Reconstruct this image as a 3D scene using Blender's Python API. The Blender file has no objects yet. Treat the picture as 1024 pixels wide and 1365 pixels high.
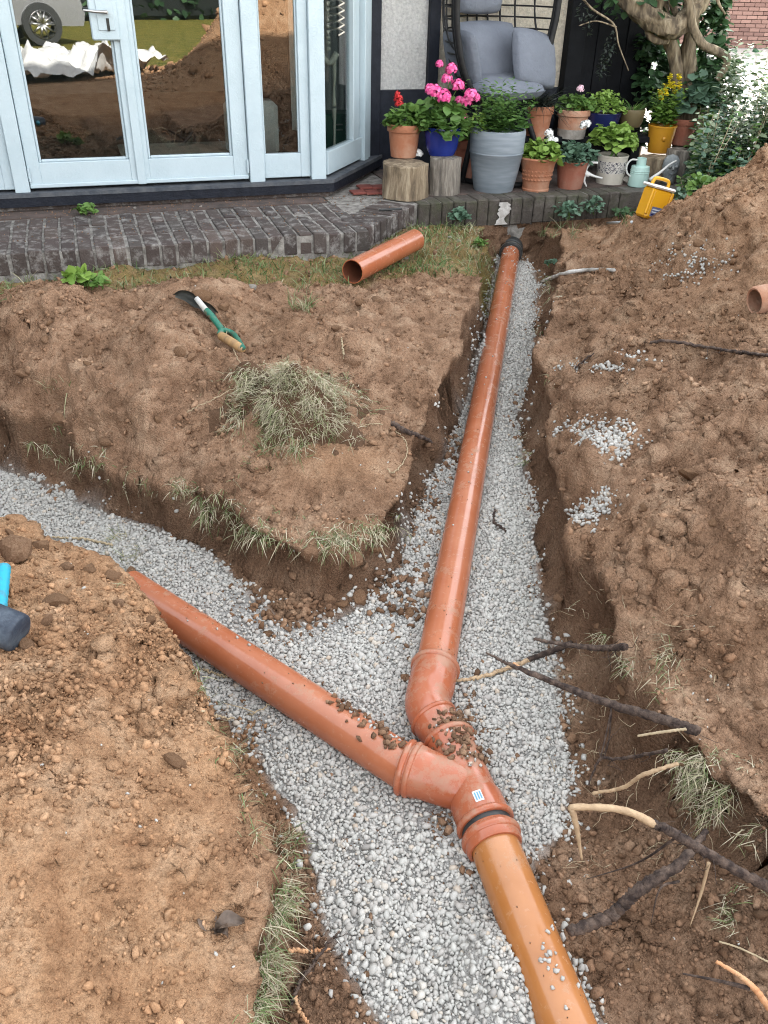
import bpy, math, random
import numpy as np
from mathutils import Vector, Matrix

rng = np.random.default_rng(7)
random.seed(7)
SC = bpy.context.scene
COL = SC.collection

# ------------------------------------------------------------------ camera
FPX = 1130.0
TH, RO = math.radians(32.5), math.radians(1.35)
CAM = np.array([0.0, 0.0, 1.67])
cF = np.array([0, math.cos(TH), -math.sin(TH)])
_r0 = np.array([1.0, 0, 0]); _u0 = np.array([0, math.sin(TH), math.cos(TH)])
cR = math.cos(RO) * _r0 + math.sin(RO) * _u0
cU = -math.sin(RO) * _r0 + math.cos(RO) * _u0
cam_d = bpy.data.cameras.new('camera')
cam = bpy.data.objects.new('camera', cam_d); COL.objects.link(cam)
cam_d.sensor_fit = 'HORIZONTAL'; cam_d.sensor_width = 36.0
cam_d.lens = 36.0 * FPX / 1024.0
cam_d.clip_start = 0.02; cam_d.clip_end = 500.0
cam.matrix_world = Matrix(((cR[0], cU[0], -cF[0], CAM[0]), (cR[1], cU[1], -cF[1], CAM[1]),
                           (cR[2], cU[2], -cF[2], CAM[2]), (0, 0, 0, 1)))
SC.camera = cam

# ------------------------------------------------------------------ world, sun, exposure
SUN_EL, SUN_AZ = math.radians(34), math.radians(-12)      # azimuth from +Y (behind the house), negative = towards -X
world = bpy.data.worlds.new('World'); SC.world = world; world.use_nodes = True
wn = world.node_tree; wn.nodes.clear()
sky = wn.nodes.new('ShaderNodeTexSky'); sky.sky_type = 'NISHITA'; sky.sun_disc = False
sky.sun_elevation = SUN_EL; sky.sun_rotation = SUN_AZ
sky.air_density = 1.3; sky.dust_density = 1.0; sky.ozone_density = 1.0
hs = wn.nodes.new('ShaderNodeHueSaturation'); hs.inputs['Saturation'].default_value = 0.16
bg = wn.nodes.new('ShaderNodeBackground'); bg.inputs['Strength'].default_value = 0.15
wo = wn.nodes.new('ShaderNodeOutputWorld')
wn.links.new(sky.outputs[0], hs.inputs['Color']); wn.links.new(hs.outputs[0], bg.inputs[0]); wn.links.new(bg.outputs[0], wo.inputs[0])
sun_d = bpy.data.lights.new('sun', 'SUN'); sun_d.energy = 5.0; sun_d.angle = math.radians(0.53); sun_d.color = (1, 0.95, 0.87)
sun = bpy.data.objects.new('sun', sun_d); COL.objects.link(sun)
_sd = Vector((math.sin(SUN_AZ) * math.cos(SUN_EL), math.cos(SUN_AZ) * math.cos(SUN_EL), math.sin(SUN_EL)))
sun.rotation_euler = _sd.to_track_quat('Z', 'Y').to_euler(); sun.location = (-3, 12, 12)
vs = SC.view_settings
vs.view_transform = 'Standard'; vs.look = 'None'; vs.exposure = 2.62; vs.gamma = 1.0; vs.use_curve_mapping = False
SC.cycles.use_denoising = True; SC.cycles.denoising_prefilter = 'NONE'; SC.cycles.denoising_input_passes = 'RGB_ALBEDO_NORMAL'; SC.cycles.filter_width = 1.1
SC.cycles.max_bounces = 6; SC.cycles.diffuse_bounces = 2; SC.cycles.glossy_bounces = 3
SC.cycles.transparent_max_bounces = 12; SC.cycles.transmission_bounces = 4
SC.cycles.caustics_reflective = False; SC.cycles.caustics_refractive = False

# ------------------------------------------------------------------ picture -> place
def ray(u, v):
    return cF + (u - 512) / FPX * cR - (v - 682.5) / FPX * cU
def U(u, v, z):
    d = ray(u, v); return CAM + d * ((z - CAM[2]) / d[2])
def UP(u, v, p, n):
    d = ray(u, v); return CAM + d * (np.dot(np.asarray(p) - CAM, n) / np.dot(d, n))
def UY(u, v, y):
    d = ray(u, v); return CAM + d * (y / d[1])
def gz(y): return 0.05 * (y - 1.2)
def UG(u, v, off=0.0):                                       # point on the sloping trench floor
    y = 2.0
    for _ in range(8):
        p = U(u, v, gz(y) + off); y = p[1]
    return p

# ------------------------------------------------------------------ noise
def _h(ix, iy, iz, s):
    n = (ix.astype(np.int64) * 374761393 + iy.astype(np.int64) * 668265263 + iz.astype(np.int64) * 2147483647 + s * 974711) & 0xFFFFFFFF
    n = ((n ^ (n >> 13)) * 1274126177) & 0xFFFFFFFF
    n = ((n ^ (n >> 16)) * 2246822519) & 0xFFFFFFFF
    return ((n ^ (n >> 15)) & 0xFFFFFF) / float(0xFFFFFF)
def vnoise(P, sc, s=0):                                      # value noise in -1..1
    Q = np.asarray(P) / sc
    I = np.floor(Q).astype(np.int64); f = Q - I; w = f * f * f * (f * (f * 6 - 15) + 10)
    out = 0
    for dx in (0, 1):
        wx = w[:, 0] if dx else 1 - w[:, 0]
        for dy in (0, 1):
            wy = w[:, 1] if dy else 1 - w[:, 1]
            for dz in (0, 1):
                wz = w[:, 2] if dz else 1 - w[:, 2]
                out = out + wx * wy * wz * _h(I[:, 0] + dx, I[:, 1] + dy, I[:, 2] + dz, s)
    return out * 2 - 1
def fbm(P, sc, oc=3, s=0, g=0.5):
    o, a = 0, 1.0
    for k in range(oc):
        o = o + a * vnoise(P, sc / 2 ** k, s + k * 17); a *= g
    return o
def cell2(x, y, sc, s=0):                                    # rounded lumps: 1 at lump centres, 0 between, random height each
    qx, qy = x / sc, y / sc
    ix, iy = np.floor(qx).astype(np.int64), np.floor(qy).astype(np.int64)
    zero = np.zeros_like(ix); best = np.zeros_like(qx)
    for dx in (-1, 0, 1):
        for dy in (-1, 0, 1):
            jx, jy = ix + dx, iy + dy
            px = jx + _h(jx, jy, zero, s); py = jy + _h(jx, jy, zero, s + 1)
            r = 0.25 + 0.5 * _h(jx, jy, zero, s + 2) ** 2
            d2 = ((qx - px) ** 2 + (qy - py) ** 2) / (r * r)
            ta = _h(jx, jy, zero, s + 3) * 6.283; d1 = np.sqrt(d2); tl = 1 + .55 * (np.cos(ta) * (qx - px) + np.sin(ta) * (qy - py)) / r
            best = np.maximum(best, .85 * r * np.clip(1.7 * (1 - d1), 0, 1) * np.clip(tl, .2, 1.6))
    return best
def sstep(a, b, x):
    t = np.clip((x - a) / (b - a), 0, 1); return t * t * (3 - 2 * t)

# ------------------------------------------------------------------ materials
def mat(name):
    m = bpy.data.materials.new(name); m.use_nodes = True
    nt = m.node_tree; b = nt.nodes['Principled BSDF']
    return m, nt, b
def N(nt, t, **k):
    n = nt.nodes.new(t)
    for a, v in k.items(): setattr(n, a, v)
    return n
def ramp(nt, fac, stops):
    r = N(nt, 'ShaderNodeValToRGB'); e = r.color_ramp.elements
    while len(e) < len(stops): e.new(0.5)
    for x, (p, c) in zip(e, stops): x.position = p; x.color = (*c, 1)
    nt.links.new(fac, r.inputs[0]); return r.outputs[0]
def noise(nt, scale, detail=4, rough=0.6, coord='Object'):
    tc = N(nt, 'ShaderNodeTexCoord'); n = N(nt, 'ShaderNodeTexNoise')
    n.inputs['Scale'].default_value = scale; n.inputs['Detail'].default_value = detail; n.inputs['Roughness'].default_value = rough
    nt.links.new(tc.outputs[coord], n.inputs['Vector']); return n.outputs[0]
def mix(nt, fac, a, b, mode='MIX'):
    m = N(nt, 'ShaderNodeMix', data_type='RGBA', blend_type=mode)
    for sock, v in ((m.inputs[0], fac), (m.inputs[6], a), (m.inputs[7], b)):
        if isinstance(v, (int, float)): sock.default_value = v
        elif isinstance(v, tuple): sock.default_value = (*v, 1)
        else: nt.links.new(v, sock)
    return m.outputs[2]
def mathn(nt, op, a, b=None, clamp=False):
    m = N(nt, 'ShaderNodeMath', operation=op, use_clamp=clamp)
    for sock, v in ((m.inputs[0], a), (m.inputs[1], b)):
        if v is None: continue
        if isinstance(v, (int, float)): sock.default_value = v
        else: nt.links.new(v, sock)
    return m.outputs[0]
def attr(nt, name):
    a = N(nt, 'ShaderNodeAttribute'); a.attribute_name = name; return a.outputs['Fac']
def bump(nt, b, h, strength, dist):
    n = N(nt, 'ShaderNodeBump'); n.inputs['Strength'].default_value = strength; n.inputs['Distance'].default_value = dist
    nt.links.new(h, n.inputs['Height']); nt.links.new(n.outputs[0], b.inputs['Normal'])
def simple(name, c1, c2=None, scale=30, rough=0.6, bmp=0.0, bscale=None, metal=0.0, spec=0.5, lo=0.35, hi=0.65, detail=5):
    m, nt, b = mat(name)
    if c2 is None: c2 = tuple(x * 0.8 for x in c1)
    nz = noise(nt, scale, detail)
    nt.links.new(ramp(nt, nz, [(lo, c1), (hi, c2)]), b.inputs['Base Color'])
    b.inputs['Roughness'].default_value = rough; b.inputs['Metallic'].default_value = metal
    b.inputs['Specular IOR Level'].default_value = spec
    if bmp: bump(nt, b, noise(nt, bscale or scale * 3, 6, 0.7), 1.0, bmp)
    return m
M = {}
def soil_colour(nt):
    big = noise(nt, 3.2, 5); med = noise(nt, 9, 8, 0.66); fine = noise(nt, 130, 5, 0.7)
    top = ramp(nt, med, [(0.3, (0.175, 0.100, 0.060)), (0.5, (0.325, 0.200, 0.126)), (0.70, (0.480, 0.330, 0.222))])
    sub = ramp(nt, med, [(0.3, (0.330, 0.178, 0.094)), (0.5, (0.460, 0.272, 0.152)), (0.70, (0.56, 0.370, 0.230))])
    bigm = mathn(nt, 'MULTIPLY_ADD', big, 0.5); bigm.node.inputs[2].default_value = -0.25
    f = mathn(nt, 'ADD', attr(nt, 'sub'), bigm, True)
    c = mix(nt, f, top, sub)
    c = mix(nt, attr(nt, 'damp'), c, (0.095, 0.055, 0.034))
    fm = ramp(nt, fine, [(0.28, (0.60, 0.58, 0.56)), (0.52, (1, 1, 1)), (0.75, (1.22, 1.21, 1.2))])
    return mix(nt, 1.0, c, fm, 'MULTIPLY'), fine
m, nt, b = mat('soil'); M['soil'] = m
c, fine = soil_colour(nt)
gr = ramp(nt, noise(nt, 60, 6, 0.75), [(0.3, (0.22, 0.21, 0.19)), (0.5, (0.40, 0.39, 0.37)), (0.7, (0.54, 0.53, 0.50))])
c = mix(nt, attr(nt, 'grav'), c, gr)
lawnc = ramp(nt, noise(nt, 5, 7, 0.7), [(0.3, (0.085, 0.110, 0.022)), (0.5, (0.20, 0.185, 0.042)), (0.7, (0.34, 0.26, 0.08))])
lawnc = mix(nt, 1.0, lawnc, ramp(nt, noise(nt, 26, 6, 0.8), [(0.3, (0.45, 0.5, 0.4)), (0.7, (1.4, 1.35, 1.2))]), 'MULTIPLY')
c = mix(nt, attr(nt, 'grass'), c, lawnc)
nt.links.new(c, b.inputs['Base Color']); b.inputs['Roughness'].default_value = 0.97; b.inputs['Specular IOR Level'].default_value = 0.15
def voro(nt, scale):
    tc = N(nt, 'ShaderNodeTexCoord'); ns = N(nt, 'ShaderNodeTexNoise'); ns.inputs['Scale'].default_value = scale * .8; nt.links.new(tc.outputs['Object'], ns.inputs['Vector'])
    ad = N(nt, 'ShaderNodeMixRGB', blend_type='LINEAR_LIGHT'); ad.inputs[0].default_value = 0.6 / scale; nt.links.new(tc.outputs['Object'], ad.inputs[1]); nt.links.new(ns.outputs[1], ad.inputs[2])
    v_ = N(nt, 'ShaderNodeTexVoronoi'); v_.inputs['Scale'].default_value = scale; nt.links.new(ad.outputs[0], v_.inputs['Vector']); return v_.outputs['Distance']
crumbs_h = mathn(nt, 'SUBTRACT', 1.0, voro(nt, 150)); crumbs_h2 = mathn(nt, 'SUBTRACT', 1.0, voro(nt, 330))
hh = mathn(nt, 'ADD', noise(nt, 55, 7, 0.72), mathn(nt, 'ADD', mathn(nt, 'MULTIPLY', crumbs_h, 0.45), mathn(nt, 'MULTIPLY', crumbs_h2, 0.25)))
bump(nt, b, hh, 1.0, 0.013)
m, nt, b = mat('soil_crumb'); M['crumb'] = m
c, fine = soil_colour(nt)
tn = ramp(nt, attr(nt, 'tone'), [(0, (0.58, 0.56, 0.54)), (0.5, (0.88, 0.87, 0.86)), (1, (1.10, 1.09, 1.08))])
nt.links.new(mix(nt, 1.0, c, tn, 'MULTIPLY'), b.inputs['Base Color']); b.inputs['Roughness'].default_value = 0.97; b.inputs['Specular IOR Level'].default_value = 0.15
bump(nt, b, noise(nt, 200, 5, 0.7), 0.7, 0.006)
m, nt, b = mat('gravel'); M['gravel'] = m
c = ramp(nt, attr(nt, 'tone'), [(0, (0.27, 0.255, 0.235)), (0.06, (0.38, 0.36, 0.33)), (0.35, (0.42, 0.41, 0.38)), (0.6, (0.49, 0.48, 0.445)), (0.78, (0.41, 0.41, 0.38)), (0.92, (0.55, 0.54, 0.495)), (1, (0.47, 0.38, 0.285))])
c = mix(nt, mathn(nt, 'MULTIPLY', noise(nt, 300, 3), 0.35), c, (0.36, 0.35, 0.335))
nt.links.new(c, b.inputs['Base Color']); b.inputs['Roughness'].default_value = 0.8
m, nt, b = mat('grass_blade'); M['grass'] = m
c = ramp(nt, attr(nt, 'tone'), [(0, (0.06, 0.12, 0.028)), (0.3, (0.14, 0.185, 0.062)), (0.55, (0.27, 0.262, 0.150)), (0.8, (0.39, 0.345, 0.230)), (1, (0.48, 0.425, 0.31))])
nt.links.new(c, b.inputs['Base Color']); b.inputs['Roughness'].default_value = 0.65
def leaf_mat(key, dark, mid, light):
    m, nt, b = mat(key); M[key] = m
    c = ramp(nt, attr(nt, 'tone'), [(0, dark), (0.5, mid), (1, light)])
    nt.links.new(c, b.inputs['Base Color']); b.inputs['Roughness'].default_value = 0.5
    b.inputs['Specular IOR Level'].default_value = 0.35
    tr = N(nt, 'ShaderNodeBsdfTranslucent'); nt.links.new(c, tr.inputs[0])
    mx = N(nt, 'ShaderNodeMixShader'); mx.inputs[0].default_value = 0.22
    out = nt.nodes['Material Output']
    nt.links.new(b.outputs[0], mx.inputs[1]); nt.links.new(tr.outputs[0], mx.inputs[2]); nt.links.new(mx.outputs[0], out.inputs[0])
leaf_mat('leaf', (0.035, 0.085, 0.02), (0.085, 0.18, 0.04), (0.18, 0.30, 0.075))
leaf_mat('leaf_bright', (0.06, 0.13, 0.02), (0.14, 0.26, 0.045), (0.25, 0.38, 0.08))
leaf_mat('leaf_dark', (0.018, 0.048, 0.02), (0.04, 0.09, 0.036), (0.075, 0.15, 0.06))
leaf_mat('leaf_blue', (0.035, 0.08, 0.05), (0.08, 0.155, 0.10), (0.16, 0.26, 0.18))
leaf_mat('leaf_silver', (0.10, 0.15, 0.07), (0.24, 0.31, 0.18), (0.42, 0.49, 0.35))
leaf_mat('leaf_black', (0.01, 0.014, 0.012), (0.02, 0.03, 0.022), (0.05, 0.06, 0.05))
def petal_mat(key, a, c_):
    m, nt, b = mat(key); M[key] = m
    nt.links.new(ramp(nt, attr(nt, 'tone'), [(0, a), (1, c_)]), b.inputs['Base Color']); b.inputs['Roughness'].default_value = 0.6
petal_mat('petal_pink', (0.66, 0.035, 0.22), (0.93, 0.20, 0.45))
petal_mat('petal_red', (0.38, 0.01, 0.015), (0.65, 0.03, 0.03))
petal_mat('petal_white', (0.72, 0.72, 0.70), (0.85, 0.85, 0.83))
petal_mat('petal_pale', (0.75, 0.45, 0.55), (0.85, 0.62, 0.68))
petal_mat('petal_yellow', (0.72, 0.58, 0.02), (0.90, 0.78, 0.05))
# pipes
def pipe_mat(key, c1, c2, dirt=0.5):
    m, nt, b = mat(key); M[key] = m
    base = ramp(nt, noise(nt, 9, 4), [(0.35, c1), (0.65, c2)])
    geo = N(nt, 'ShaderNodeNewGeometry'); sx = N(nt, 'ShaderNodeSeparateXYZ'); nt.links.new(geo.outputs['Normal'], sx.inputs[0])
    dn = ramp(nt, noise(nt, 11, 9, 0.78), [(dirt, (0, 0, 0)), (dirt + 0.13, (1, 1, 1))])
    upm = mathn(nt, 'MULTIPLY_ADD', sx.outputs[2], 0.55, True); upm.node.inputs[2].default_value = 0.12
    f = mathn(nt, 'MULTIPLY', dn, upm)
    sc = N(nt, 'ShaderNodeTexNoise'); tc = N(nt, 'ShaderNodeTexCoord'); nt.links.new(tc.outputs['Object'], sc.inputs['Vector'])
    sc.inputs['Scale'].default_value = 45; sc.inputs['Detail'].default_value = 9; sc.inputs['Roughness'].default_value = 0.7
    scm = ramp(nt, sc.outputs[0], [(0.58, (0, 0, 0)), (0.72, (1, 1, 1))])
    film = ramp(nt, noise(nt, 4.5, 5, 0.6), [(0.35, (0, 0, 0)), (0.7, (1, 1, 1))])
    f2 = mathn(nt, 'ADD', mathn(nt, 'MULTIPLY', scm, 0.22), mathn(nt, 'MULTIPLY', mathn(nt, 'MULTIPLY', film, upm), 0.20))
    col = mix(nt, f2, base, (0.50, 0.36, 0.27))
    col = mix(nt, f, col, (0.34, 0.235, 0.165))
    nt.links.new(col, b.inputs['Base Color'])
    rr = ramp(nt, noise(nt, 23, 7, 0.7), [(0.3, (0.12, 0.12, 0.12)), (0.7, (0.24, 0.24, 0.24))])
    nt.links.new(mix(nt, mathn(nt, 'ADD', f, mathn(nt, 'MULTIPLY', scm, .3), True), rr, (0.85, 0.85, 0.85)), b.inputs['Roughness'])
    bump(nt, b, noise(nt, 14, 2, 0.5), 0.10, 0.004)
pipe_mat('pipe', (0.355, 0.108, 0.047), (0.40, 0.130, 0.060), 0.53)
pipe_mat('pipe_fitting', (0.345, 0.092, 0.040), (0.385, 0.110, 0.049), 0.45)
pipe_mat('pipe_ochre', (0.355, 0.135, 0.036), (0.40, 0.155, 0.042), 0.55)
M['rubber'] = simple('rubber', (0.018, 0.02, 0.02), (0.035, 0.037, 0.037), 40, 0.55)
M['pipe_bore'] = simple('pipe_bore', (0.15, 0.05, 0.025), None, 30, 0.6)
M['steel'] = simple('steel', (0.55, 0.55, 0.53), (0.4, 0.4, 0.39), 40, 0.32, metal=1.0)
M['paint'] = simple('window_paint', (0.47, 0.565, 0.605), (0.42, 0.515, 0.555), 7, 0.42, 0.002, 90, lo=0.4, hi=0.7)
M['black'] = simple('black_paint', (0.007, 0.009, 0.015), (0.014, 0.017, 0.026), 18, 0.55, 0.003, 60, spec=0.25)
M['blackwood'] = simple('black_boards', (0.003, 0.0035, 0.005), (0.007, 0.008, 0.010), 12, 0.75, 0.004, 40, spec=0.2)
M['slate'] = simple('sill_top', (0.050, 0.058, 0.072), (0.105, 0.11, 0.118), 14, 0.7, 0.004, 70, spec=0.3)
M['dash'] = simple('pebbledash', (0.62, 0.61, 0.585), (0.44, 0.435, 0.42), 60, 0.9, 0.012, 75)
M['dash_warm'] = simple('pebbledash_warm', (0.58, 0.52, 0.42), (0.42, 0.38, 0.31), 50, 0.9, 0.012, 75)
m, nt, b = mat('glass'); M['glass'] = m
nt.nodes.remove(b)
tr = N(nt, 'ShaderNodeBsdfTransparent'); tr.inputs[0].default_value = (0.70, 0.74, 0.73, 1)
gl = N(nt, 'ShaderNodeBsdfGlossy'); gl.inputs['Roughness'].default_value = 0.0; gl.inputs[0].default_value = (0.95, 0.96, 0.96, 1)
fr = N(nt, 'ShaderNodeFresnel'); fr.inputs[0].default_value = 2.3
bn = N(nt, 'ShaderNodeBump'); bn.inputs['Strength'].default_value = 1.0; bn.inputs['Distance'].default_value = 0.00025; nt.links.new(noise(nt, 2.5, 1, .5), bn.inputs['Height']); nt.links.new(bn.outputs[0], gl.inputs['Normal'])
mx = N(nt, 'ShaderNodeMixShader')
gg = N(nt, 'ShaderNodeNewGeometry'); ff = mathn(nt, 'MULTIPLY', fr.outputs[0], mathn(nt, 'SUBTRACT', 1.0, gg.outputs['Backfacing']))
nt.links.new(ff, mx.inputs[0]); nt.links.new(tr.outputs[0], mx.inputs[1]); nt.links.new(gl.outputs[0], mx.inputs[2])
nt.links.new(mx.outputs[0], nt.nodes['Material Output'].inputs[0])
# paving brick: each brick takes its own tone from its object
m, nt, b = mat('paving_brick'); M['brick'] = m
oi = N(nt, 'ShaderNodeObjectInfo')
c = ramp(nt, oi.outputs['Random'], [(0, (0.042, 0.032, 0.030)), (0.5, (0.075, 0.053, 0.047)), (0.8, (0.062, 0.054, 0.050)), (1, (0.115, 0.078, 0.064))])
lich = ramp(nt, noise(nt, 13, 8, 0.75, 'Generated'), [(0.52, (0, 0, 0)), (0.68, (1, 1, 1))])
tcw = N(nt, 'ShaderNodeNewGeometry'); nzw = N(nt, 'ShaderNodeTexNoise'); nt.links.new(tcw.outputs['Position'], nzw.inputs['Vector'])
nzw.inputs['Scale'].default_value = 16; nzw.inputs['Detail'].default_value = 8; nzw.inputs['Roughness'].default_value = 0.75
lm = ramp(nt, nzw.outputs[0], [(0.50, (0, 0, 0)), (0.66, (1, 1, 1))])
nzd = N(nt, 'ShaderNodeTexNoise'); nt.links.new(tcw.outputs['Position'], nzd.inputs['Vector']); nzd.inputs['Scale'].default_value = 5.5; nzd.inputs['Detail'].default_value = 8; nzd.inputs['Roughness'].default_value = 0.75
dm_ = ramp(nt, nzd.outputs[0], [(0.42, (0, 0, 0)), (0.62, (1, 1, 1))])
c = mix(nt, mathn(nt, 'MULTIPLY', dm_, 0.6), c, (0.055, 0.043, 0.035))
c = mix(nt, mathn(nt, 'MULTIPLY', lm, 0.7), c, (0.34, 0.325, 0.305))
nt.links.new(c, b.inputs['Base Color']); b.inputs['Roughness'].default_value = 0.85
nz2 = N(nt, 'ShaderNodeTexNoise'); nt.links.new(tcw.outputs['Position'], nz2.inputs['Vector']); nz2.inputs['Scale'].default_value = 120; nz2.inputs['Detail'].default_value = 5
bump(nt, b, nz2.outputs[0], 0.8, 0.005)
M['mortar'] = simple('mortar', (0.36, 0.34, 0.31), (0.12, 0.108, 0.096), 22, 0.95, 0.008, 120)
m, nt, b = mat('wall_brick'); M['wbrick'] = m
oi = N(nt, 'ShaderNodeObjectInfo')
nt.links.new(ramp(nt, oi.outputs['Random'], [(0, (0.17, 0.095, 0.08)), (0.5, (0.24, 0.14, 0.115)), (1, (0.33, 0.20, 0.165))]), b.inputs['Base Color']); b.inputs['Roughness'].default_value = 0.9
M['wmortar'] = simple('wall_mortar', (0.16, 0.12, 0.105), None, 12, 0.95)
m, nt, b = mat('mossy_concrete'); M['mossy'] = m
c = ramp(nt, noise(nt, 6, 8, 0.7), [(0.30, (0.055, 0.05, 0.042)), (0.5, (0.12, 0.11, 0.095)), (0.72, (0.23, 0.22, 0.20))])
mo = ramp(nt, noise(nt, 4.3, 6, 0.7), [(0.50, (0, 0, 0)), (0.65, (1, 1, 1))])
c = mix(nt, mathn(nt, 'MULTIPLY', mo, 0.6), c, (0.06, 0.075, 0.028))
nt.links.new(c, b.inputs['Base Color']); b.inputs['Roughness'].default_value = 0.95; bump(nt, b, noise(nt, 45, 7, 0.7), 1.0, 0.012)
m, nt, b = mat('mossy_brick'); M['mossy_brick'] = m
oi = N(nt, 'ShaderNodeObjectInfo'); geo = N(nt, 'ShaderNodeNewGeometry')
def posn(nt, sc):
    n_ = N(nt, 'ShaderNodeTexNoise'); n_.inputs['Scale'].default_value = sc; n_.inputs['Detail'].default_value = 8; n_.inputs['Roughness'].default_value = .72; nt.links.new(geo.outputs['Position'], n_.inputs['Vector']); return n_.outputs[0]
c = mix(nt, 0.35, ramp(nt, posn(nt, 9), [(0.32, (0.030, 0.026, 0.021)), (0.5, (0.075, 0.066, 0.055)), (0.70, (0.20, 0.185, 0.165))]), ramp(nt, oi.outputs['Random'], [(0, (0.05, 0.04, 0.034)), (1, (0.12, 0.095, 0.08))]))
mo = ramp(nt, posn(nt, 4.3), [(0.48, (0, 0, 0)), (0.64, (1, 1, 1))])
c = mix(nt, mathn(nt, 'MULTIPLY', mo, 0.55), c, (0.05, 0.062, 0.022))
nt.links.new(c, b.inputs['Base Color']); b.inputs['Roughness'].default_value = 0.95; bump(nt, b, posn(nt, 60), 1.0, 0.01)
M['lime'] = simple('lime_mortar', (0.62, 0.61, 0.58), (0.35, 0.33, 0.30), 18, 0.95, 0.01, 60)
M['paving_dark'] = simple('dark_paving', (0.055, 0.045, 0.04), (0.12, 0.085, 0.072), 9, 0.95, 0.008, 50)
M['tile_red'] = simple('red_tile', (0.22, 0.055, 0.04), (0.16, 0.045, 0.035), 9, 0.8, 0.004, 60)
M['driveway'] = simple('driveway', (0.52, 0.47, 0.43), (0.42, 0.38, 0.35), 8, 0.95, 0.004, 90)
M['terracotta'] = simple('terracotta', (0.36, 0.145, 0.075), (0.45, 0.27, 0.18), 8, 0.88, 0.003, 90, lo=.45, hi=.75, detail=8)
M['terracotta_old'] = simple('terracotta_weathered', (0.36, 0.16, 0.09), (0.42, 0.27, 0.19), 10, 0.9, 0.003, 80)
M['terracotta_red'] = simple('terracotta_red', (0.31, 0.11, 0.068), (0.37, 0.21, 0.15), 8, 0.88, 0.003, 90, lo=.45, hi=.78, detail=8)
M['blueglaze'] = simple('blue_glaze', (0.012, 0.022, 0.16), (0.018, 0.035, 0.22), 8, 0.15)
M['navyglaze'] = simple('navy_glaze', (0.01, 0.014, 0.06), (0.015, 0.02, 0.085), 8, 0.2)
m, nt, b = mat('grey_planter'); M['greypot'] = m
tc = N(nt, 'ShaderNodeTexCoord'); mp = N(nt, 'ShaderNodeMapping'); mp.inputs['Scale'].default_value = (1, 1, 7); nt.links.new(tc.outputs['Object'], mp.inputs[0])
nz = N(nt, 'ShaderNodeTexNoise'); nz.inputs['Scale'].default_value = 7; nz.inputs['Detail'].default_value = 6; nt.links.new(mp.outputs[0], nz.inputs['Vector'])
nt.links.new(ramp(nt, nz.outputs[0], [(0.35, (0.17, 0.205, 0.235)), (0.65, (0.24, 0.275, 0.305))]), b.inputs['Base Color']); b.inputs['Roughness'].default_value = 0.6
M['mustard'] = simple('mustard_glaze', (0.50, 0.24, 0.02), (0.42, 0.19, 0.018), 9, 0.3)
M['olivepot'] = simple('olive_pot', (0.16, 0.12, 0.055), (0.11, 0.085, 0.04), 9, 0.6)
M['cream'] = simple('cream_glaze', (0.62, 0.58, 0.50), (0.52, 0.48, 0.41), 14, 0.5)
m, nt, b = mat('patterned_glaze'); M['pattern'] = m
tc = N(nt, 'ShaderNodeTexCoord'); nz = N(nt, 'ShaderNodeTexNoise'); nz.inputs['Scale'].default_value = 38; nz.inputs['Detail'].default_value = 1.0; nz.inputs['Distortion'].default_value = 1.4
nt.links.new(tc.outputs['Object'], nz.inputs['Vector'])
wv = mathn(nt, 'ABSOLUTE', mathn(nt, 'SUBTRACT', nz.outputs[0], 0.5))
nt.links.new(ramp(nt, wv, [(0.028, (0.018, 0.02, 0.05)), (0.05, (0.60, 0.57, 0.52))]), b.inputs['Base Color']); b.inputs['Roughness'].default_value = 0.5
M['mint'] = simple('mint_enamel', (0.46, 0.66, 0.60), (0.43, 0.62, 0.57), 9, 0.35)
M['white'] = simple('white_enamel', (0.74, 0.74, 0.71), (0.66, 0.66, 0.63), 14, 0.45)
M['yellow'] = simple('yellow_plastic', (0.72, 0.36, 0.012), (0.66, 0.32, 0.012), 7, 0.35)
M['bluelabel'] = simple('blue_label', (0.16, 0.18, 0.30), (0.07, 0.08, 0.16), 45, 0.5, detail=2)
M['palelabel'] = simple('pale_label', (0.62, 0.66, 0.68), (0.55, 0.6, 0.63), 30, 0.4)
M['cyanlabel'] = simple('label_bars', (0.10, 0.30, 0.46), None, 30, 0.4)
M['cushion'] = simple('grey_cushion', (0.150, 0.166, 0.198), (0.120, 0.134, 0.163), 5, 0.9, 0.012, 14)
M['wicker'] = simple('black_wicker', (0.006, 0.006, 0.007), (0.014, 0.014, 0.015), 50, 0.55, spec=0.3)
m, nt, b = mat('bark'); M['bark'] = m
tc = N(nt, 'ShaderNodeTexCoord'); mp = N(nt, 'ShaderNodeMapping'); mp.inputs['Scale'].default_value = (1, 1, 0.22); nt.links.new(tc.outputs['Object'], mp.inputs[0])
nz = N(nt, 'ShaderNodeTexNoise'); nz.inputs['Scale'].default_value = 38; nz.inputs['Detail'].default_value = 7; nt.links.new(mp.outputs[0], nz.inputs['Vector'])
nt.links.new(ramp(nt, nz.outputs[0], [(0.35, (0.07, 0.052, 0.034)), (0.55, (0.20, 0.155, 0.10)), (0.72, (0.33, 0.275, 0.19))]), b.inputs['Base Color']); b.inputs['Roughness'].default_value = 0.9
bump(nt, b, nz.outputs[0], 1.0, 0.02)
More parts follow.
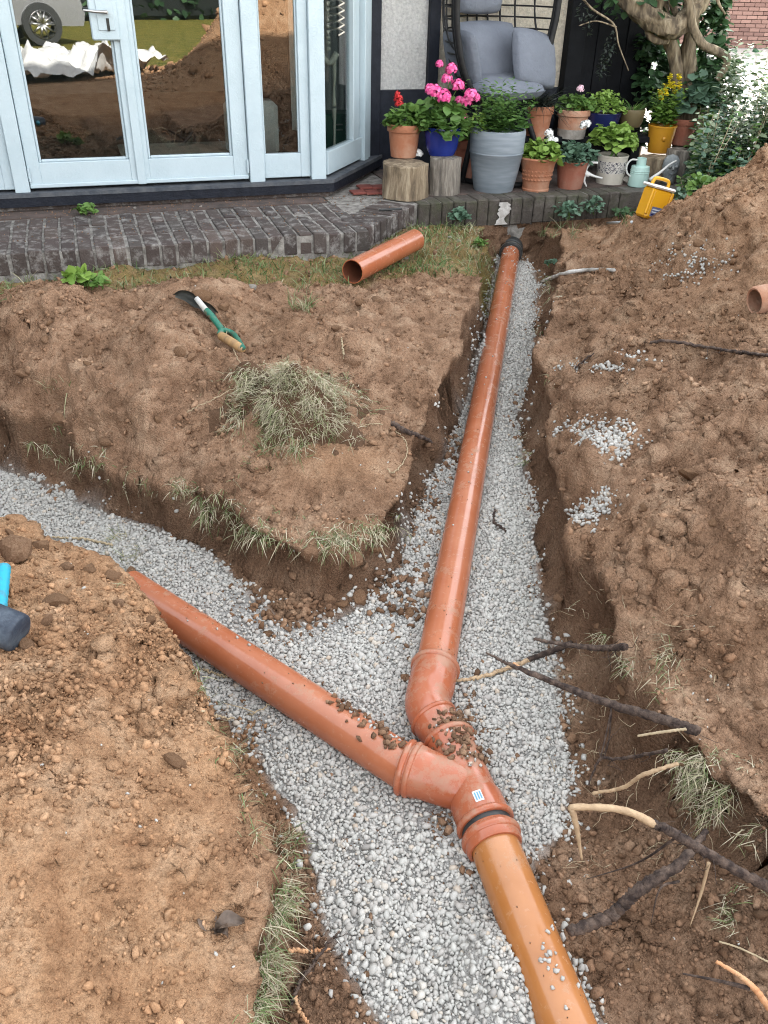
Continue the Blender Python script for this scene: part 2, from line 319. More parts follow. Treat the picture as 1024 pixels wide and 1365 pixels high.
def log_mat(key, cs):
    m, nt, b = mat(key); M[key] = m
    tc = N(nt, 'ShaderNodeTexCoord'); mp = N(nt, 'ShaderNodeMapping'); mp.inputs['Scale'].default_value = (1, 1, 0.13); nt.links.new(tc.outputs['Object'], mp.inputs[0])
    nz = N(nt, 'ShaderNodeTexNoise'); nz.inputs['Scale'].default_value = 26; nz.inputs['Detail'].default_value = 8; nz.inputs['Roughness'].default_value = 0.7; nt.links.new(mp.outputs[0], nz.inputs['Vector'])
    nt.links.new(ramp(nt, nz.outputs[0], [(0.32, cs[0]), (0.5, cs[1]), (0.66, cs[2])]), b.inputs['Base Color']); b.inputs['Roughness'].default_value = 0.9
    bump(nt, b, nz.outputs[0], 1.0, 0.02)
log_mat('log', ((0.06, 0.045, 0.03), (0.24, 0.18, 0.115), (0.44, 0.36, 0.25)))
log_mat('log_grey', ((0.05, 0.045, 0.04), (0.20, 0.175, 0.145), (0.40, 0.365, 0.31)))
M['root'] = simple('root_bark', (0.035, 0.022, 0.018), (0.17, 0.12, 0.092), 48, 0.9, 0.008, 110, lo=.40, hi=.70)
M['root_pale'] = simple('pale_root', (0.50, 0.36, 0.22), (0.36, 0.25, 0.15), 40, 0.75, 0.002, 150)
M['root_red'] = simple('peeled_root', (0.52, 0.25, 0.115), (0.58, 0.36, 0.20), 30, 0.7, 0.002, 150)
M['straw'] = simple('dry_stem', (0.46, 0.37, 0.24), (0.34, 0.27, 0.17), 40, 0.8)
M['leafdry'] = simple('dry_leaf', (0.075, 0.052, 0.038), (0.16, 0.115, 0.085), 40, 0.6)
M['flint'] = simple('stone', (0.36, 0.33, 0.29), (0.24, 0.215, 0.185), 22, 0.9, 0.005, 90)
M['greystone'] = simple('grey_stone', (0.17, 0.19, 0.20), (0.30, 0.32, 0.32), 20, 0.9, 0.006, 70)
M['toolgreen'] = simple('green_paint', (0.010, 0.135, 0.088), (0.16, 0.13, 0.085), 40, 0.5, lo=.5, hi=.68, detail=8)
M['toolblade'] = simple('dark_steel', (0.022, 0.024, 0.022), (0.05, 0.05, 0.043), 30, 0.6, spec=0.3)
M['grip'] = simple('wooden_grip', (0.44, 0.27, 0.12), (0.24, 0.155, 0.085), 36, 0.6, lo=.42, hi=.7, detail=8)
M['cyan'] = simple('cyan_grip', (0.012, 0.33, 0.48), (0.06, 0.20, 0.26), 40, 0.5, lo=.5, hi=.72, detail=8)
M['mallet'] = simple('mallet_head', (0.022, 0.034, 0.055), (0.12, 0.155, 0.19), 26, 0.5, 0.002, 100, lo=0.42, hi=0.78, detail=8)
M['chalk'] = simple('worn_white', (0.58, 0.58, 0.55), (0.4, 0.4, 0.37), 30, 0.8)
M['potsoil'] = simple('pot_compost', (0.035, 0.025, 0.018), (0.06, 0.045, 0.03), 40, 0.95, 0.01, 90)
M['tarp'] = simple('white_sheet', (0.78, 0.78, 0.76), (0.70, 0.70, 0.68), 6, 0.5)
M['carpaint'] = simple('silver_paint', (0.42, 0.43, 0.44), (0.38, 0.39, 0.40), 4, 0.25, metal=0.6)
M['redpaint'] = simple('red_paint', (0.30, 0.07, 0.05), None, 8, 0.4)
M['hose'] = simple('hose', (0.35, 0.48, 0.12), None, 8, 0.4)
M['room'] = simple('room_wall', (0.22, 0.22, 0.20), None, 4, 0.9)
M['roomfloor'] = simple('room_floor', (0.10, 0.075, 0.06), (0.16, 0.14, 0.12), 8, 0.6)
M['bone'] = simple('bone', (0.66, 0.62, 0.52), None, 20, 0.6)
M['greenbox'] = simple('green_box', (0.014, 0.085, 0.048), None, 10, 0.4)
M['roof'] = simple('roof_tile', (0.16, 0.075, 0.055), None, 12, 0.9)

# ------------------------------------------------------------------ object helpers
def tag(o, label=None, cat=None, group=None, kind=None):
    if label: o['label'] = label
    if cat: o['category'] = cat
    if group: o['group'] = group
    if kind: o['kind'] = kind
    return o
ORG = {}
def thing(name, loc, label=None, cat=None, group=None, kind=None):
    o = bpy.data.objects.new(name, None); COL.objects.link(o)
    o.location = [float(x) for x in loc]; o.empty_display_size = 0.05
    ORG[o.name] = np.array([float(x) for x in loc])
    return tag(o, label, cat, group, kind)
def npmesh(name, V, faces, material, parent=None, loc=None, smooth=False, attrs=None):
    """V (n,3) world; faces: list of int arrays (k,3) / (k,4)"""
    V = np.asarray(V, dtype=np.float64)
    org = ORG[parent.name] if parent is not None else (np.array([float(x) for x in loc]) if loc is not None else np.zeros(3))
    me = bpy.data.meshes.new(name)
    me.vertices.add(len(V)); me.vertices.foreach_set('co', (V - org).astype(np.float32).ravel())
    fl = [np.asarray(f, dtype=np.int32) for f in faces if len(f)]
    nl = sum(f.size for f in fl); npoly = sum(len(f) for f in fl)
    me.loops.add(nl); me.loops.foreach_set('vertex_index', np.concatenate([f.ravel() for f in fl]))
    st = np.concatenate([np.full(len(f), f.shape[1], dtype=np.int32) for f in fl])
    start = np.concatenate([[0], np.cumsum(st)[:-1]]).astype(np.int32)
    me.polygons.add(npoly); me.polygons.foreach_set('loop_start', start)
    if smooth: me.polygons.foreach_set('use_smooth', np.ones(npoly, dtype=bool))
    me.update(calc_edges=True)
    for k, a in (attrs or {}).items():
        at = me.attributes.new(k, 'FLOAT', 'POINT'); at.data.foreach_set('value', np.asarray(a, dtype=np.float32))
    me.materials.append(M[material])
    o = bpy.data.objects.new(name, me); COL.objects.link(o)
    if parent is not None:
        o.parent = parent; ORG[o.name] = org
    elif loc is not None:
        o.location = org.tolist(); ORG[o.name] = org
    else:
        ORG[o.name] = org
    return o
class MB:
    def __init__(s): s.v = []; s.f = []
    def add(s, vs_, fs):
        k = len(s.v); s.v += [tuple(float(c) for c in p) for p in vs_]; s.f += [tuple(i + k for i in q) for q in fs]; return s
    def obox(s, c, a, b_, h, bev=0.0):
        """box: centre c, half vectors a, b_, h; bev in metres chamfers the edges"""
        c, a, b_, h = (np.asarray(x, float) for x in (c, a, b_, h))
        if bev <= 0:
            vs_ = [c + i * a + j * b_ + k * h for k in (-1, 1) for j in (-1, 1) for i in (-1, 1)]
            return s.add(vs_, [(0, 2, 3, 1), (4, 5, 7, 6), (0, 1, 5, 4), (2, 6, 7, 3), (0, 4, 6, 2), (1, 3, 7, 5)])
        la, lb, lh = (np.linalg.norm(x) for x in (a, b_, h))
        fa, fb, fh = 1 - bev / la, 1 - bev / lb, 1 - bev / lh
        vs_, idx = [], {}
        for i in (-1, 1):
            for j in (-1, 1):
                for k in (-1, 1):
                    for ax in range(3):
                        w = [i * (1 if ax == 0 else fa), j * (1 if ax == 1 else fb), k * (1 if ax == 2 else fh)]
                        idx[(i, j, k, ax)] = len(vs_); vs_.append(c + w[0] * a + w[1] * b_ + w[2] * h)
        fs = []
        for sg in (-1, 1):
            q = [idx[(sg, -1, -1, 0)], idx[(sg, 1, -1, 0)], idx[(sg, 1, 1, 0)], idx[(sg, -1, 1, 0)]]; fs.append(q if sg > 0 else q[::-1])
            q = [idx[(-1, sg, -1, 1)], idx[(-1, sg, 1, 1)], idx[(1, sg, 1, 1)], idx[(1, sg, -1, 1)]]; fs.append(q if sg > 0 else q[::-1])
            q = [idx[(-1, -1, sg, 2)], idx[(1, -1, sg, 2)], idx[(1, 1, sg, 2)], idx[(-1, 1, sg, 2)]]; fs.append(q if sg > 0 else q[::-1])
        for i in (-1, 1):
            for j in (-1, 1):
                fs.append([idx[(i, j, -1, 0)], idx[(i, j, -1, 1)], idx[(i, j, 1, 1)], idx[(i, j, 1, 0)]])
                fs.append([idx[(i, -1, j, 0)], idx[(i, -1, j, 2)], idx[(i, 1, j, 2)], idx[(i, 1, j, 0)]])
                fs.append([idx[(-1, i, j, 1)], idx[(-1, i, j, 2)], idx[(1, i, j, 2)], idx[(1, i, j, 1)]])
                for k in (-1, 1): fs.append([idx[(i, j, k, 0)], idx[(i, j, k, 1)], idx[(i, j, k, 2)]])
        return s.add(vs_, fs)
    def box(s, lo, hi, bev=0.0):
        lo, hi = np.asarray(lo, float), np.asarray(hi, float); c = (lo + hi) / 2; h = (hi - lo) / 2
        return s.obox(c, (h[0], 0, 0), (0, h[1], 0), (0, 0, h[2]), bev)
    def tube(s, pts, rad, seg=10, cap=True, wob=0.0):
        pts = [np.asarray(p, float) for p in pts]; n = len(pts)
        if not hasattr(rad, '__len__'): rad = [rad] * n
        T = []
        for i in range(n):
            d = pts[min(i + 1, n - 1)] - pts[max(i - 1, 0)]; T.append(d / (np.linalg.norm(d) + 1e-9))
        ref = np.array([0, 0, 1.0]) if abs(T[0][2]) < 0.9 else np.array([1.0, 0, 0])
        nrm = np.cross(ref, T[0]); nrm /= np.linalg.norm(nrm)
        vs_ = []
        for i in range(n):
            nrm = nrm - T[i] * np.dot(nrm, T[i]); nrm /= np.linalg.norm(nrm); bn = np.cross(T[i], nrm)
            for k in range(seg):
                a = 2 * math.pi * k / seg; r = rad[i] * (1 + (random.uniform(-wob, wob) if wob else 0))
                vs_.append(pts[i] + r * (math.cos(a) * nrm + math.sin(a) * bn))
        fs = [(i * seg + k, i * seg + (k + 1) % seg, (i + 1) * seg + (k + 1) % seg, (i + 1) * seg + k) for i in range(n - 1) for k in range(seg)]
        if cap: fs += [tuple(range(seg))[::-1], tuple((n - 1) * seg + k for k in range(seg))]
        return s.add(vs_, fs)
    def lathe(s, c, prof, seg=28, axis=None, cap=False):
        c = np.asarray(c, float); ax = np.array([0, 0, 1.0]) if axis is None else np.asarray(axis, float) / np.linalg.norm(axis)
        ref = np.array([1.0, 0, 0]) if abs(ax[0]) < 0.9 else np.array([0, 1.0, 0])
        e1 = ref - ax * np.dot(ref, ax); e1 /= np.linalg.norm(e1); e2 = np.cross(ax, e1)
        vs_ = [c + ax * z + r * (math.cos(2 * math.pi * k / seg) * e1 + math.sin(2 * math.pi * k / seg) * e2) for r, z in prof for k in range(seg)]
        fs = [(i * seg + k, i * seg + (k + 1) % seg, (i + 1) * seg + (k + 1) % seg, (i + 1) * seg + k) for i in range(len(prof) - 1) for k in range(seg)]
        if cap: fs += [tuple(range(seg))[::-1], tuple((len(prof) - 1) * seg + k for k in range(seg))]
        return s.add(vs_, fs)
    def build(s, name, material, parent=None, loc=None, smooth=False, angle=None):
        org = ORG[parent.name] if parent is not None else (np.array([float(x) for x in loc]) if loc is not None else np.zeros(3))
        me = bpy.data.meshes.new(name)
        me.from_pydata([(p[0] - org[0], p[1] - org[1], p[2] - org[2]) for p in s.v], [], s.f)
        me.materials.append(M[material])
        if smooth:
            me.polygons.foreach_set('use_smooth', [True] * len(me.polygons))
            if angle is not None:
                try: me.set_sharp_from_angle(angle=math.radians(angle))
                except Exception: pass
        me.update()
        o = bpy.data.objects.new(name, me); COL.objects.link(o)
        ORG[o.name] = org
        if parent is not None: o.parent = parent
        elif loc is not None: o.location = org.tolist()
        return o
def spline(pts, n=24):
    P = [np.asarray(p, float) for p in pts]; P = [2 * P[0] - P[1]] + P + [2 * P[-1] - P[-2]]
    out = []; m_ = len(P) - 3; per = max(2, n // m_)
    for i in range(m_):
        a, b_, c_, d = P[i:i + 4]
        for k in range(per):
            t = k / per
            out.append(0.5 * ((2 * b_) + (-a + c_) * t + (2 * a - 5 * b_ + 4 * c_ - d) * t * t + (-a + 3 * b_ - 3 * c_ + d) * t ** 3))
    out.append(P[-2]); return out
def lerp_list(vals, n):
    return np.interp(np.linspace(0, 1, n), np.linspace(0, 1, len(vals)), vals)

# icosahedron pebbles / clods, many in one mesh
_t = (1 + 5 ** 0.5) / 2
ICV = np.array([(-1, _t, 0), (1, _t, 0), (-1, -_t, 0), (1, -_t, 0), (0, -1, _t), (0, 1, _t), (0, -1, -_t), (0, 1, -_t), (_t, 0, -1), (_t, 0, 1), (-_t, 0, -1), (-_t, 0, 1)]) / math.sqrt(1 + _t * _t)
ICF = np.array([(0, 11, 5), (0, 5, 1), (0, 1, 7), (0, 7, 10), (0, 10, 11), (1, 5, 9), (5, 11, 4), (11, 10, 2), (10, 7, 6), (7, 1, 8), (3, 9, 4), (3, 4, 2), (3, 2, 6), (3, 6, 8), (3, 8, 9), (4, 9, 5), (2, 4, 11), (6, 2, 10), (8, 6, 7), (9, 8, 1)])
OCV = np.array([(1, 0, 0), (-1, 0, 0), (0, 1, 0), (0, -1, 0), (0, 0, 1), (0, 0, -1)], float)
OCF = np.array([(0, 2, 4), (2, 1, 4), (1, 3, 4), (3, 0, 4), (2, 0, 5), (1, 2, 5), (3, 1, 5), (0, 3, 5)])
def pebbles(pos, size, base='ico', flat=0.6, jag=0.25, tilt=0.45):
    BV, BF = (ICV, ICF) if base == 'ico' else (OCV, OCF)
    n = len(pos)
    if n == 0: return np.zeros((0, 3)), np.zeros((0, 3), int)
    nv = len(BV)
    jit = 1 + rng.uniform(-jag, jag, (n, nv, 1))
    sc = np.stack([rng.uniform(0.8, 1.25, n), rng.uniform(0.65, 1.0, n), rng.uniform(flat, min(1, flat + 0.35), n)], 1)[:, None, :]
    V = BV[None] * jit * sc * np.asarray(size)[:, None, None]
    q = rng.normal(size=(n, 4)); q[:, 1:3] *= 0.45; q /= np.linalg.norm(q, axis=1, keepdims=True)
    w, x, y, z = q.T
    R_ = np.stack([1 - 2 * (y * y + z * z), 2 * (x * y - z * w), 2 * (x * z + y * w), 2 * (x * y + z * w), 1 - 2 * (x * x + z * z), 2 * (y * z - x * w), 2 * (x * z - y * w), 2 * (y * z + x * w), 1 - 2 * (x * x + y * y)], 1).reshape(n, 3, 3)
    V = np.einsum('nij,nkj->nki', R_, V) + np.asarray(pos)[:, None, :]
    F_ = BF[None] + (np.arange(n) * nv)[:, None, None]
    return V.reshape(-1, 3), F_.reshape(-1, 3)

# blades of grass, many in one mesh
def blades(pos, direc, length, width, droop, tone):
    pos, direc = np.asarray(pos), np.asarray(direc); n = len(pos)
    d = direc / np.linalg.norm(direc, axis=1, keepdims=True)
    side = np.cross(d, np.array([0, 0, 1.0]) + rng.normal(size=(n, 3)) * 0.4); side /= np.linalg.norm(side, axis=1, keepdims=True) + 1e-9
    hz = d.copy(); hz[:, 2] = 0; hz += rng.normal(size=(n, 3)) * np.array([0.3, 0.3, 0]); hz /= np.linalg.norm(hz, axis=1, keepdims=True) + 1e-9
    L = np.asarray(length)[:, None]; W = np.asarray(width)[:, None]; D = np.asarray(droop)[:, None]
    vs_ = []
    for t, wf in ((0, 1.0), (0.35, 0.9), (0.7, 0.65)):
        c = pos + d * L * t + (hz * 0.5 - np.array([0, 0, 1.0])) * L * D * t * t
        vs_ += [c - side * W * wf, c + side * W * wf]
    vs_.append(pos + d * L + (hz * 0.5 - np.array([0, 0, 1.0])) * L * D)
    V = np.stack(vs_, 1); k = (np.arange(n) * 7)[:, None]
    Q = np.concatenate([k + np.array([[0, 1, 3, 2]]), k + np.array([[2, 3, 5, 4]])]); T3 = k + np.array([[4, 5, 6]])
    return V.reshape(-1, 3), [Q, T3], np.repeat(tone, 7)

# leaves: folded ovals, many in one mesh
def leaves(pos, out, L, W, tone, up=None, fold=0.15, droop=0.15):
    pos, out = np.asarray(pos), np.asarray(out); n = len(pos)
    o = out / (np.linalg.norm(out, axis=1, keepdims=True) + 1e-9)
    upv = np.array([0, 0, 1.0]) + rng.normal(size=(n, 3)) * 0.35 if up is None else up
    sd = np.cross(o, upv); sd /= np.linalg.norm(sd, axis=1, keepdims=True) + 1e-9
    nm = np.cross(sd, o)
    L = np.broadcast_to(np.asarray(L, float), (n,))[:, None]; W = np.broadcast_to(np.asarray(W, float), (n,))[:, None]
    def P(a, s_, h): return pos + o * L * a + sd * W * s_ + nm * (W * h) - nm * (L * droop * a * a)
    V = np.stack([P(0, 0, 0), P(.3, -.85, fold), P(.3, 0, 0), P(.3, .85, fold), P(.68, -.8, fold), P(.68, 0, 0), P(.68, .8, fold), P(1, 0, 0)], 1)
    k = (np.arange(n) * 8)[:, None]
    T3 = np.concatenate([k + np.array([[0, 2, 1]]), k + np.array([[0, 3, 2]]), k + np.array([[4, 5, 7]]), k + np.array([[5, 6, 7]])])
    Q = np.concatenate([k + np.array([[1, 2, 5, 4]]), k + np.array([[2, 3, 6, 5]])])
    return V.reshape(-1, 3), [T3, Q], np.repeat(tone, 8)
class Bag:                                                    # joins vectorised pieces into one mesh
    def __init__(s): s.V = []; s.F3 = []; s.F4 = []; s.t = []; s.n = 0
    def put(s, V, fs, tone):
        for f in fs:
            (s.F3 if f.shape[1] == 3 else s.F4).append(f + s.n)
        s.V.append(V); s.t.append(tone); s.n += len(V); return s
    def build(s, name, material, parent=None, loc=None, smooth=False):
        fs = []
        if s.F3: fs.append(np.concatenate(s.F3))
        if s.F4: fs.append(np.concatenate(s.F4))
        return npmesh(name, np.concatenate(s.V), fs, material, parent, loc, smooth, {'tone': np.concatenate(s.t)})

# ================================================================== THE GROUND with its trenches
def plan(seq):
    out = []
    for q in seq:
        if q[0] == 'f': out.append(UG(q[1], q[2])[:2])
        elif q[0] == 'r': out.append(U(q[1], q[2], q[3])[:2])
        else: out.append(np.array(q[1:3], float))
    return np.array(out)
FLOOR = plan([('f', 655, 340), ('f', 650, 400), ('f', 640, 470), ('f', 612, 555), ('f', 580, 620), ('f', 552, 690), ('f', 530, 760), ('f', 500, 795), ('f', 465, 806), ('f', 400, 803),
              ('f', 345, 785), ('f', 285, 738), ('f', 200, 700), ('f', 120, 668), ('f', 40, 632), ('f', -80, 578),
              ('r', -80, 612, .37), ('r', 0, 660, .37), ('r', 70, 702, .36), ('r', 140, 735, .36), ('r', 192, 752, .36), ('r', 232, 792, .35), ('r', 268, 838, .34), ('r', 292, 890, .33), ('r', 316, 975, .33),
              ('r', 345, 1045, .32), ('r', 366, 1110, .30), ('r', 392, 1155, .28), ('r', 378, 1240, .25), ('r', 352, 1300, .22), ('r', 345, 1400, .20), ('w', -.22, -.5),
              ('w', 1.2, -.5), ('f', 1150, 1420), ('f', 1060, 1260), ('f', 960, 1205), ('f', 880, 1150), ('f', 826, 1080), ('f', 790, 1000), ('f', 764, 925), ('f', 740, 850),
              ('f', 724, 780), ('f', 714, 690), ('f', 702, 620), ('f', 692, 560), ('f', 716, 505), ('f', 712, 440), ('f', 722, 390), ('f', 728, 366), ('f', 704, 352), ('f', 700, 336)])
GRAV = plan([('f', 664, 345), ('f', 652, 400), ('f', 642, 470), ('f', 614, 555), ('f', 580, 625), ('f', 552, 690), ('f', 532, 758), ('f', 490, 800), ('f', 450, 822), ('f', 380, 832),
             ('f', 335, 795), ('f', 285, 742), ('f', 200, 704), ('f', 120, 672), ('f', 40, 640), ('f', -80, 590), ('r', -80, 612, .30), ('r', 0, 665, .30), ('r', 140, 742, .30), ('r', 192, 760, .30), ('r', 232, 800, .29), ('r', 270, 850, .28), ('f', 300, 960), ('f', 345, 1010), ('f', 365, 1060), ('f', 405, 1110), ('f', 425, 1180), ('f', 432, 1250), ('f', 462, 1310), ('f', 505, 1365), ('f', 520, 1450),
             ('f', 830, 1450), ('f', 793, 1365), ('f', 757, 1290), ('f', 733, 1240), ('f', 702, 1165), ('f', 748, 1110), ('f', 764, 1040), ('f', 750, 960), ('f', 742, 880), ('f', 722, 800),
             ('f', 712, 700), ('f', 700, 620), ('f', 690, 560), ('f', 714, 500), ('f', 710, 440), ('f', 720, 385), ('f', 704, 350)])
def inside(P, poly):
    x, y = P[:, 0], P[:, 1]; c = np.zeros(len(P), bool); n = len(poly)
    for i in range(n):
        x1, y1 = poly[i]; x2, y2 = poly[(i + 1) % n]
        cr = ((y1 > y) != (y2 > y)); xi = (x2 - x1) * (y - y1) / ((y2 - y1) if y2 != y1 else 1e-12) + x1
        c ^= cr & (x < xi)
    return c
def sdist(P, poly):                                           # positive outside
    best = np.full(len(P), 1e9); n = len(poly)
    for i in range(n):
        a, b_ = poly[i], poly[(i + 1) % n]; ab = b_ - a; L = (ab @ ab) + 1e-12
        t = np.clip(((P - a) @ ab) / L, 0, 1); d = P - a - t[:, None] * ab
        best = np.minimum(best, (d * d).sum(1))
    best = np.sqrt(best); return np.where(inside(P, poly), -best, best)
AX_MAIN = [UG(681, 337, .045), UG(580, 893, .045)]
AX_LOW = [UG(653, 1112, .045), UG(752, 1365, .045), UG(800, 1480, .045)]
AX_BR = [UG(172, 783, .045), UG(215, 810, .045), UG(538, 1022, .045)]
AX_Y = [UG(598, 985, .045), UG(648, 1100, .045)]
def axdist(x, y, ax):
    P_ = np.stack([x, y], 1); best = np.full(len(x), 1e9)
    for a, b_ in zip(ax[:-1], ax[1:]):
        a, b_ = a[:2], b_[:2]; ab = b_ - a; t = np.clip(((P_ - a) @ ab) / (ab @ ab), 0, 1)
        best = np.minimum(best, np.linalg.norm(P_ - a - t[:, None] * ab, axis=1))
    return best
_ctrl = [(0, 370, .45), (200, 356, .45), (400, 340, .45), (560, 322, .45), (630, 330, .44), (0, 400, .46), (150, 385, .46), (320, 372, .46), (450, 372, .46),
         (0, 440, .52), (60, 425, .57), (140, 415, .59), (240, 408, .61), (320, 440, .54), (90, 500, .45), (210, 515, .47), (0, 520, .37), (0, 565, .21), (60, 594, .21), (150, 622, .24), (240, 655, .24), (190, 575, .36), (290, 590, .37),
         (380, 500, .48), (480, 702, .26), (420, 716, .25), (320, 682, .25), (450, 620, .31), (540, 590, .30), (545, 660, .26), (600, 500, .37), (630, 420, .42), (560, 420, .47), (490, 460, .47), (420, 430, .52),
         (0, 690, .42), (80, 735, .42), (150, 770, .40), (200, 815, .36), (262, 890, .34), (290, 1000, .34), (335, 1085, .33), (365, 1180, .29), (330, 1300, .25), (0, 830, .50), (0, 1000, .53), (100, 880, .47), (180, 1000, .42), (150, 1150, .42), (240, 1130, .37), (0, 1250, .47), (120, 1330, .38), (-250, 900, .55), (-300, 600, .50),
         (728, 400, .44), (735, 470, .42), (700, 545, .26), (712, 600, .25), (726, 640, .25), (740, 700, .22), (746, 760, .22), (758, 820, .23), (800, 866, .26), (780, 740, .30), (790, 800, .30), (860, 905, .29), (886, 965, .28), (905, 1040, .25), (930, 1085, .22), (1000, 1135, .20), (1100, 1230, .20), (1024, 900, .37), (1024, 1020, .29), (960, 960, .33), (900, 790, .38), (840, 690, .42), (1000, 690, .54), (800, 590, .44), (880, 600, .48),
         (800, 500, .48), (900, 480, .58), (1010, 560, .62), (850, 405, .58), (790, 420, .50), (1000, 440, .64), (960, 370, .66), (880, 345, .64), (930, 300, .80), (1024, 320, .86), (1000, 255, .93), (870, 318, .62), (790, 360, .42), (760, 315, .43), (690, 318, .42), (830, 335, .52), (1150, 420, .80), (1250, 700, .62)]
_cp = np.array([[*U(u, v, z)[:2], z] for u, v, z in _ctrl] + [[2.0, 4.75, .93], [2.6, 4.6, .95], [2.6, 5.3, .60], [2.0, 5.35, .62], [1.6, 5.2, .47], [1.2, 5.2, .42], [3.2, 3.0, .7], [-2.5, 3.0, .52], [-2.5, 4.0, .46]])
def _tps(A):
    k = lambda r2: np.where(r2 > 1e-12, 0.5 * r2 * np.log(np.maximum(r2, 1e-12)), 0)
    X = A[:, :2]; n = len(X); K = k(((X[:, None] - X[None]) ** 2).sum(2)) + np.eye(n) * 0.004
    P_ = np.c_[np.ones(n), X]; L = np.block([[K, P_], [P_.T, np.zeros((3, 3))]])
    w = np.linalg.solve(L, np.r_[A[:, 2], np.zeros(3)])
    def ev(x, y):
        o = w[n] + w[n + 1] * x + w[n + 2] * y
        for i in range(n): o = o + w[i] * k((x - X[i, 0]) ** 2 + (y - X[i, 1]) ** 2)
        return o
    return ev
_ev = _tps(_cp)
def ground0(x, y):
    g = np.clip(_ev(np.clip(x, -3, 3.2), np.clip(y, -.6, 5.4)), .18, 1.0)
    m_ = sstep(-3.4, -2.5, x) * sstep(3.6, 2.9, x) * sstep(-1.2, -.3, y) * sstep(6.2, 5.5, y)
    g = g * m_ + .45 * (1 - m_)
    # heap of spoil behind where the picture is taken from, seen in the door glass
    g = g + 1.95 * np.exp(-(((x - 3.3) / 1.0) ** 2 + ((y + .9) / .9) ** 2)) * (1 - m_)
    return g
def terrain(x, y):
    P = np.stack([x, y], 1); P3 = np.stack([x, y, x * 0], 1)
    near = (x > -4) & (x < 4.2) & (y > -3) & (y < 6.3)
    g = ground0(x, y)
    d = np.full(len(x), 9.0); d[near] = sdist(P[near] + 0.03 * np.stack([vnoise(P3[near], .17, 5), vnoise(P3[near], .17, 6)], 1), FLOOR)
    fl = gz(np.clip(y, -.5, 5.6))
    gd = np.full(len(x), 9.0); gd[near] = sdist(P[near], GRAV)
    pit = sstep(0.0, 0.45, gd) * (x > 0.3) * (y < 1.9)
    fl = fl + 0.10 * pit + np.where(gd > 0, 0.018, 0.0) * sstep(0, .06, gd) * (x < 0.3)
    w = 0.042 + 0.02 * vnoise(P3, .3, 9) + 0.035 * sstep(.45, .62, x) * sstep(1.65, 1.30, y) + 0.05 * sstep(.4, .7, x) * sstep(3.4, 4.6, y)
    w = np.maximum(w, .026)
    t = np.clip(d / w, 0, 1); prof = np.clip(t * 1.02, 0, 1) ** .85; prof = prof * .65 + .35 * prof * prof * (3 - 2 * prof)
    z = fl + (g - fl) * prof
    return z, g, d, gd, prof
# irregular grid, fine where the camera looks
xs = np.concatenate([-np.geomspace(90, 2.3, 26), np.arange(-2.25, 2.55, 0.0078), np.geomspace(2.6, 90, 26)])
yy = [0.25]
while yy[-1] < 5.75: yy.append(yy[-1] + 0.0053 + 0.0019 * max(0, yy[-1] - 0.5))
ys = np.concatenate([-np.geomspace(90, 1.0, 34), np.arange(-.9, .24, .06), np.array(yy), np.geomspace(5.9, 110, 26)])
XX, YY = np.meshgrid(xs, ys); X, Y = XX.ravel(), YY.ravel()
Z, G0, D, GD, PROF = terrain(X, Y)
P3 = np.stack([X, Y, Z], 1)
dense = (X > -2.4) & (X < 2.75) & (Y > .1) & (Y < 5.95)
soilm = dense & (GD > -0.02)
lawn_edge = U(0, 405, .46), U(640, 330, .45)
def lawn_mask(x, y):
    P_ = np.stack([x, y, 0 * x], 1)
    # strip of old turf in front of the patio, left of the trench, plus everything away from the dig
    yl = np.interp(x, [-3, -1.6, -1.2, -.9, -.6, -.3, 0.0, .25, .45, .62], [3.35, 3.55, 3.72, 3.72, 3.75, 3.85, 4.02, 4.15, 4.2, 4.25])
    s_ = sstep(-.06, .06, y - yl + 0.10 * vnoise(P_, .22, 31)) * (x < 0.62)
    far = np.clip(1 - sstep(-4.6, -3.0, x) * sstep(4.8, 3.3, x) * sstep(-3.2, -2.2, y), 0, 1)
    return np.clip(np.maximum(s_ * 0.45, far), 0, 1)
LAWN = lawn_mask(X, Y)
amp = np.clip(1 - PROF * 0 , 0, 1)
onground = sstep(0.2, 1.0, PROF)
cl = 0.5 + 0.5 * np.clip(fbm(P3, .55, 2, 40) * 1.6, -1, 1)        # where the spoil is loose and cloddy
cl = np.where(X < -.1, np.maximum(cl, .25), cl)
for (u_, v_, rx_, ry_) in ((110, 850, .28, .16), (200, 930, .16, .10), (30, 1080, .14, .12), (290, 1150, .08, .05), (330, 1000, .06, .08), (60, 1000, .16, .08)):
    q2_ = U(u_, v_, .42); cl = np.clip(cl + .6 * np.exp(-((X - q2_[0]) / rx_) ** 2 - ((Y - q2_[1]) / ry_) ** 2), 0, 1)
smooth_patch = np.exp(-(((X - U(460, 620, .3)[0]) / .22) ** 2 + ((Y - U(460, 620, .3)[1]) / .16) ** 2))
for (u_, v_, rx_, ry_, k2_) in ((300, 1230, .10, .10, .9), (190, 1010, .16, .07, .7), (60, 1180, .2, .10, .5), (120, 1330, .2, .08, .6), (280, 1050, .08, .06, .6)):
    q2_ = U(u_, v_, .4); smooth_patch = np.maximum(smooth_patch, k2_ * np.exp(-((X - q2_[0]) / rx_) ** 2 - ((Y - q2_[1]) / ry_) ** 2))
cl = cl * (1 - 0.9 * smooth_patch) * (1 - .85 * LAWN)
h = np.zeros_like(X)
i = dense
Pi = P3[i]
lump = (0.032 + .018 * (X[i] < 0) * (Y[i] > 2.3) + .014 * (X[i] > .5)) * fbm(Pi, .26, 2, 1) * (1 - .6 * smooth_patch[i]) * (1 - .7 * LAWN[i])
lump += 0.016 * fbm(Pi, .085, 2, 3) * (0.35 + .65 * cl[i])
wx_, wy_ = X[i] + .020 * fbm(Pi, .05, 2, 61), Y[i] + .020 * fbm(Pi, .05, 2, 63)
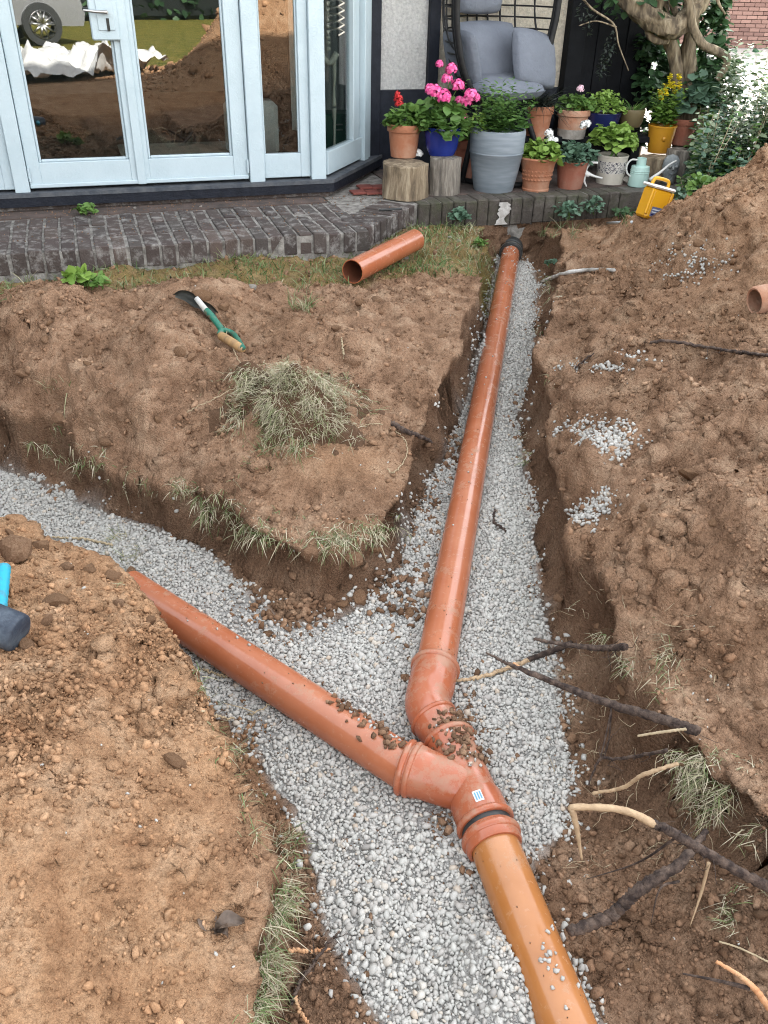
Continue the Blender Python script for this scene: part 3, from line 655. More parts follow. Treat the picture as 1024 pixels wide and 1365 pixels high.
brk = np.clip(.55 + .75 * fbm(Pi, .03, 2, 65), .1, 1.5)
clod = 0.046 * brk * cell2(wx_, wy_, .085, 11) * cl[i] ** 1.5 * np.where(X[i] < -.1, .8, 1) + 0.030 * brk * cell2(wx_, wy_, .036, 15) * (0.25 + .75 * cl[i]) * (1 - .8 * smooth_patch[i])
fine = 0.0050 * fbm(Pi, .026, 3, 7, .65)
rough_ = (1 - .55 * smooth_patch[i]) * (1 - .8 * LAWN[i]) * (GD[i] > -.01)
fine += (0.012 * cell2(wx_ * 1.0, wy_, .021, 81) + 0.0085 * cell2(X[i], Y[i], .0135, 83)) * (.45 + .55 * cl[i]) * rough_ - .003 * rough_
fine += 0.007 * np.abs(vnoise(Pi, .045, 85)) * rough_
isl = sstep(.35, .1, X[i]) * sstep(2.15, 2.5, Y[i]) * sstep(3.75, 3.4, Y[i]); rb_ = sstep(.6, .9, X[i] + .12 * (Y[i] - 2)) * sstep(5.2, 4.7, Y[i])
wob_ = np.stack([X[i] + .12 * vnoise(Pi, .3, 205), Y[i] + .12 * vnoise(Pi, .3, 206), 0 * X[i]], 1)
rid = .5 - np.abs(vnoise(wob_, .34, 201)) * 1.6; rid2 = .4 - np.abs(vnoise(wob_, .15, 203)) * 1.4
lump += (.060 * rid + .026 * rid2) * np.maximum(isl * (1 - smooth_patch[i]), rb_ * .85)
h[i] = (lump + clod * (1 - .8 * LAWN[i])) * np.where(GD[i] > 0, .35 + .65 * onground[i], 0.0) + fine * np.where(GD[i] > -.02, 1, .4)
h[i] += np.where(GD[i] <= 0, 0.010 * fbm(Pi, .22, 2, 21), 0)
def gravel_heap(x, y):
    P_ = np.stack([x, y, 0 * x], 1)
    dl = axdist(x, y, AX_LOW); dm = axdist(x, y, AX_MAIN); c1 = UG(648, 480); c2 = UG(655, 560); c3 = UG(690, 1330)
    hp = .030 * np.exp(-((dl - .06) / .07) ** 2) * (.7 + .6 * vnoise(P_, .12, 88)) + .012 * np.exp(-((dm - .07) / .08) ** 2)
    hp = hp + .075 * np.exp(-((x - c1[0] + .02) / .07) ** 2 - ((y - c1[1]) / .22) ** 2) + .06 * np.exp(-((x - c3[0] + .05) / .08) ** 2 - ((y - c3[1]) / .12) ** 2)
    return hp
h[i] += np.where(GD[i] <= 0, gravel_heap(X[i], Y[i]), 0)
h[i] -= 0.02 * onground[i]
ZZ = (Z + h).reshape(XX.shape)
# rough the cut faces by pushing vertices along their normals
gy, gx = np.gradient(ZZ, ys, xs)
nl = np.sqrt(gx ** 2 + gy ** 2 + 1); nx, ny = (-gx / nl).ravel(), (-gy / nl).ravel()
steep = sstep(0.45, 1.3, np.sqrt(gx ** 2 + gy ** 2).ravel()) * dense
P3 = np.stack([X, Y, ZZ.ravel()], 1)
wr = np.zeros_like(X); k_ = steep > 0.01
Pk = P3[k_] * np.array([1, 1, 1.6])
wr[k_] = 0.026 * fbm(Pk, .13, 2, 50) + 0.012 * np.abs(vnoise(Pk, .05, 55)) + 0.006 * vnoise(Pk, .022, 58)
uc = -.034 * np.sin(np.pi * np.clip(PROF, 0, 1)) * (PROF > 0) * (PROF < 1) * (1 + .8 * vnoise(np.stack([X, Y, 0 * X], 1), .16, 57)) * dense * (1 + 1.2 * sstep(.45, .6, X) * sstep(1.8, 1.4, Y))
V = P3.copy(); V[:, 0] += nx * (wr + uc) * steep; V[:, 1] += ny * (wr + uc) * steep; V[:, 2] += wr * steep * .25
ny_, nx_ = XX.shape
ii = (np.arange(ny_ - 1)[:, None] * nx_ + np.arange(nx_ - 1)[None]).ravel()
Fq = np.stack([ii, ii + 1, ii + nx_ + 1, ii + nx_], 1)
nzg = 0.5 + 0.5 * fbm(P3 * (np.abs(P3[:, :1]) < 8), .5, 3, 70)
sub = np.where(X < 0, sstep(-.1, -.35, X - .0) * sstep(2.35, 1.6, Y + X * .45 + .3) * .95, 0)
sub = np.maximum(sub, .42 * sstep(1.0, 2.0, X + (Y - 2.0) * .18)) + .18 * (nzg - .5) * 2
sub = np.clip(np.maximum(sub, .45 * smooth_patch), 0, 1)
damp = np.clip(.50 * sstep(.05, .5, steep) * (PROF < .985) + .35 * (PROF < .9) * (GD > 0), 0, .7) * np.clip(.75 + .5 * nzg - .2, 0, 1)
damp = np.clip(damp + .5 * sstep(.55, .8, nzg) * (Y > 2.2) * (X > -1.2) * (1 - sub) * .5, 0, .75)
sub = np.where(Y < -.6, 1.0, sub)
grav_a = sstep(.012, -.02, GD) * (D < .02)
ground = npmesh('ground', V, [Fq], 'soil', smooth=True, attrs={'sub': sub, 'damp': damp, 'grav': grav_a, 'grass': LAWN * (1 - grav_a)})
tag(ground, kind='structure')
ZG = V[:, 2].reshape(XX.shape)
def height(x, y):
    x = np.asarray(x, float); y = np.asarray(y, float)
    a = np.clip(np.searchsorted(xs, x) - 1, 0, nx_ - 2); b_ = np.clip(np.searchsorted(ys, y) - 1, 0, ny_ - 2)
    fx = np.clip((x - xs[a]) / (xs[a + 1] - xs[a]), 0, 1); fy = np.clip((y - ys[b_]) / (ys[b_ + 1] - ys[b_]), 0, 1)
    return (ZG[b_, a] * (1 - fx) + ZG[b_, a + 1] * fx) * (1 - fy) + (ZG[b_ + 1, a] * (1 - fx) + ZG[b_ + 1, a + 1] * fx) * fy
def field(F_, x, y):
    F2 = F_.reshape(XX.shape); a = np.clip(np.searchsorted(xs, x), 0, nx_ - 1); b_ = np.clip(np.searchsorted(ys, y), 0, ny_ - 1); return F2[b_, a]
def onG(u, v, lift=0.0):                                      # where the ray through (u,v) meets the ground
    d = ray(u, v); t = np.linspace(.4, 8, 4000); p = CAM + d * t[:, None]
    below = np.nonzero(p[:, 2] < height(p[:, 0], p[:, 1]))[0]
    q = p[below[0]] if len(below) else p[-1]; return q + np.array([0, 0, lift])

# ================================================================== GRAVEL BED
def patch_prob(x, y):                                         # dirty places where soil has slid over the stones
    p = np.ones_like(x)
    for (u, v, rx, ry, k) in ((395, 822, .17, .10, .93), (330, 800, .09, .07, .6), (535, 800, .08, .10, .75), (520, 870, .05, .05, .5), (598, 608, .09, .12, .9), (575, 665, .05, .10, .8), (585, 1095, .05, .07, .9), (455, 1290, .06, .06, .5),
                              (335, 985, .07, .08, .7), (470, 1125, .05, .04, .5), (560, 1020, .0, .0, 0), (690, 1000, .03, .06, .4), (640, 1030, .03, .06, .7), (690, 1180, .05, .03, .5), (735, 1010, .03, .05, .4)):
        if rx == 0: continue
        c_ = UG(u, v); p = p * (1 - k * np.exp(-((x - c_[0]) / rx) ** 2 - ((y - c_[1]) / ry) ** 2))
    return p
sp = 0.0073
gx_, gy_ = np.meshgrid(np.arange(-1.75, .95, sp), np.arange(.45, 5.4, sp)); gx_ = gx_.ravel(); gy_ = gy_.ravel()
gx_ = gx_ + rng.uniform(-.5, .5, len(gx_)) * sp; gy_ = gy_ + rng.uniform(-.5, .5, len(gy_)) * sp
vis = (np.abs(gx_) < .62 * gy_ + .35)
gx_, gy_ = gx_[vis], gy_[vis]
gdd = sdist(np.stack([gx_, gy_], 1), GRAV)
gdd = gdd + 0.030 * vnoise(np.stack([gx_, gy_, 0 * gx_], 1), .06, 90) + .012 * rng.normal(size=len(gx_))
pp = patch_prob(gx_, gy_)
keep = (gdd < 0) & (rng.random(len(gx_)) < np.where(pp > .8, 1, pp * .95)) | ((gdd < .10) & (gdd > 0) & (field(D, gx_, gy_) < .004) & (rng.random(len(gx_)) < .14 * np.exp(-gdd / .03)))
far_thin = (gy_ > 3.2) & (rng.random(len(gx_)) < .25)
keep &= ~far_thin
gx_, gy_ = gx_[keep], gy_[keep]
gs = rng.lognormal(math.log(.0053), .33, len(gx_)); gs = np.clip(gs, .0026, .0110) * np.where(gy_ > 3.2, 1.15, 1)
gzp = height(gx_, gy_) + gs * .25 + rng.uniform(-.002, .003, len(gx_))
GP = [np.stack([gx_, gy_, gzp], 1)]; GS = [gs]
# loose stones lying on the pipes and fittings
PR = .055
def on_pipe(ax, t0, t1, n, r, side=0.0, spread=.5, sz=(.003, .006)):
    a, b_ = ax[0], ax[-1]; t = rng.uniform(t0, t1, n); dirn = (b_ - a) / np.linalg.norm(b_ - a); sd = np.cross(dirn, [0, 0, 1.0]); sd /= np.linalg.norm(sd); up_ = np.cross(sd, dirn)
    ang = np.clip(rng.normal(side, spread, n), -1.25, 1.25); s_ = rng.uniform(sz[0], sz[1], n)
    return a + (b_ - a) * t[:, None] + (np.sin(ang) * (r + s_ * .3))[:, None] * sd + (np.cos(ang) * (r + s_ * .3))[:, None] * up_, s_
for args in ((AX_LOW, .45, .75, 14, PR, -.1, .30), (AX_LOW, .55, .68, 8, PR, .1, .2), (AX_MAIN, 0, .05, 18, PR, 0, .6), (AX_MAIN, .05, .35, 26, PR, -.5, .4), (AX_MAIN, .35, 1, 10, PR, .2, .5),
             (AX_BR[1:], .76, .97, 30, PR, -.35, .22), (AX_BR[1:], 0, .65, 5, PR, 0, .5), (AX_Y, -.05, .55, 30, .060, -.15, .5)):
    p_, s_ = on_pipe(*args); GP.append(p_); GS.append(s_)
# spilt stones on the banks
def spill(u, v, n, ru, rv, tight=1.0):
    uu = u + rng.normal(0, ru, n) ; vv = v + rng.normal(0, rv, n); o = []
    for a, b_ in zip(uu, vv): o.append(onG(a, b_))
    o = np.array(o); s_ = rng.uniform(.0042, .0085, n); o[:, 2] = height(o[:, 0], o[:, 1]) + s_ * rng.uniform(.2, .9, n); return o, s_
SPILL = {}
for key, lst in (('upper', ((790, 585, 330, 26, 12), (825, 590, 130, 14, 14), (770, 580, 90, 18, 7))), ('lower', ((790, 680, 120, 13, 12), (808, 662, 50, 9, 8), (772, 692, 50, 8, 5))),
                 ('heap', ((925, 345, 130, 24, 14), (905, 360, 60, 16, 8))), ('strip', ((795, 490, 110, 26, 4), (835, 478, 35, 25, 6)))):
    A, B = zip(*[spill(*q) for q in lst]); SPILL[key] = (np.concatenate(A), np.concatenate(B))
# scatter everywhere else
nsc = 420; uu = rng.uniform(20, 1010, nsc); vv = rng.uniform(380, 1360, nsc)
sc_ = np.array([onG(a, b_) for a, b_ in zip(uu, vv)]); ss_ = rng.uniform(.002, .0045, nsc)
near_g = sdist(sc_[:, :2], GRAV); kk = (rng.random(nsc) < np.where(near_g < .35, .55, .18)) & ~((field(PROF, sc_[:, 0], sc_[:, 1]) > .02) & (field(PROF, sc_[:, 0], sc_[:, 1]) < .98)); GP.append(sc_[kk] + np.array([0, 0, .001])); GS.append(ss_[kk])
GPa, GSa = np.concatenate(GP), np.concatenate(GS)
def stones(name, P_, S_, label):
    nr = P_[:, 1] < 2.9
    V1, F1 = pebbles(P_[nr], S_[nr] * 1.05, 'ico', .5, .40); V2, F2 = pebbles(P_[~nr], S_[~nr] * 1.05, 'oct', .7, .2)
    tone = np.concatenate([np.repeat(rng.random(nr.sum()), 12), np.repeat(rng.random((~nr).sum()), 6)])
    o = npmesh(name, np.concatenate([V1, V2]), [np.concatenate([F1, F2 + len(V1)])], 'gravel', attrs={'tone': tone})
    return tag(o, label, 'gravel', kind='stuff')
stones('gravel_bed', GPa, GSa, 'bed of pale grey limestone gravel in the trench')
stones('gravel_spill', *SPILL['upper'], 'pale gravel spilt on the soil bank right of the pipe')
stones('gravel_spill', *SPILL['lower'], 'small streak of gravel below the larger spill on the bank')
stones('gravel_spill', *SPILL['heap'], 'gravel scattered on the big soil heap at the right')
stones('gravel_spill', *SPILL['strip'], 'thin strip of gravel beside the long black root')

# ================================================================== LOOSE SOIL
def sample_plan(n):
    y = .42 * (5.3 / .42) ** rng.random(n); x = rng.uniform(-.62, .62, n) * (y + .45); return x, y
n = 215000
cx_, cy_ = sample_plan(n)
cd = field(GD, cx_, cy_); cc = field(cl, cx_, cy_); cp = field(PROF, cx_, cy_); clw = field(LAWN, cx_, cy_)
pr = np.where(cd > 0.0, (.22 + .75 * cc ** 1.2), .02 + .55 * (1 - np.minimum(1, patch_prob(cx_, cy_)))) * np.where((cp > .03) & (cp < .93), .15, 1) * (1 - .6 * clw)
pr *= (1 - .65 * field(smooth_patch, cx_, cy_)); pr *= np.where((cx_ < 0) & (cy_ < 2.0) & (cd > 0), 1.0 + .9 * cc, 1)
# crumbs gathered at the foot of the cut faces
foot = field(D, cx_, cy_); pr = np.where((foot > -.06) & (foot < .0) & (rng.random(n) < .8) & (vnoise(np.stack([cx_, cy_, 0 * cx_], 1), .2, 66) > -.15), np.maximum(pr, .55), pr)
k_ = rng.random(n) < pr * .55
cx_, cy_, cd = cx_[k_], cy_[k_], cd[k_]
# pareto sizes: mostly fine crumbs, a few lumps
cs = .0019 * (1 + rng.pareto(2.5, len(cx_))) * (.62 + .34 * cy_); cs = np.clip(cs, .0016, .013)
cs = np.where(cd < 0, np.minimum(cs, .012), cs); cs = np.where((cx_ < 0) & (cy_ < 1.9), np.minimum(cs * 1.0, .009), cs)
CP = [np.stack([cx_, cy_, height(cx_, cy_) + cs * .28], 1)]; CS = [cs]
for args in ((AX_BR[1:], .72, .98, 60, PR, -.25, .35, (.003, .010)), (AX_Y, -.15, .45, 150, .060, -.1, .55, (.002, .009)), (AX_BR[1:], 0, .7, 22, PR, -.2, .4, (.001, .003)), (AX_MAIN, .9, 1.0, 30, PR, .0, .5, (.001, .0022)), (AX_MAIN, .0, .9, 30, PR, .0, .6, (.001, .0022)), (AX_LOW, 0, .9, 14, PR, 0, .6, (.001, .002))):
    p_, s_ = on_pipe(*args); CP.append(p_); CS.append(s_)
def lumps(u, v, n, ru, rv, s0, s1):
    o = np.array([onG(u + a, v + b_) for a, b_ in zip(rng.normal(0, ru, n), rng.normal(0, rv, n))]); s_ = rng.uniform(s0, s1, n); o[:, 2] += s_ * .4
    CP.append(o); CS.append(s_)
for q in ((395, 815, 160, 30, 14, .004, .014), (540, 790, 90, 22, 22, .004, .016), (600, 605, 90, 20, 14, .004, .014), (575, 690, 60, 14, 30, .004, .012), (640, 1020, 60, 7, 26, .003, .010), (625, 950, 40, 6, 22, .003, .010), (330, 985, 60, 14, 24, .003, .010), (700, 1150, 40, 12, 10, .004, .009), (590, 1100, 30, 10, 18, .003, .007)):
    lumps(*q)
hx_, hy_ = rng.uniform(1.2, 5.2, 3600), rng.uniform(-3.0, .6, 3600); kk = (hx_ > 2.4) | (hy_ < -.8); hx_, hy_ = hx_[kk], hy_[kk]; hs_ = .010 * (1 + rng.pareto(2.2, len(hx_))); hs_ = np.clip(hs_, .01, .07); CP.append(np.stack([hx_, hy_, height(hx_, hy_) + hs_ * .2], 1)); CS.append(hs_)
CPa, CSa = np.concatenate(CP), np.concatenate(CS)
big_ = CSa > .0042
V1, F1 = pebbles(CPa[big_], CSa[big_] * 1.1, 'ico', .45, .55); V2, F2 = pebbles(CPa[~big_], CSa[~big_] * 1.15, 'oct', .7, .35)
F1 = np.concatenate([F1, F2 + len(V1)]); V1 = np.concatenate([V1, V2]); CPa = np.concatenate([CPa[big_], CPa[~big_]]); CSa = np.concatenate([CSa[big_], CSa[~big_]])
nrep = np.where(np.arange(len(CSa)) < big_.sum(), 12, 6)
rep = lambda a: np.repeat(a, nrep)
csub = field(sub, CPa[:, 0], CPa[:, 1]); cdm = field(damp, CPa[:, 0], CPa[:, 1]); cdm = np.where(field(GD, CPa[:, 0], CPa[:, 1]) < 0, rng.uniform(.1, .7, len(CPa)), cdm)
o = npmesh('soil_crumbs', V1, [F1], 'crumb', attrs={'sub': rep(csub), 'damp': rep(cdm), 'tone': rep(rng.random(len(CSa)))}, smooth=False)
tag(o, 'loose brown soil crumbs strewn over the banks', 'soil', kind='stuff')
# the bigger clods are pieces of the ground, one object each
def clod_mesh(seed):
    V_, F_ = ICV.copy(), ICF
    mid = {}; vl = [tuple(p) for p in V_]; nf = []
    def md(a, b_):
        k = (min(a, b_), max(a, b_))
        if k not in mid:
            q = (np.array(vl[a]) + np.array(vl[b_])) / 2; vl.append(tuple(q / np.linalg.norm(q))); mid[k] = len(vl) - 1
        return mid[k]
    for a, b_, c_ in F_:
        x, y, z = md(a, b_), md(b_, c_), md(c_, a); nf += [(a, x, z), (b_, y, x), (c_, z, y), (x, y, z)]
    A = np.array(vl); r = 1 + .25 * vnoise(A + seed * 7.3, .9, seed)
    A = A * r[:, None]; rs = np.random.default_rng(seed + 40)
    for _ in range(9):                                        # broken faces
        pn = rs.normal(size=3); pn /= np.linalg.norm(pn); off = rs.uniform(.45, .8); ex_ = np.maximum(A @ pn - off, 0); A = A - ex_[:, None] * pn * .92
    A = A * (1 + .10 * vnoise(A + seed * 3.1, .35, seed + 5))[:, None] * np.array([1.25, 1.0, .8])
    me = bpy.data.meshes.new('clod'); me.from_pydata([tuple(p) for p in A], [], nf); me.materials.append(M['crumb'])
    for nm, val in (('sub', .15 + .25 * (seed % 3)), ('damp', .15 + .14 * (seed % 3)), ('tone', .22)):
        at = me.attributes.new(nm, 'FLOAT', 'POINT'); at.data.foreach_set('value', [val] * len(A))
    me.polygons.foreach_set('use_smooth', [True] * len(me.polygons)); me.set_sharp_from_angle(angle=math.radians(28)); me.update(); return me
CLODS = [clod_mesh(k) for k in range(8)]
def clod(p, r, k=None):
    o = bpy.data.objects.new('clod', CLODS[random.randrange(8) if k is None else k]); COL.objects.link(o)
    o.location = (float(p[0]), float(p[1]), float(p[2] + r * .2)); o.scale = [r * random.uniform(.85, 1.15) for _ in range(3)]
    o.rotation_euler = (random.uniform(-.5, .5), random.uniform(-.5, .5), random.uniform(0, 6.28)); o.parent = ground
for (u, v, r) in ((920, 637, .033), (502, 402, .030), (480, 405, .022), (535, 350, .02), (75, 805, .030), (90, 760, .022), (20, 735, .045), (55, 730, .03), (150, 770, .022), (230, 1015, .018), (243, 1022, .012), (120, 760, .02), (560, 925, .014), (540, 905, .017), (545, 820, .02), (528, 852, .012), (655, 826, .009), (160, 805, .016), (60, 830, .02), (200, 830, .016), (36, 862, .018),
                  (480, 800, .03), (455, 808, .02), (500, 790, .022), (520, 775, .016), (440, 800, .018), (415, 740, .03), (470, 745, .028), (500, 735, .02), (390, 770, .016), (840, 420, .022), (870, 470, .026), (980, 300, .025), (930, 325, .024), (960, 280, .02), (880, 330, .022), (1000, 345, .022), (905, 330, .018), (760, 430, .02), (780, 450, .022), (745, 515, .022), (865, 640, .012), (815, 800, .016), (840, 760, .014), (950, 700, .013), (970, 900, .016), (1012, 942, .014), (940, 830, .012), (745, 800, .02),
                  (270, 395, .03), (300, 410, .028), (330, 470, .022), (190, 440, .02), (120, 470, .024), (60, 455, .02), (240, 470, .03), (255, 478, .02), (350, 500, .024), (30, 500, .024), (80, 560, .026), (210, 560, .022), (140, 590, .024), (450, 440, .024), (560, 470, .022), (590, 450, .02), (380, 415, .022), (415, 405, .026), (570, 400, .02), (710, 1190, .012), (725, 1175, .014), (733, 1215, .02), (695, 1170, .010), (490, 1300, .010), (760, 1195, .012), (800, 1290, .014), (850, 1290, .012), (930, 1300, .012), (690, 1010, .010), (665, 975, .010)):
    clod(onG(u, v), r)
for (u, v, r) in ((186, 778, .032), (200, 788, .026), (214, 802, .022), (176, 768, .028), (226, 818, .018), (240, 832, .016)):
    q_ = onG(u, v); clod(q_ + np.array([0, 0, .0]), r)
for _ in range(110):
    u, v = random.uniform(0, 1020), random.uniform(400, 1350); p = onG(u, v)
    if field(GD, np.array([p[0]]), np.array([p[1]]))[0] > .03 and field(cl, np.array([p[0]]), np.array([p[1]]))[0] > .3 and (p[0] > 0 or p[1] > 1.7): clod(p, random.uniform(.008, .016) * (.6 + .25 * p[1]))

# ================================================================== DRAIN PIPES
def unit(a): a = np.asarray(a, float); return a / np.linalg.norm(a)
def straight_pipe(name, a, b_, material, label, r=PR, hollow=False, n=26):
    d = unit(b_ - a); L = np.linalg.norm(b_ - a); mb = MB()
    if hollow:
        mb.lathe(a, [(r - .004, L), (r, L), (r, 0), (r - .004, 0), (r - .004, .002)], 36, d); o = mb.build(name, material, loc=(a + b_) / 2 - np.array([0, 0, r]), smooth=True, angle=35)
        ib = MB().lathe(a, [(r - .0042, .001), (r - .0042, L - .001)], 36, d).build('bore', 'pipe_bore', o, smooth=True)
    else:
        prof = [(r, L * k / n) for k in range(n + 1)]
        mb.lathe(a, prof, 40, d, cap=True); o = mb.build(name, material, loc=(a + b_) / 2 - np.array([0, 0, r]), smooth=True, angle=50)
    return tag(o, label, 'pipe')
dm = unit(AX_MAIN[1] - AX_MAIN[0])
straight_pipe('drain_pipe', AX_MAIN[0] + dm * .02, AX_MAIN[1] + dm * .03, 'pipe', 'long straight terracotta plastic pipe running to the house wall')
straight_pipe('drain_pipe', AX_BR[0], AX_BR[2] + unit(AX_BR[2] - AX_BR[1]) * .02, 'pipe', 'branch drain pipe coming in from the left and half buried in soil')
straight_pipe('drain_pipe', AX_LOW[0] - unit(AX_LOW[1] - AX_LOW[0]) * .045, AX_LOW[2], 'pipe_ochre', 'ochre yellow drain pipe leaving the junction at the bottom')
# black rubber coupling at the wall
cc_ = AX_MAIN[0]
rc = thing('rubber_coupling', cc_ - np.array([0, 0, .07]), 'black rubber coupling with steel band joining pipe at the wall', 'coupling')
MB().lathe(cc_ - dm * .10, [(.056, .135), (.066, .135), (.069, .125), (.069, .10), (.064, .095), (.064, .06), (.069, .055), (.069, .0), (.045, -.01)], 36, dm).build('sleeve', 'rubber', rc, smooth=True, angle=40)
MB().lathe(cc_ - dm * .10, [(.0695, .100), (.0712, .100), (.0712, .113), (.0695, .113)], 36, dm).build('steel_band', 'steel', rc, smooth=True, angle=40)
# outlet stub beyond the coupling, coloured black as the shade of a hole
straight_pipe('dark_hole_stub', cc_ - dm * .42, cc_ - dm * .05, 'rubber', 'outlet stub coloured black to stand in for a dark hole under the wall', r=.052)
def ring_prof(r, w=.016, h=.008):                              # raised rounded bead
    return [(r, -w)] + [(r + h * math.sin(math.pi * k / 6), -w * math.cos(math.pi * k / 6)) for k in range(1, 6)] + [(r, w)]
# bend
bp = spline([AX_MAIN[1] - dm * .005, UG(575, 915, .047), UG(570, 940, .048), UG(580, 962, .047), AX_Y[0] - unit(AX_Y[1] - AX_Y[0]) * .012], 30)
bend = thing('pipe_bend', bp[len(bp) // 2] - np.array([0, 0, .06]), 'terracotta bend fitting with socket rim, smeared with soil', 'pipe bend')
rr = lerp_list([.0625, .0625, .0625, .0595, .059, .059, .059, .059], len(bp))
body = MB().tube(bp, rr, 36).build('body', 'pipe_fitting', bend, smooth=True, angle=60)
for k in (0, len(bp) - 9):
    MB().lathe(bp[k], ring_prof(.062 if k == 0 else .0585, .009 if k == 0 else .006, .0065 if k == 0 else .0055), 40, unit(bp[min(k + 1, len(bp) - 1)] - bp[k])).build('socket_rim', 'pipe_fitting', bend, smooth=True)
# Y junction
dy = unit(AX_Y[1] - AX_Y[0]); LY = np.linalg.norm(AX_Y[1] - AX_Y[0])
yj = thing('y_junction', AX_Y[1] - np.array([0, 0, .08]), 'terracotta Y junction joining two drain pipes, with a small sticker', 'pipe junction')
ya = AX_Y[0]
prof = [(.058, -.002), (.0625, -.002), (.0625, .030), (.058, .042), (.058, LY * .70), (.0635, LY * .76), (.0635, LY + .004), (.057, LY + .004)]
MB().lathe(ya, prof, 44, dy).build('body', 'pipe_fitting', yj, smooth=True, angle=40)
ba = AX_BR[2]; jb = ya + dy * LY * .62
da = unit(jb - ba); La = np.linalg.norm(jb - ba)
arm = MB()
profa = [(.057, -.002), (.0635, -.002), (.0635, .042), (.0600, .055), (.0590, La * .55), (.0575, La * .9), (.050, La * 1.05)]
arm.lathe(ba, profa, 44, da).build('branch_arm', 'pipe_fitting', yj, smooth=True, angle=40)
# filled crotch between arm and run
cr = MB(); q0 = ba + da * La * .62; q1 = ya + dy * LY * .22
for k in range(1): cr.tube([q0 * .55 + q1 * .45, (q0 + q1) / 2 * .4 + (ya + dy * LY * .55) * .6, ya + dy * LY * .62], [.030, .048, .055], 28)
cr.build('crotch', 'pipe_fitting', yj, smooth=True)
for (c_, d_, r_) in ((ya + dy * .008, dy, .0620), (ya + dy * (LY - .004), dy, .0630), (ba + da * .006, da, .0630), (ba + da * .024, da, .0625)):
    MB().lathe(c_, ring_prof(r_, .008, .006), 44, d_).build('socket_rim', 'pipe_fitting', yj, smooth=True)
lowd = unit(AX_LOW[1] - AX_LOW[0])
lc = thing('pipe_collar', AX_LOW[0] - np.array([0, 0, .07]), 'terracotta collar ring on the ochre pipe just below the junction', 'pipe collar')
AX_C = AX_LOW[0] + lowd * .016
MB().lathe(AX_Y[1] - dy * .004, [(.0585, 0), (.0585, .030)], 40, unit(dy + lowd)).build('dark_gap_ring', 'rubber', yj, smooth=True)  # black ring standing in for the shaded gap between junction and collar
MB().lathe(AX_C - lowd * .022, [(.056, 0), (.061, 0), (.064, .004), (.064, .040), (.061, .045), (.0555, .045)], 44, lowd).build('band', 'pipe_fitting', lc, smooth=True, angle=40)
MB().lathe(AX_C - lowd * .006, ring_prof(.0635, .010, .006), 44, lowd).build('rim', 'pipe_fitting', lc, smooth=True)
# sticker on the junction
def curved_patch(c, axis, r, a0, a1, l0, l1, na=8):
    ax = unit(axis); sd = unit(np.cross(ax, [0, 0, 1.0])); up_ = np.cross(sd, ax); vs_, fs = [], []
    for i_ in range(na + 1):
        a = a0 + (a1 - a0) * i_ / na
        for l in (l0, l1): vs_.append(c + ax * l + r * (math.sin(a) * sd + math.cos(a) * up_))
    return vs_, [(2 * k, 2 * k + 1, 2 * k + 3, 2 * k + 2) for k in range(na)]
st = MB().add(*curved_patch(ya, dy, .0641, .02, .34, LY * .80, LY * .80 + .028)).build('sticker', 'palelabel', yj)
for k in range(3):
    MB().add(*curved_patch(ya, dy, .0645, .06 + .09 * k, .11 + .09 * k, LY * .80 + .004, LY * .80 + .024, 2)).build('print_bar', 'cyanlabel', st)
# offcut lying on the grass
oa = U(470, 362, .45 + PR); ob = U(553, 320, .45 + PR)
straight_pipe('pipe_offcut', oa, ob, 'pipe', 'short open-ended pipe offcut lying on the grass by the patio', hollow=True)
# broken clay pipe at the right edge
p_ = onG(1022, 412, .03)
fr_ = thing('clay_pipe_shard', p_ - np.array([0, 0, .04]), 'broken end of a clay pipe poking from soil at the right edge', 'clay pipe')
MB().lathe(p_ + np.array([-.055, -.01, 0]), [(.040, .002), (.046, 0), (.052, .01), (.050, .14)], 24, (1, .25, .15)).build('shard', 'terracotta_old', fr_, smooth=True, angle=40)
# strip of old conduit edging / pale stone across the far end of the trench
# ================================================================== ROOTS
def root(name, pix, rad, material, label, cat='root', lift=.01, seg=10, wob=.13, jag=.006, z=None, parts=()):
    pts = []
    for q in pix:
        if len(q) == 2: pts.append(onG(q[0], q[1], lift))
        elif len(q) == 3: pts.append(UY(q[0], q[1], q[2]))
    path = spline(pts, 14 * len(pts)); path = [p + np.array([random.uniform(-jag, jag) * .5 for _ in range(3)]) for p in path]
    t_ = thing(name, pts[0], label, cat)
    MB().tube(path, lerp_list(rad, len(path)), seg, wob=wob).build('stem', material, t_, smooth=True)
    if material == 'root' and len(pts) >= 4:
        for _ in range(7):
            q = path[random.randrange(len(path) // 5, len(path))].copy(); hp = [q.copy()]; d_ = np.array([random.uniform(-1, .6), random.uniform(-1, .6), random.uniform(-.9, .3)])
            for _k in range(random.randint(3, 6)):
                d_ = d_ + np.array([random.gauss(0, .45) for _z in range(3)]); q = q + unit(d_) * random.uniform(.008, .018); hp.append(q.copy())
            MB().tube(hp, lerp_list([.0012, .0004], len(hp)), 4).build('rootlet', 'root', t_, smooth=True)
    for (pp_, rd_, mt_, nm_) in parts:
        q_ = [UY(*w_) if len(w_) == 3 else onG(*w_, lift) for w_ in pp_]; pth = spline(q_, 7 * len(q_))
        MB().tube(pth, lerp_list(rd_, len(pth)), 7, wob=wob).build(nm_, mt_, t_, smooth=True)
    return t_
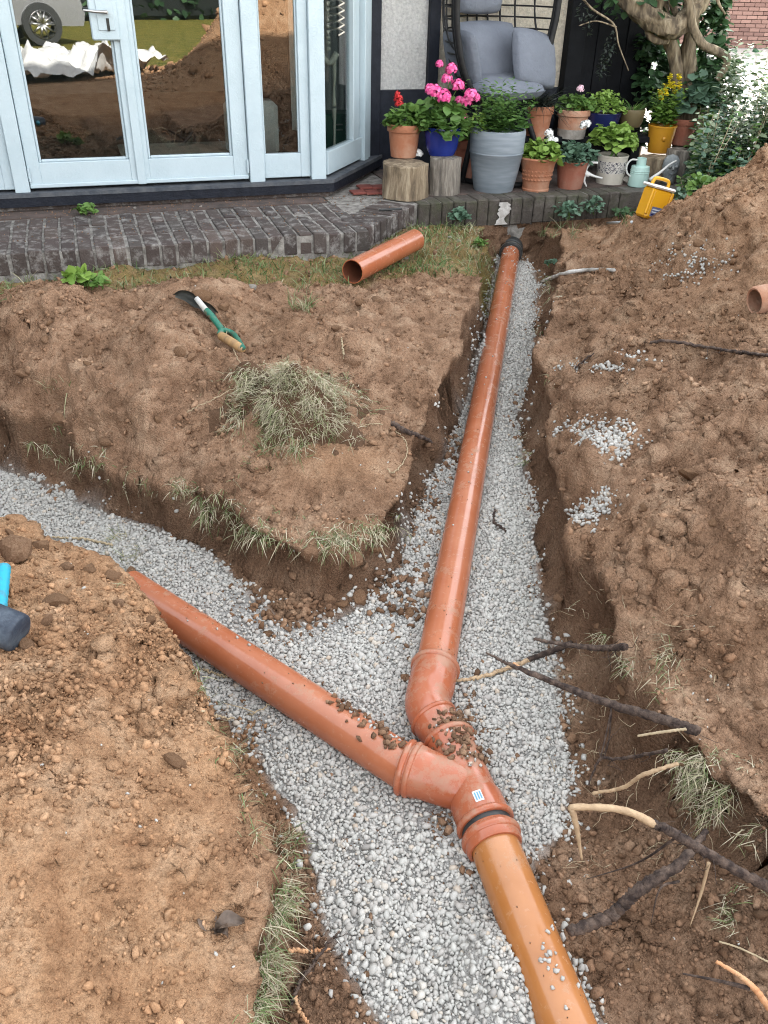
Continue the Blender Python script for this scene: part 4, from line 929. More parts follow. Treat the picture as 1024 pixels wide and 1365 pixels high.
root('broken_root', [(1040, 1192, 1.02), (965, 1150, 1.03), (900, 1112, 1.05), (872, 1098, 1.06)], [.011, .010, .0095, .0085], 'root', 'broken root with pale split end hanging over the right pit', jag=.003,
     parts=[([(874, 1099, 1.06), (830, 1080, 1.07), (768, 1076, 1.08), (761, 1080, 1.08)], [.0085, .0075, .0065, .006], 'root_pale', 'split_end'), ([(762, 1078, 1.08), (768, 1100, 1.07), (776, 1146, 1.055)], [.0065, .006, .002], 'root_pale', 'bent_tip'),
            ([(905, 1114, 1.05), (850, 1150, 1.1), (782, 1172, 1.12)], [.003, .002, .001], 'root', 'rootlet')])
root('thick_root', [(758, 1242, .97), (812, 1222, .99), (850, 1188, 1.01), (905, 1152, 1.05), (942, 1108, 1.13)], [.010, .0125, .012, .0125, .010, .006], 'root', 'thick dark root curving up from the pit floor', jag=.004,
     parts=[([(905, 1175, 1.03), (880, 1185, 1.0), (868, 1230, .98)], [.003, .002, .0008], 'root', 'rootlet'), ([(945, 1150, 1.06), (935, 1190, 1.04), (920, 1235, 1.0)], [.004, .003, .001], 'root_pale', 'rootlet')])
root('long_root', [(648, 870, 1.62), (680, 886, 1.58), (740, 910, 1.52), (800, 934, 1.45), (880, 958, 1.36), (930, 975, 1.30)], [.002, .005, .008, .010, .0115, .011], 'root', 'long dark root jutting from the right bank across the gravel', jag=.003,
     parts=[([(740, 910, 1.52), (705, 896, 1.57), (684, 884, 1.6)], [.0065, .005, .0035], 'root_red', 'peeled_patch'), ([(815, 941, 1.43), (812, 985, 1.42), (806, 1010, 1.41)], [.003, .002, .001], 'root', 'rootlet')])
root('pale_root', [(608, 912), (640, 907), (672, 896), (705, 884)], [.004, .005, .0055, .0065], 'root_pale', 'pale stripped root end touching the pipe bend', lift=.012,
     parts=[([(703, 884), (735, 872), (762, 862)], [.0075, .0085, .009], 'root', 'bark_length')])
root('side_root', [(712, 852, 1.70), (760, 860, 1.68), (800, 864, 1.62), (835, 862, 1.55)], [.004, .006, .008, .009], 'root', 'dark root stub pointing left above the long root', jag=.003)
root('thin_root', [(790, 1058, 1.24), (830, 1050, 1.22), (860, 1032, 1.2), (905, 1018, 1.2)], [.0035, .0042, .0045, .004], 'root_pale', 'thin bowed pale root in front of the dug face', jag=.002)
root('thin_root', [(785, 1046, 1.3), (800, 1012, 1.32), (825, 1012, 1.3), (890, 1000, 1.24)], [.002, .003, .0035, .004], 'root', 'thin forked brown root under the long root', jag=.003, parts=[([(800, 1012, 1.32), (808, 980, 1.35), (815, 945, 1.37)], [.002, .002, .0015], 'root', 'rootlet')])
root('thin_root', [(850, 981, 1.27), (890, 975, 1.25), (915, 972, 1.24)], [.0025, .003, .003], 'straw', 'short white root stub on the dug face', jag=.001)
root('bottom_root', [(1030, 1350, .76), (1008, 1320, .78), (985, 1300, .8), (955, 1282, .82)], [.006, .0055, .004, .003], 'root_red', 'peeled orange root at the bottom right corner', jag=.001, parts=[([(1000, 1318, .785), (960, 1308, .80), (910, 1298, .82)], [.0045, .003, .0015], 'root', 'bark_length')])
root('twig', [(957, 1259), (985, 1268), (1024, 1287)], [.0018, .002, .002], 'straw', 'straight pale twig on the pit floor at the right edge', 'twig', jag=.001)
root('black_root', [(766, 494), (800, 473), (880, 459), (935, 466), (985, 474), (1024, 479)], [.003, .005, .0055, .005, .005, .005], 'root', 'long thin black root lying across the right bank', lift=.012)
root('bank_root', [(518, 566), (545, 580), (570, 590), (592, 603)], [.009, .0085, .006, .003], 'root', 'dark root sticking out of the wedge of soil over the trench', lift=.012)
root('white_root', [(480, 570), (505, 568), (528, 578), (542, 595), (540, 615), (525, 632), (516, 628)], [.0016] * 7, 'straw', 'curled white root on the wedge of soil', lift=.008)
root('twig', [(660, 683), (658, 698), (668, 707), (674, 712)], [.0035, .004, .004, .003], 'root', 'small black crooked twig lying on the gravel', 'twig', lift=.012)
root('stick', [(70, 720), (110, 722), (150, 730)], [.003, .004, .004], 'straw', 'pale dry stick lying on the left bank', 'stick', lift=.012)
root('bottom_root', [(388, 1345), (400, 1315), (425, 1280), (452, 1246)], [.0035, .0035, .003, .002], 'root', 'thin dark root against the near left bank', lift=.015)
root('red_root', [(385, 1271), (412, 1273), (440, 1271)], [.003, .0045, .0025], 'root_red', 'short reddish root end beside the dark one at lower left', lift=.012)
root('bottom_root', [(392, 1330), (400, 1352), (412, 1372)], [.003, .003, .003], 'root_red', 'reddish root at the bottom edge left of the gravel', lift=.012)
root('stick', [(272, 897), (295, 905), (318, 905)], [.003, .003, .003], 'straw', 'bleached stick end under the branch pipe', 'stick', lift=.012)
root('dry_straw', [(270, 958), (310, 965), (345, 955), (370, 938)], [.0025, .0025, .002, .0016], 'straw', 'forked dry stem reaching over gravel below the branch pipe', 'stem', lift=.02, parts=[([(340, 957), (320, 950), (300, 945)], [.0018, .0015, .001], 'straw', 'side_stem')])
root('dry_straw', [(250, 560), (300, 535), (345, 510)], [.0014] * 3, 'straw', 'long dry grass stem left of the turf tuft', 'stem', lift=.03)
root('dry_straw', [(300, 440), (310, 470), (328, 500), (345, 512)], [.0014] * 4, 'straw', 'curved straw stem below the wooden spade grip', 'stem', lift=.02)
root('stub', [(459, 485), (457, 470), (455, 457)], [.004, .003, .002], 'straw', 'small pale forked stub behind the turf tuft', 'stub', lift=.02)
root('wire_root', [(252, 838), (290, 858), (320, 885), (350, 900)], [.0014] * 4, 'root', 'thin black wire-like root lying along the branch pipe', lift=.0)
n = 130; uu = rng.uniform(735, 960, n); vv = rng.uniform(780, 1180, n); hp_ = np.array([onG(a, b_) for a, b_ in zip(uu, vv)]); kk = hp_[:, 0] > .42
hp_ = hp_[kk]; n = len(hp_)
hr = MB()
for p in hp_:
    q = p.copy(); pts = [q.copy()]; d_ = np.array([random.uniform(-1, -.1), random.uniform(-1, .2), random.uniform(-.4, .6)])
    for _ in range(random.randint(3, 6)):
        d_ = d_ + np.random.default_rng(int(abs(q[0] * 1e6)) % 9999).normal(0, .5, 3); q = q + unit(d_) * random.uniform(.008, .02); pts.append(q.copy())
    hr.tube(pts, lerp_list([random.uniform(.0006, .0013), .0004], len(pts)), 4)
tag(hr.build('fine_roots', 'straw', smooth=True), 'fine hair roots on the dug face of the right bank', 'roots', kind='stuff')
# ================================================================== GRASS
def tuft_pts(spec):
    P_, D_, L_, W_, R_, T_ = [], [], [], [], [], []
    for (u, v, n_, ru, rv, l0, l1, t0, t1, lean, spread, droop) in spec:
        nb = max(3, n_ // 9)                                   # few ray hits, many blades each
        hits = [onG(u + a, v + b_) for a, b_ in zip(rng.normal(0, ru, nb), rng.normal(0, rv, nb))]
        for hpt in hits:
            m_ = max(1, n_ // nb)
            P_.append(hpt + rng.normal(0, .010, (m_, 3)) * np.array([1, 1, .1]))
            D_.append(np.array(lean) + rng.normal(0, spread, (m_, 3))); L_.append(rng.uniform(l0, l1, m_)); W_.append(rng.uniform(.00045, .0011, m_)); R_.append(rng.uniform(.3, 1) * droop * np.ones(m_) * rng.uniform(.5, 1.4, m_)); T_.append(np.clip(rng.normal((t0 + t1) / 2, (t1 - t0) / 2, m_), 0, 1))
    return [np.concatenate(a) for a in (P_, D_, L_, W_, R_, T_)]
def grass(name, spec, label, cat='grass'):
    spec = [(q[0] + random.uniform(-10, 10), q[1] + random.uniform(-4, 4), int(q[2] * random.choice((.35, .8, 1.6, 2.4))), q[3] * random.uniform(.6, 1.3), q[4] * random.uniform(.8, 1.6)) + tuple(q[5:]) for q in spec]
    P_, D_, L_, W_, R_, T_ = tuft_pts(spec); V_, F_, t_ = blades(P_, D_, L_, W_ * (.7 + .3 * np.clip(P_[:, 1], .5, 4)), R_, T_)
    return tag(npmesh(name, V_, F_, 'grass', attrs={'tone': t_}), label, cat, kind='stuff')
TOW = (0, -.8, .25)                                           # leaning towards the camera, over the edge
grass('turf_edge', [(u, v, n_, 16, 6, .015, .05, .2, .95, TOW, .7, .8) for u, v, n_ in ((90, 602, 50), (120, 612, 40), (165, 628, 60), (190, 640, 40), (240, 650, 50), (280, 655, 60), (295, 672, 70), (320, 690, 90), (345, 700, 90), (375, 712, 110), (400, 715, 110), (425, 715, 120), (450, 716, 130), (475, 712, 110), (500, 708, 100), (520, 700, 60), (280, 690, 50), (60, 590, 40), (330, 705, 60))],
      'torn turf hanging over the edge of the wedge of soil')
grass('turf_edge', [(u, v, n_, 9, 14, .014, .048, .2, .9, (.45, -.15, .25), .75, .8) for u, v, n_ in ((258, 840, 60), (262, 870, 80), (268, 905, 90), (275, 940, 90), (285, 970, 60), (300, 1005, 40), (318, 1030, 70), (325, 1065, 60), (345, 1105, 40), (372, 1130, 110), (380, 1145, 60), (372, 1180, 80), (368, 1215, 90), (362, 1250, 90), (350, 1290, 110), (345, 1330, 110), (240, 820, 30))],
      'straggly turf along the edge of the near left bank')
grass('turf_edge', [(u, v, n_, 12, 10, .03, .08, .35, .85, (-.4, -.4, .4), .6, .5) for u, v, n_ in ((165, 735, 70), (178, 755, 50), (150, 725, 30))], 'bleached grass tuft at the left bank where gravel begins')
grass('turf_edge', [(u, v, n_, 9, 8, .012, .045, .35, 1.0, (-.5, -.4, .0), .75, .8) for u, v, n_ in ((700, 600, 90), (712, 610, 40), (745, 510, 40), (735, 385, 40), (720, 440, 20), (770, 800, 25), (800, 850, 40), (845, 880, 60), (880, 900, 60), (900, 870, 20), (870, 830, 20), (930, 1020, 120), (925, 1045, 90), (945, 1075, 80), (960, 1060, 50), (910, 1010, 40), (1000, 1205, 70), (985, 1215, 50), (990, 1100, 40), (960, 1010, 40), (1005, 1020, 30))],
      'tufts of dry grass and fine roots on the right bank')
# upturned sod on the wedge
sod_c = onG(398, 560)
spec = [(392 + a, 545 + b_, 300, 18, 13, .014, .05, .3, .95, (.1 * a / 20, -.4, .5), .8, .7) for a in (-62, -40, -20, 0, 20, 40, 60) for b_ in (-24, -8, 8, 22, 36)]
spec += [(350 + 20 * k, 600 - 6 * k, 40, 12, 8, .04, .08, .05, .35, (0, -.5, .7), .5, .5) for k in range(6)] + [(355, 625, 40, 6, 4, .03, .05, 0, .2, (0, -.3, .9), .4, .4), (460, 555, 60, 18, 8, .03, .07, .1, .5, (.2, -.4, .8), .5, .5)]
P_, D_, L_, W_, R_, T_ = tuft_pts(spec)
cs_ = onG(395, 548)
keep_ = (vnoise(P_ * np.array([1, 1, 0]), .05, 144) + .5 * rng.normal(size=len(P_)) * .5 > -.12)
P_, D_, L_, W_, R_, T_ = [a[keep_] for a in (P_, D_, L_, W_, R_, T_)]
D_ = D_ * .6 + np.stack([vnoise(P_, .06, 141), vnoise(P_, .06, 142), .5 * vnoise(P_, .06, 143)], 1) * 1.1
hump = .14 * np.exp(-((P_[:, 0] - cs_[0]) / .20) ** 2 - ((P_[:, 1] - cs_[1] - .06) / .15) ** 2) * (T_ > .3)
P_[:, 2] += hump * rng.uniform(.55, 1, len(hump))
V_, F_, t_ = blades(P_, D_, L_, W_ * 1.1, R_, T_)
sod = thing('turf_sod', cs_, 'upturned clump of dry tangled turf sitting on the wedge of soil', 'turf')
o = npmesh('blades', V_, F_, 'grass', parent=sod, attrs={'tone': t_}); tag(o, kind='stuff')
sx, sy = np.meshgrid(np.linspace(-.3, .3, 46), np.linspace(-.22, .28, 40)); sx, sy = sx.ravel(), sy.ravel()
sz_ = .135 * np.exp(-(sx / .20) ** 2 - ((sy - .06) / .15) ** 2) - .035 + .03 * fbm(np.stack([sx, sy, 0 * sx], 1), .07, 2, 99)
q_ = (np.arange(39)[:, None] * 46 + np.arange(45)[None]).ravel()
o = npmesh('root_mat', np.stack([sx + cs_[0], sy + cs_[1], height(sx + cs_[0], sy + cs_[1]) + sz_], 1), [np.stack([q_, q_ + 1, q_ + 47, q_ + 46], 1)], 'crumb', parent=sod, smooth=True, attrs={'sub': sx * 0, 'damp': sx * 0 + .75, 'tone': sx * 0 + .2})
# turf strip in front of the patio
n = 26000
lx = rng.uniform(-2.2, .66, n); ly = rng.uniform(3.3, 5.15, n); lm_ = field(LAWN, lx, ly)
pe = 3.93 + (lx + 1.75) * .36                                  # patio front line
k_ = (rng.random(n) < np.minimum(1, lm_ * 1.9) * (.30 + .7 * sstep(-.25, .35, vnoise(np.stack([lx, ly, 0 * lx], 1), .22, 77)))) & ((ly < pe + .02) | (lx > -.05)) & (lx > -.62 * (ly))
lx, ly = lx[k_], ly[k_]; n = len(lx)
tn_ = np.clip(.20 + .36 * vnoise(np.stack([lx, ly, 0 * lx], 1), .25, 71) + rng.normal(0, .16, n), 0, 1)
V_, F_, t_ = blades(np.stack([lx, ly, height(lx, ly) - .004], 1), np.array([0, -.1, 1.0]) + rng.normal(0, .45, (n, 3)), rng.uniform(.025, .085, n), rng.uniform(.0012, .0028, n), rng.uniform(.1, .6, n), tn_)
tag(npmesh('lawn_strip', V_, F_, 'grass', attrs={'tone': t_}), 'patchy green and straw grass between soil and patio', 'grass', kind='stuff')
grass('weeds_edge', [(u, v, n_, 14, 5, .05, .12, .1, .6, (0, -.2, 1), .45, .4) for u, v, n_ in ((400, 405, 50), (410, 395, 40), (575, 350, 60), (610, 340, 70), (640, 345, 60), (590, 300, 50), (620, 290, 40), (180, 350, 40), (320, 345, 40), (20, 390, 50), (560, 365, 60), (65, 515, 30), (745, 310, 30), (770, 305, 30), (830, 290, 30))], 'tufts of longer grass at the edge of the patio')

# ================================================================== PATIO
HA = math.radians(19.0)
hE = np.array([math.cos(HA), math.sin(HA), 0]); hN = np.array([-math.sin(HA), math.cos(HA), 0]); hZ = np.array([0, 0, 1.0])
HP = U(200, 243, .66)                                         # foot of the door leaves
def H(s, t, z): return np.array([HP[0], HP[1], 0]) + hE * s + hN * t + hZ * z
def hs_of(u, v, t=0.0):
    q = UP(u, v, H(0, t, 0), hN) - np.array([HP[0], HP[1], 0]); return q @ hE, q[2]
def hst(p): q = np.asarray(p) - np.array([HP[0], HP[1], 0]); return q @ hE, q @ hN
PZ = .55
s1, t1 = hst(U(490, 304, PZ)); s2, t2 = hst(U(556, 271, PZ))   # corner where the brick edge turns back, and where it meets the low wall
tF = np.mean([hst(U(0, 340, PZ))[1], hst(U(200, 326, PZ))[1], hst(U(410, 313, PZ))[1]])
tB = -0.045
def hbox(mb, s0, s1_, t0, t1_, z0, z1, bev=0.0):
    return mb.obox(H((s0 + s1_) / 2, (t0 + t1_) / 2, (z0 + z1) / 2), hE * (s1_ - s0) / 2, hN * (t1_ - t0) / 2, hZ * (z1 - z0) / 2, bev)
patio = MB(); hbox(patio, -3.5, s1 - .03, tF + .010, .75, .2, PZ - .007)
# wedge towards the low wall and the ground behind it
SR = 3.9
_e = np.array([s2 - s1, t2 - t1]); _n = np.array([-_e[1], _e[0]]) / np.linalg.norm(_e) * .016
patio.add([H(s1 - .03 + _n[0], tF + .012 + _n[1] + .012, PZ - .007), H(s2 + _n[0], t2 + .012, PZ - .007), H(SR, t2 + .012, PZ - .007), H(SR, 2.2, PZ - .007), H(s1 - .03, 2.2, PZ - .007),
           H(s1 - .03 + _n[0], tF + .012 + _n[1] + .012, .2), H(s2 + _n[0], t2 + .012, .2), H(SR, t2 + .012, .2), H(SR, 2.2, .2), H(s1 - .03, 2.2, .2)],
          [(0, 1, 2, 3, 4), (5, 6, 1, 0), (6, 7, 2, 1), (7, 8, 3, 2), (9, 5, 0, 4)])
patio_o = patio.build('patio', 'mortar'); tag(patio_o, kind='structure')
bm_ = MB().obox((0, 0, 0), (.0325, 0, 0), (0, .1075, 0), (0, 0, .051), .004)
bk = bm_.build('brick', 'brick'); bmesh_data = bk.data; bpy.data.objects.remove(bk)
def brick(c, rotz, scl=(1, 1, 1), parent=None):
    o = bpy.data.objects.new('brick', bmesh_data); COL.objects.link(o); o.parent = parent
    o.location = [float(x) for x in c]; o.rotation_euler = (random.uniform(-.02, .02), random.uniform(-.02, .02), rotz + random.uniform(-.02, .02)); o.scale = scl
s_ = -2.35
while s_ < s1 - .02:
    for row in range(3):
        tt = tF + .1075 + row * .224 + (random.uniform(-.006, .006) if row == 0 else 0)
        if tt + .1 < tB + .2: brick(H(s_ + random.uniform(-.003, .003), tt, PZ - .051 + random.uniform(-.006, .005)), HA, (random.uniform(.94, 1.02), random.uniform(.95, .985), 1), parent=patio_o)
    s_ += .0755
ed = np.array([s2 - s1, t2 - t1]); eL = np.linalg.norm(ed); ea = math.atan2(ed[1], ed[0])
k = .05
while k < eL - .02:
    ss, tt = s1 + ed[0] * k / eL, t1 + ed[1] * k / eL
    nn = np.array([-ed[1], ed[0]]) / eL
    brick(H(ss + nn[0] * .1075, tt + nn[1] * .1075, PZ - .051 + random.uniform(-.004, .004)), HA + ea, parent=patio_o); k += .0755
MB().add([H(-3.4, tF + .02, .2), H(-3.4, tF + .02, .452), H(s1 - .02, t1 + .03, .452), H(s1 - .02, t1 + .03, .2), H(-3.4, tF + .05, .452), H(s1 - .02, t1 + .06, .452)], [(0, 3, 2, 1), (1, 2, 5, 4)]).build('footing', 'mossy', patio_o)
# low wall under the pots
lw = thing('low_wall', H((s2 + SR) / 2, t2, .2), 'low mossy concrete retaining wall below the row of pots', 'wall')
hbox(MB(), s2 + .03, SR, t2 + .004, t2 + .16, .398, PZ - .004, .004).build('core', 'mossy', lw)
bm2 = MB().obox((0, 0, 0), (.0345, 0, 0), (0, .085, 0), (0, 0, .076), .005).build('brick', 'mossy_brick'); bm2d = bm2.data; bpy.data.objects.remove(bm2)
k = s2 + .04
while k < SR - 1.0:
    o = bpy.data.objects.new('brick', bm2d); COL.objects.link(o); o.parent = lw
    o.location = (H(k, t2 + .065 + random.uniform(-.004, .004), PZ - .075 + random.uniform(-.004, .003)) - ORG[lw.name]).tolist(); o.rotation_euler = (random.uniform(-.02, .02), random.uniform(-.02, .02), HA + random.uniform(-.02, .02)); k += .074
# soil and rubble face below it
fs_, fz_ = np.meshgrid(np.linspace(s2 - .1, SR - .6, 240), np.linspace(.0, .405, 44)); fs_, fz_ = fs_.ravel(), fz_.ravel()
fp_ = np.array([H(a, t2 - .005, b_) for a, b_ in zip(fs_, fz_)]); dd_ = .035 * fbm(fp_, .12, 3, 120) + .03 * np.abs(vnoise(fp_, .05, 122)) + .03 * (1 - fz_ / .4)
hole = np.exp(-((fs_ - hst(AX_MAIN[0])[0]) / .10) ** 2 - ((fz_ - .25) / .09) ** 2)
fp_ = fp_ - hN * (dd_ - .0 * hole)[:, None]
q_ = (np.arange(43)[:, None] * 240 + np.arange(239)[None]).ravel()
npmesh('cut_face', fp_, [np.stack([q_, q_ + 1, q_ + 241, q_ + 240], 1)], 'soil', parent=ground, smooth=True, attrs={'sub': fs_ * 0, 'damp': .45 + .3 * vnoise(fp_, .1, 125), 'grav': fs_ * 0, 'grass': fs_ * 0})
# pale mortar smear above the pipe
sm_s, _ = hst(UP(668, 285, H(0, t2 - .02, 0), hN)); sm = MB()
rows = 16; w0, off = .03, 0
for k in range(rows):
    z = .535 - k * .0086; w0 = min(.075, max(.012, w0 + random.uniform(-.013, .014))); off += random.uniform(-.007, .007)
    sm.v += [tuple(H(sm_s + off - w0, t2 - .0265, z)), tuple(H(sm_s + off + w0 * 1.1, t2 - .0265, z))]
    if k: sm.f.append((2 * k - 2, 2 * k, 2 * k + 1, 2 * k - 1))
sm.build('mortar_smear', 'lime', lw)
# dirty floor behind the wall and red tiles by the bay
pf = MB(); hbox(pf, -3.2, s1 - .05, tF + .672, .02, PZ - .02, PZ + .0015); hbox(pf, s2 + .02, SR - .02, t2 + .165, 2.15, PZ - .02, PZ + .001); pf.build('paving', 'paving_dark', patio_o)
for k in range(5):
    p_ = U(478 + 9 * k, 256 - (k % 2) * 7, PZ + .006); MB().obox(p_, hE * .045, hN * .045, hZ * .006, .002).build('red_tile', 'tile_red', patio_o)
# debris on the patio
n = 900; ds = rng.uniform(-2.2, s1 + .3, n); dt = rng.uniform(tF + .03, tB + .05, n); dt = np.where(rng.random(n) < .55, tB - np.abs(rng.normal(0, .10, n)), dt)
dp = np.array([H(a, min(b_, .02), PZ + .002) for a, b_ in zip(ds, dt)]); dsz = rng.uniform(.0015, .005, n)
V1, F1 = pebbles(dp, dsz, 'ico', .5, .3)
tag(npmesh('patio_grit', V1, [F1], 'crumb', attrs={'sub': np.zeros(len(V1)), 'damp': np.repeat(rng.random(n) * .6, 12), 'tone': np.repeat(rng.random(n), 12)}), 'grit and soil specks on the brick patio', 'grit', kind='stuff')
for (u, v, r) in ((335, 384, .018), (540, 345, .016), (148, 345, .014), (268, 276, .010), (180, 278, .010), (598, 318, .016), (612, 322, .014)):
    p_ = onG(u, v) if v > 300 else U(u, v, PZ)
    o = bpy.data.objects.new('stone', CLODS[random.randrange(8)].copy()); o.data.materials[0] = M['flint']; COL.objects.link(o)
    o.location = (float(p_[0]), float(p_[1]), float(p_[2] + r * .3)); o.scale = (r, r, r)
    tag(o, {335: 'flat pale stone on the grass behind the spade', 540: 'small stone on the grass beside the pipe offcut', 148: 'pale chip of mortar at the patio edge below the weed', 268: 'pebble at the foot of the sill below the door hinge', 180: 'pebble under the sill near the patio weed', 598: 'white chip on the grass beyond the pipe offcut', 612: 'second white chip on the grass nearer the trench'}[u], 'stone')
# marker pen lying on the patio
p_ = U(522, 279, PZ + .008)
MB().tube([p_ - hE * .07, p_ + hE * .02, p_ + hE * .06], [.006, .007, .004], 10).build('marker', 'rubber', loc=p_)
tag(bpy.data.objects[bpy.context.scene.collection.objects[-1].name], 'black marker pen lying on the brick patio by the logs', 'pen')

# ================================================================== HOUSE
house = thing('house', H(0, .6, .5), 'rendered house with pale blue bay doors and black timber', 'house')
ZS, ZT = .655, 2.75                                           # foot and head of the bay frames
s_c = hs_of(430, 234)[0]; s_p, t_p = hst(U(503, 211, .66)); t_p = max(t_p, .60)
TW = t_p + .05                                                # plane of the main wall
s_end = hs_of(862, 120, TW)[0]
def part(name, material, fn, parent=None, **k):
    mb = MB(); fn(mb); return mb.build(name, material, parent or house, **k)
def strut(name, s0, s1_, z0, z1, t0=-.03, t1_=.03, parent=None, material='paint', bev=.003):
    return part(name, material, lambda mb: hbox(mb, s0, s1_, t0, t1_, z0, z1, bev), parent)
SX = lambda u, v: hs_of(u, v)[0]
gL0, gL1, gR0, gR1 = SX(52, 218), SX(172, 212), SX(197, 209), SX(310, 210)
dL0, dM, dR1 = SX(40, 248), SX(193, 240), SX(332, 238)
fg0, fg1, fx0 = SX(352, 207), SX(400, 205), SX(345, 237)
zg = .785
def leaf_door(name, a, b_, g0, g1, hinge_s):
    d = bpy.data.objects.new(name, None); COL.objects.link(d); d.parent = house; ORG[d.name] = ORG[house.name]
    strut('stile', a + .002, g0, ZS + .004, ZT, -.022, .028, d); strut('stile', g1, b_ - .002, ZS + .004, ZT, -.022, .028, d)
    strut('bottom_rail', g0 - .0015, g1 + .0015, ZS + .004, zg, -.020, .026, d)
    strut('drip_bar', a + .004, b_ - .004, ZS + .006, ZS + .026, -.032, -.023, d)
    for q0, q1 in ((g0, g0 + .014), (g1 - .014, g1)): strut('glazing_bead', q0, q1, zg, ZT, -.008, .006, d, bev=.004)
    strut('glazing_bead', g0 + .0145, g1 - .0145, zg, zg + .014, -.008, .006, d, bev=.004)
    part('pane', 'glass', lambda mb: hbox(mb, g0 - .004, g1 + .004, .008, .014, zg - .004, ZT - .02), d)
    for zz in (ZS + .075,):
        part('hinge', 'paint', lambda mb: mb.tube([H(hinge_s, -.034, zz - .035), H(hinge_s, -.034, zz - .004), H(hinge_s, -.034, zz + .004), H(hinge_s, -.034, zz + .035)], [.006, .0065, .0065, .006], 10), d, smooth=True, angle=40)
    return d
dl_ = leaf_door('french_door', dL0, dM, gL0, gL1, dL0 + .008)
dr_ = leaf_door('french_door', dM, dR1, gR0, gR1, dR1 - .008)
strut('cover_strip', gL1 + .03, gR0 - .025, ZS + .004, ZT, -.036, -.0225, dl_)
# lock box and lever
l0, lz0 = hs_of(114, 54); l1, lz1 = hs_of(160, 52); l0 = l1 - .135; lz0 = hs_of(135, 53)[1]
lock = strut('lock_box', l0, l1, lz0, lz0 + .40, -.050, .0, dl_, bev=.006)
strut('lock_panel', l0 + .035, l1 - .02, lz0 + .045, lz0 + .33, -.056, -.0502, lock, bev=.002)
lv = hs_of(140, 15); ls, lz = lv
part('handle', 'steel', lambda mb: (mb.tube([H(ls - .0, -.050, lz), H(ls, -.095, lz)], [.010, .009], 12), mb.tube([H(ls + .004, -.093, lz), H(ls - .05, -.096, lz + .002), H(ls - .105, -.094, lz + .008)], [.009, .007, .0065], 12)), lock, smooth=True, angle=40)
part('keyhole_plate', 'toolblade', lambda mb: mb.obox(H(ls + .004, -.0575, lz - .055), hE * .007, hN * .0015, hZ * .028, .001), lock)
strut('frame_post', dR1 + .001, fx0 + .03, ZS - .012, ZT, -.045, .04)
strut('frame_post', dL0 - .075, dL0 - .001, ZS - .012, ZT, -.045, .04)
def fixed(name, a, b_, g0, g1):
    d = bpy.data.objects.new(name, None); COL.objects.link(d); d.parent = house; ORG[d.name] = ORG[house.name]
    strut('frame_stile', a, g0, ZS + .002, ZT, -.018, .028, d); strut('frame_stile', g1, b_, ZS + .002, ZT, -.018, .028, d); strut('frame_rail', g0 - .001, g1 + .001, ZS + .002, zg, -.016, .026, d)
    for q0, q1 in ((g0, g0 + .010), (g1 - .010, g1)): strut('glazing_bead', q0, q1, zg, ZT, -.006, .006, d, bev=.003)
    part('pane', 'glass', lambda mb: hbox(mb, g0 - .004, g1 + .004, .008, .014, zg - .004, ZT - .02), d)
fixed('side_light', fx0 + .0305, s_c - .075, fg0, fg1)
strut('corner_post', s_c - .0745, s_c + .012, ZS - .012, ZT, -.045, .05)
fixed('side_light', dL0 - .50, dL0 - .0755, dL0 - .45, dL0 - .125)
fixed('side_light', dL0 - 1.05, dL0 - .501, dL0 - .98, dL0 - .55)
# angled return of the bay
ra = np.array([s_c + .012, .0]); rb = np.array([s_p - .02, t_p - .01]); rd = (rb - ra); rL = np.linalg.norm(rd); rd = rd / rL; rn = np.array([-rd[1], rd[0]])
def rbox(mb, a, b_, o0, o1, z0, z1, bev=.003):
    c = ra + rd * (a + b_) / 2 + rn * (o0 + o1) / 2
    return mb.obox(H(c[0], c[1], (z0 + z1) / 2), (hE * rd[0] + hN * rd[1]) * (b_ - a) / 2, (hE * rn[0] + hN * rn[1]) * (o1 - o0) / 2, hZ * (z1 - z0) / 2, bev)
ret = bpy.data.objects.new('return_light', None); COL.objects.link(ret); ret.parent = house; ORG[ret.name] = ORG[house.name]
rg0, rg1 = .012, rL * .60
part('frame_rail', 'paint', lambda mb: rbox(mb, .012, rL * .80, -.020, .026, ZS + .002, zg), ret)
part('frame_stile', 'paint', lambda mb: rbox(mb, rg1, rL * .66, -.018, .026, zg, ZT), ret)
part('frame_stile', 'paint', lambda mb: rbox(mb, rL * .66, rL * .78, -.006, .026, zg, ZT), ret)
part('frame_post', 'paint', lambda mb: rbox(mb, rL * .80, rL * .90, -.040, .04, ZS - .012, ZT), ret)
part('frame_post', 'paint', lambda mb: rbox(mb, rL * .90, rL * 1.0, -.026, .04, ZS - .012, ZT), ret)
part('pane', 'glass', lambda mb: rbox(mb, rg0 - .01, rg1 + .004, .008, .014, zg - .004, ZT - .02, 0), ret)
# sill: slate-topped board on black fascia
so = .075
def sill_poly(o, sl):
    c1 = np.array([s_c + .012 + o * math.tan(math.atan2(rd[1], rd[0]) / 2), -o]); c2 = rb + rd * .10 - rn * o
    return [(sl, -o), tuple(c1), tuple(c2), (c2[0], TW + .02), (sl, TW + .02)]
def slab(mb, poly, z0, z1):
    n_ = len(poly); vs_ = [H(a, b_, z0) for a, b_ in poly] + [H(a, b_, z1) for a, b_ in poly]
    return mb.add(vs_, [tuple(range(n_))[::-1], tuple(range(n_, 2 * n_))] + [(i_, (i_ + 1) % n_, n_ + (i_ + 1) % n_, n_ + i_) for i_ in range(n_)])
part('sill', 'slate', lambda mb: slab(mb, sill_poly(so, -3.0), ZS - .030, ZS - .010))
part('fascia', 'black', lambda mb: slab(mb, sill_poly(so - .004, -3.0), ZS - .078, ZS - .0302))
part('plinth', 'brick', lambda mb: slab(mb, sill_poly(.03, -3.0), .3, ZS - .0782))
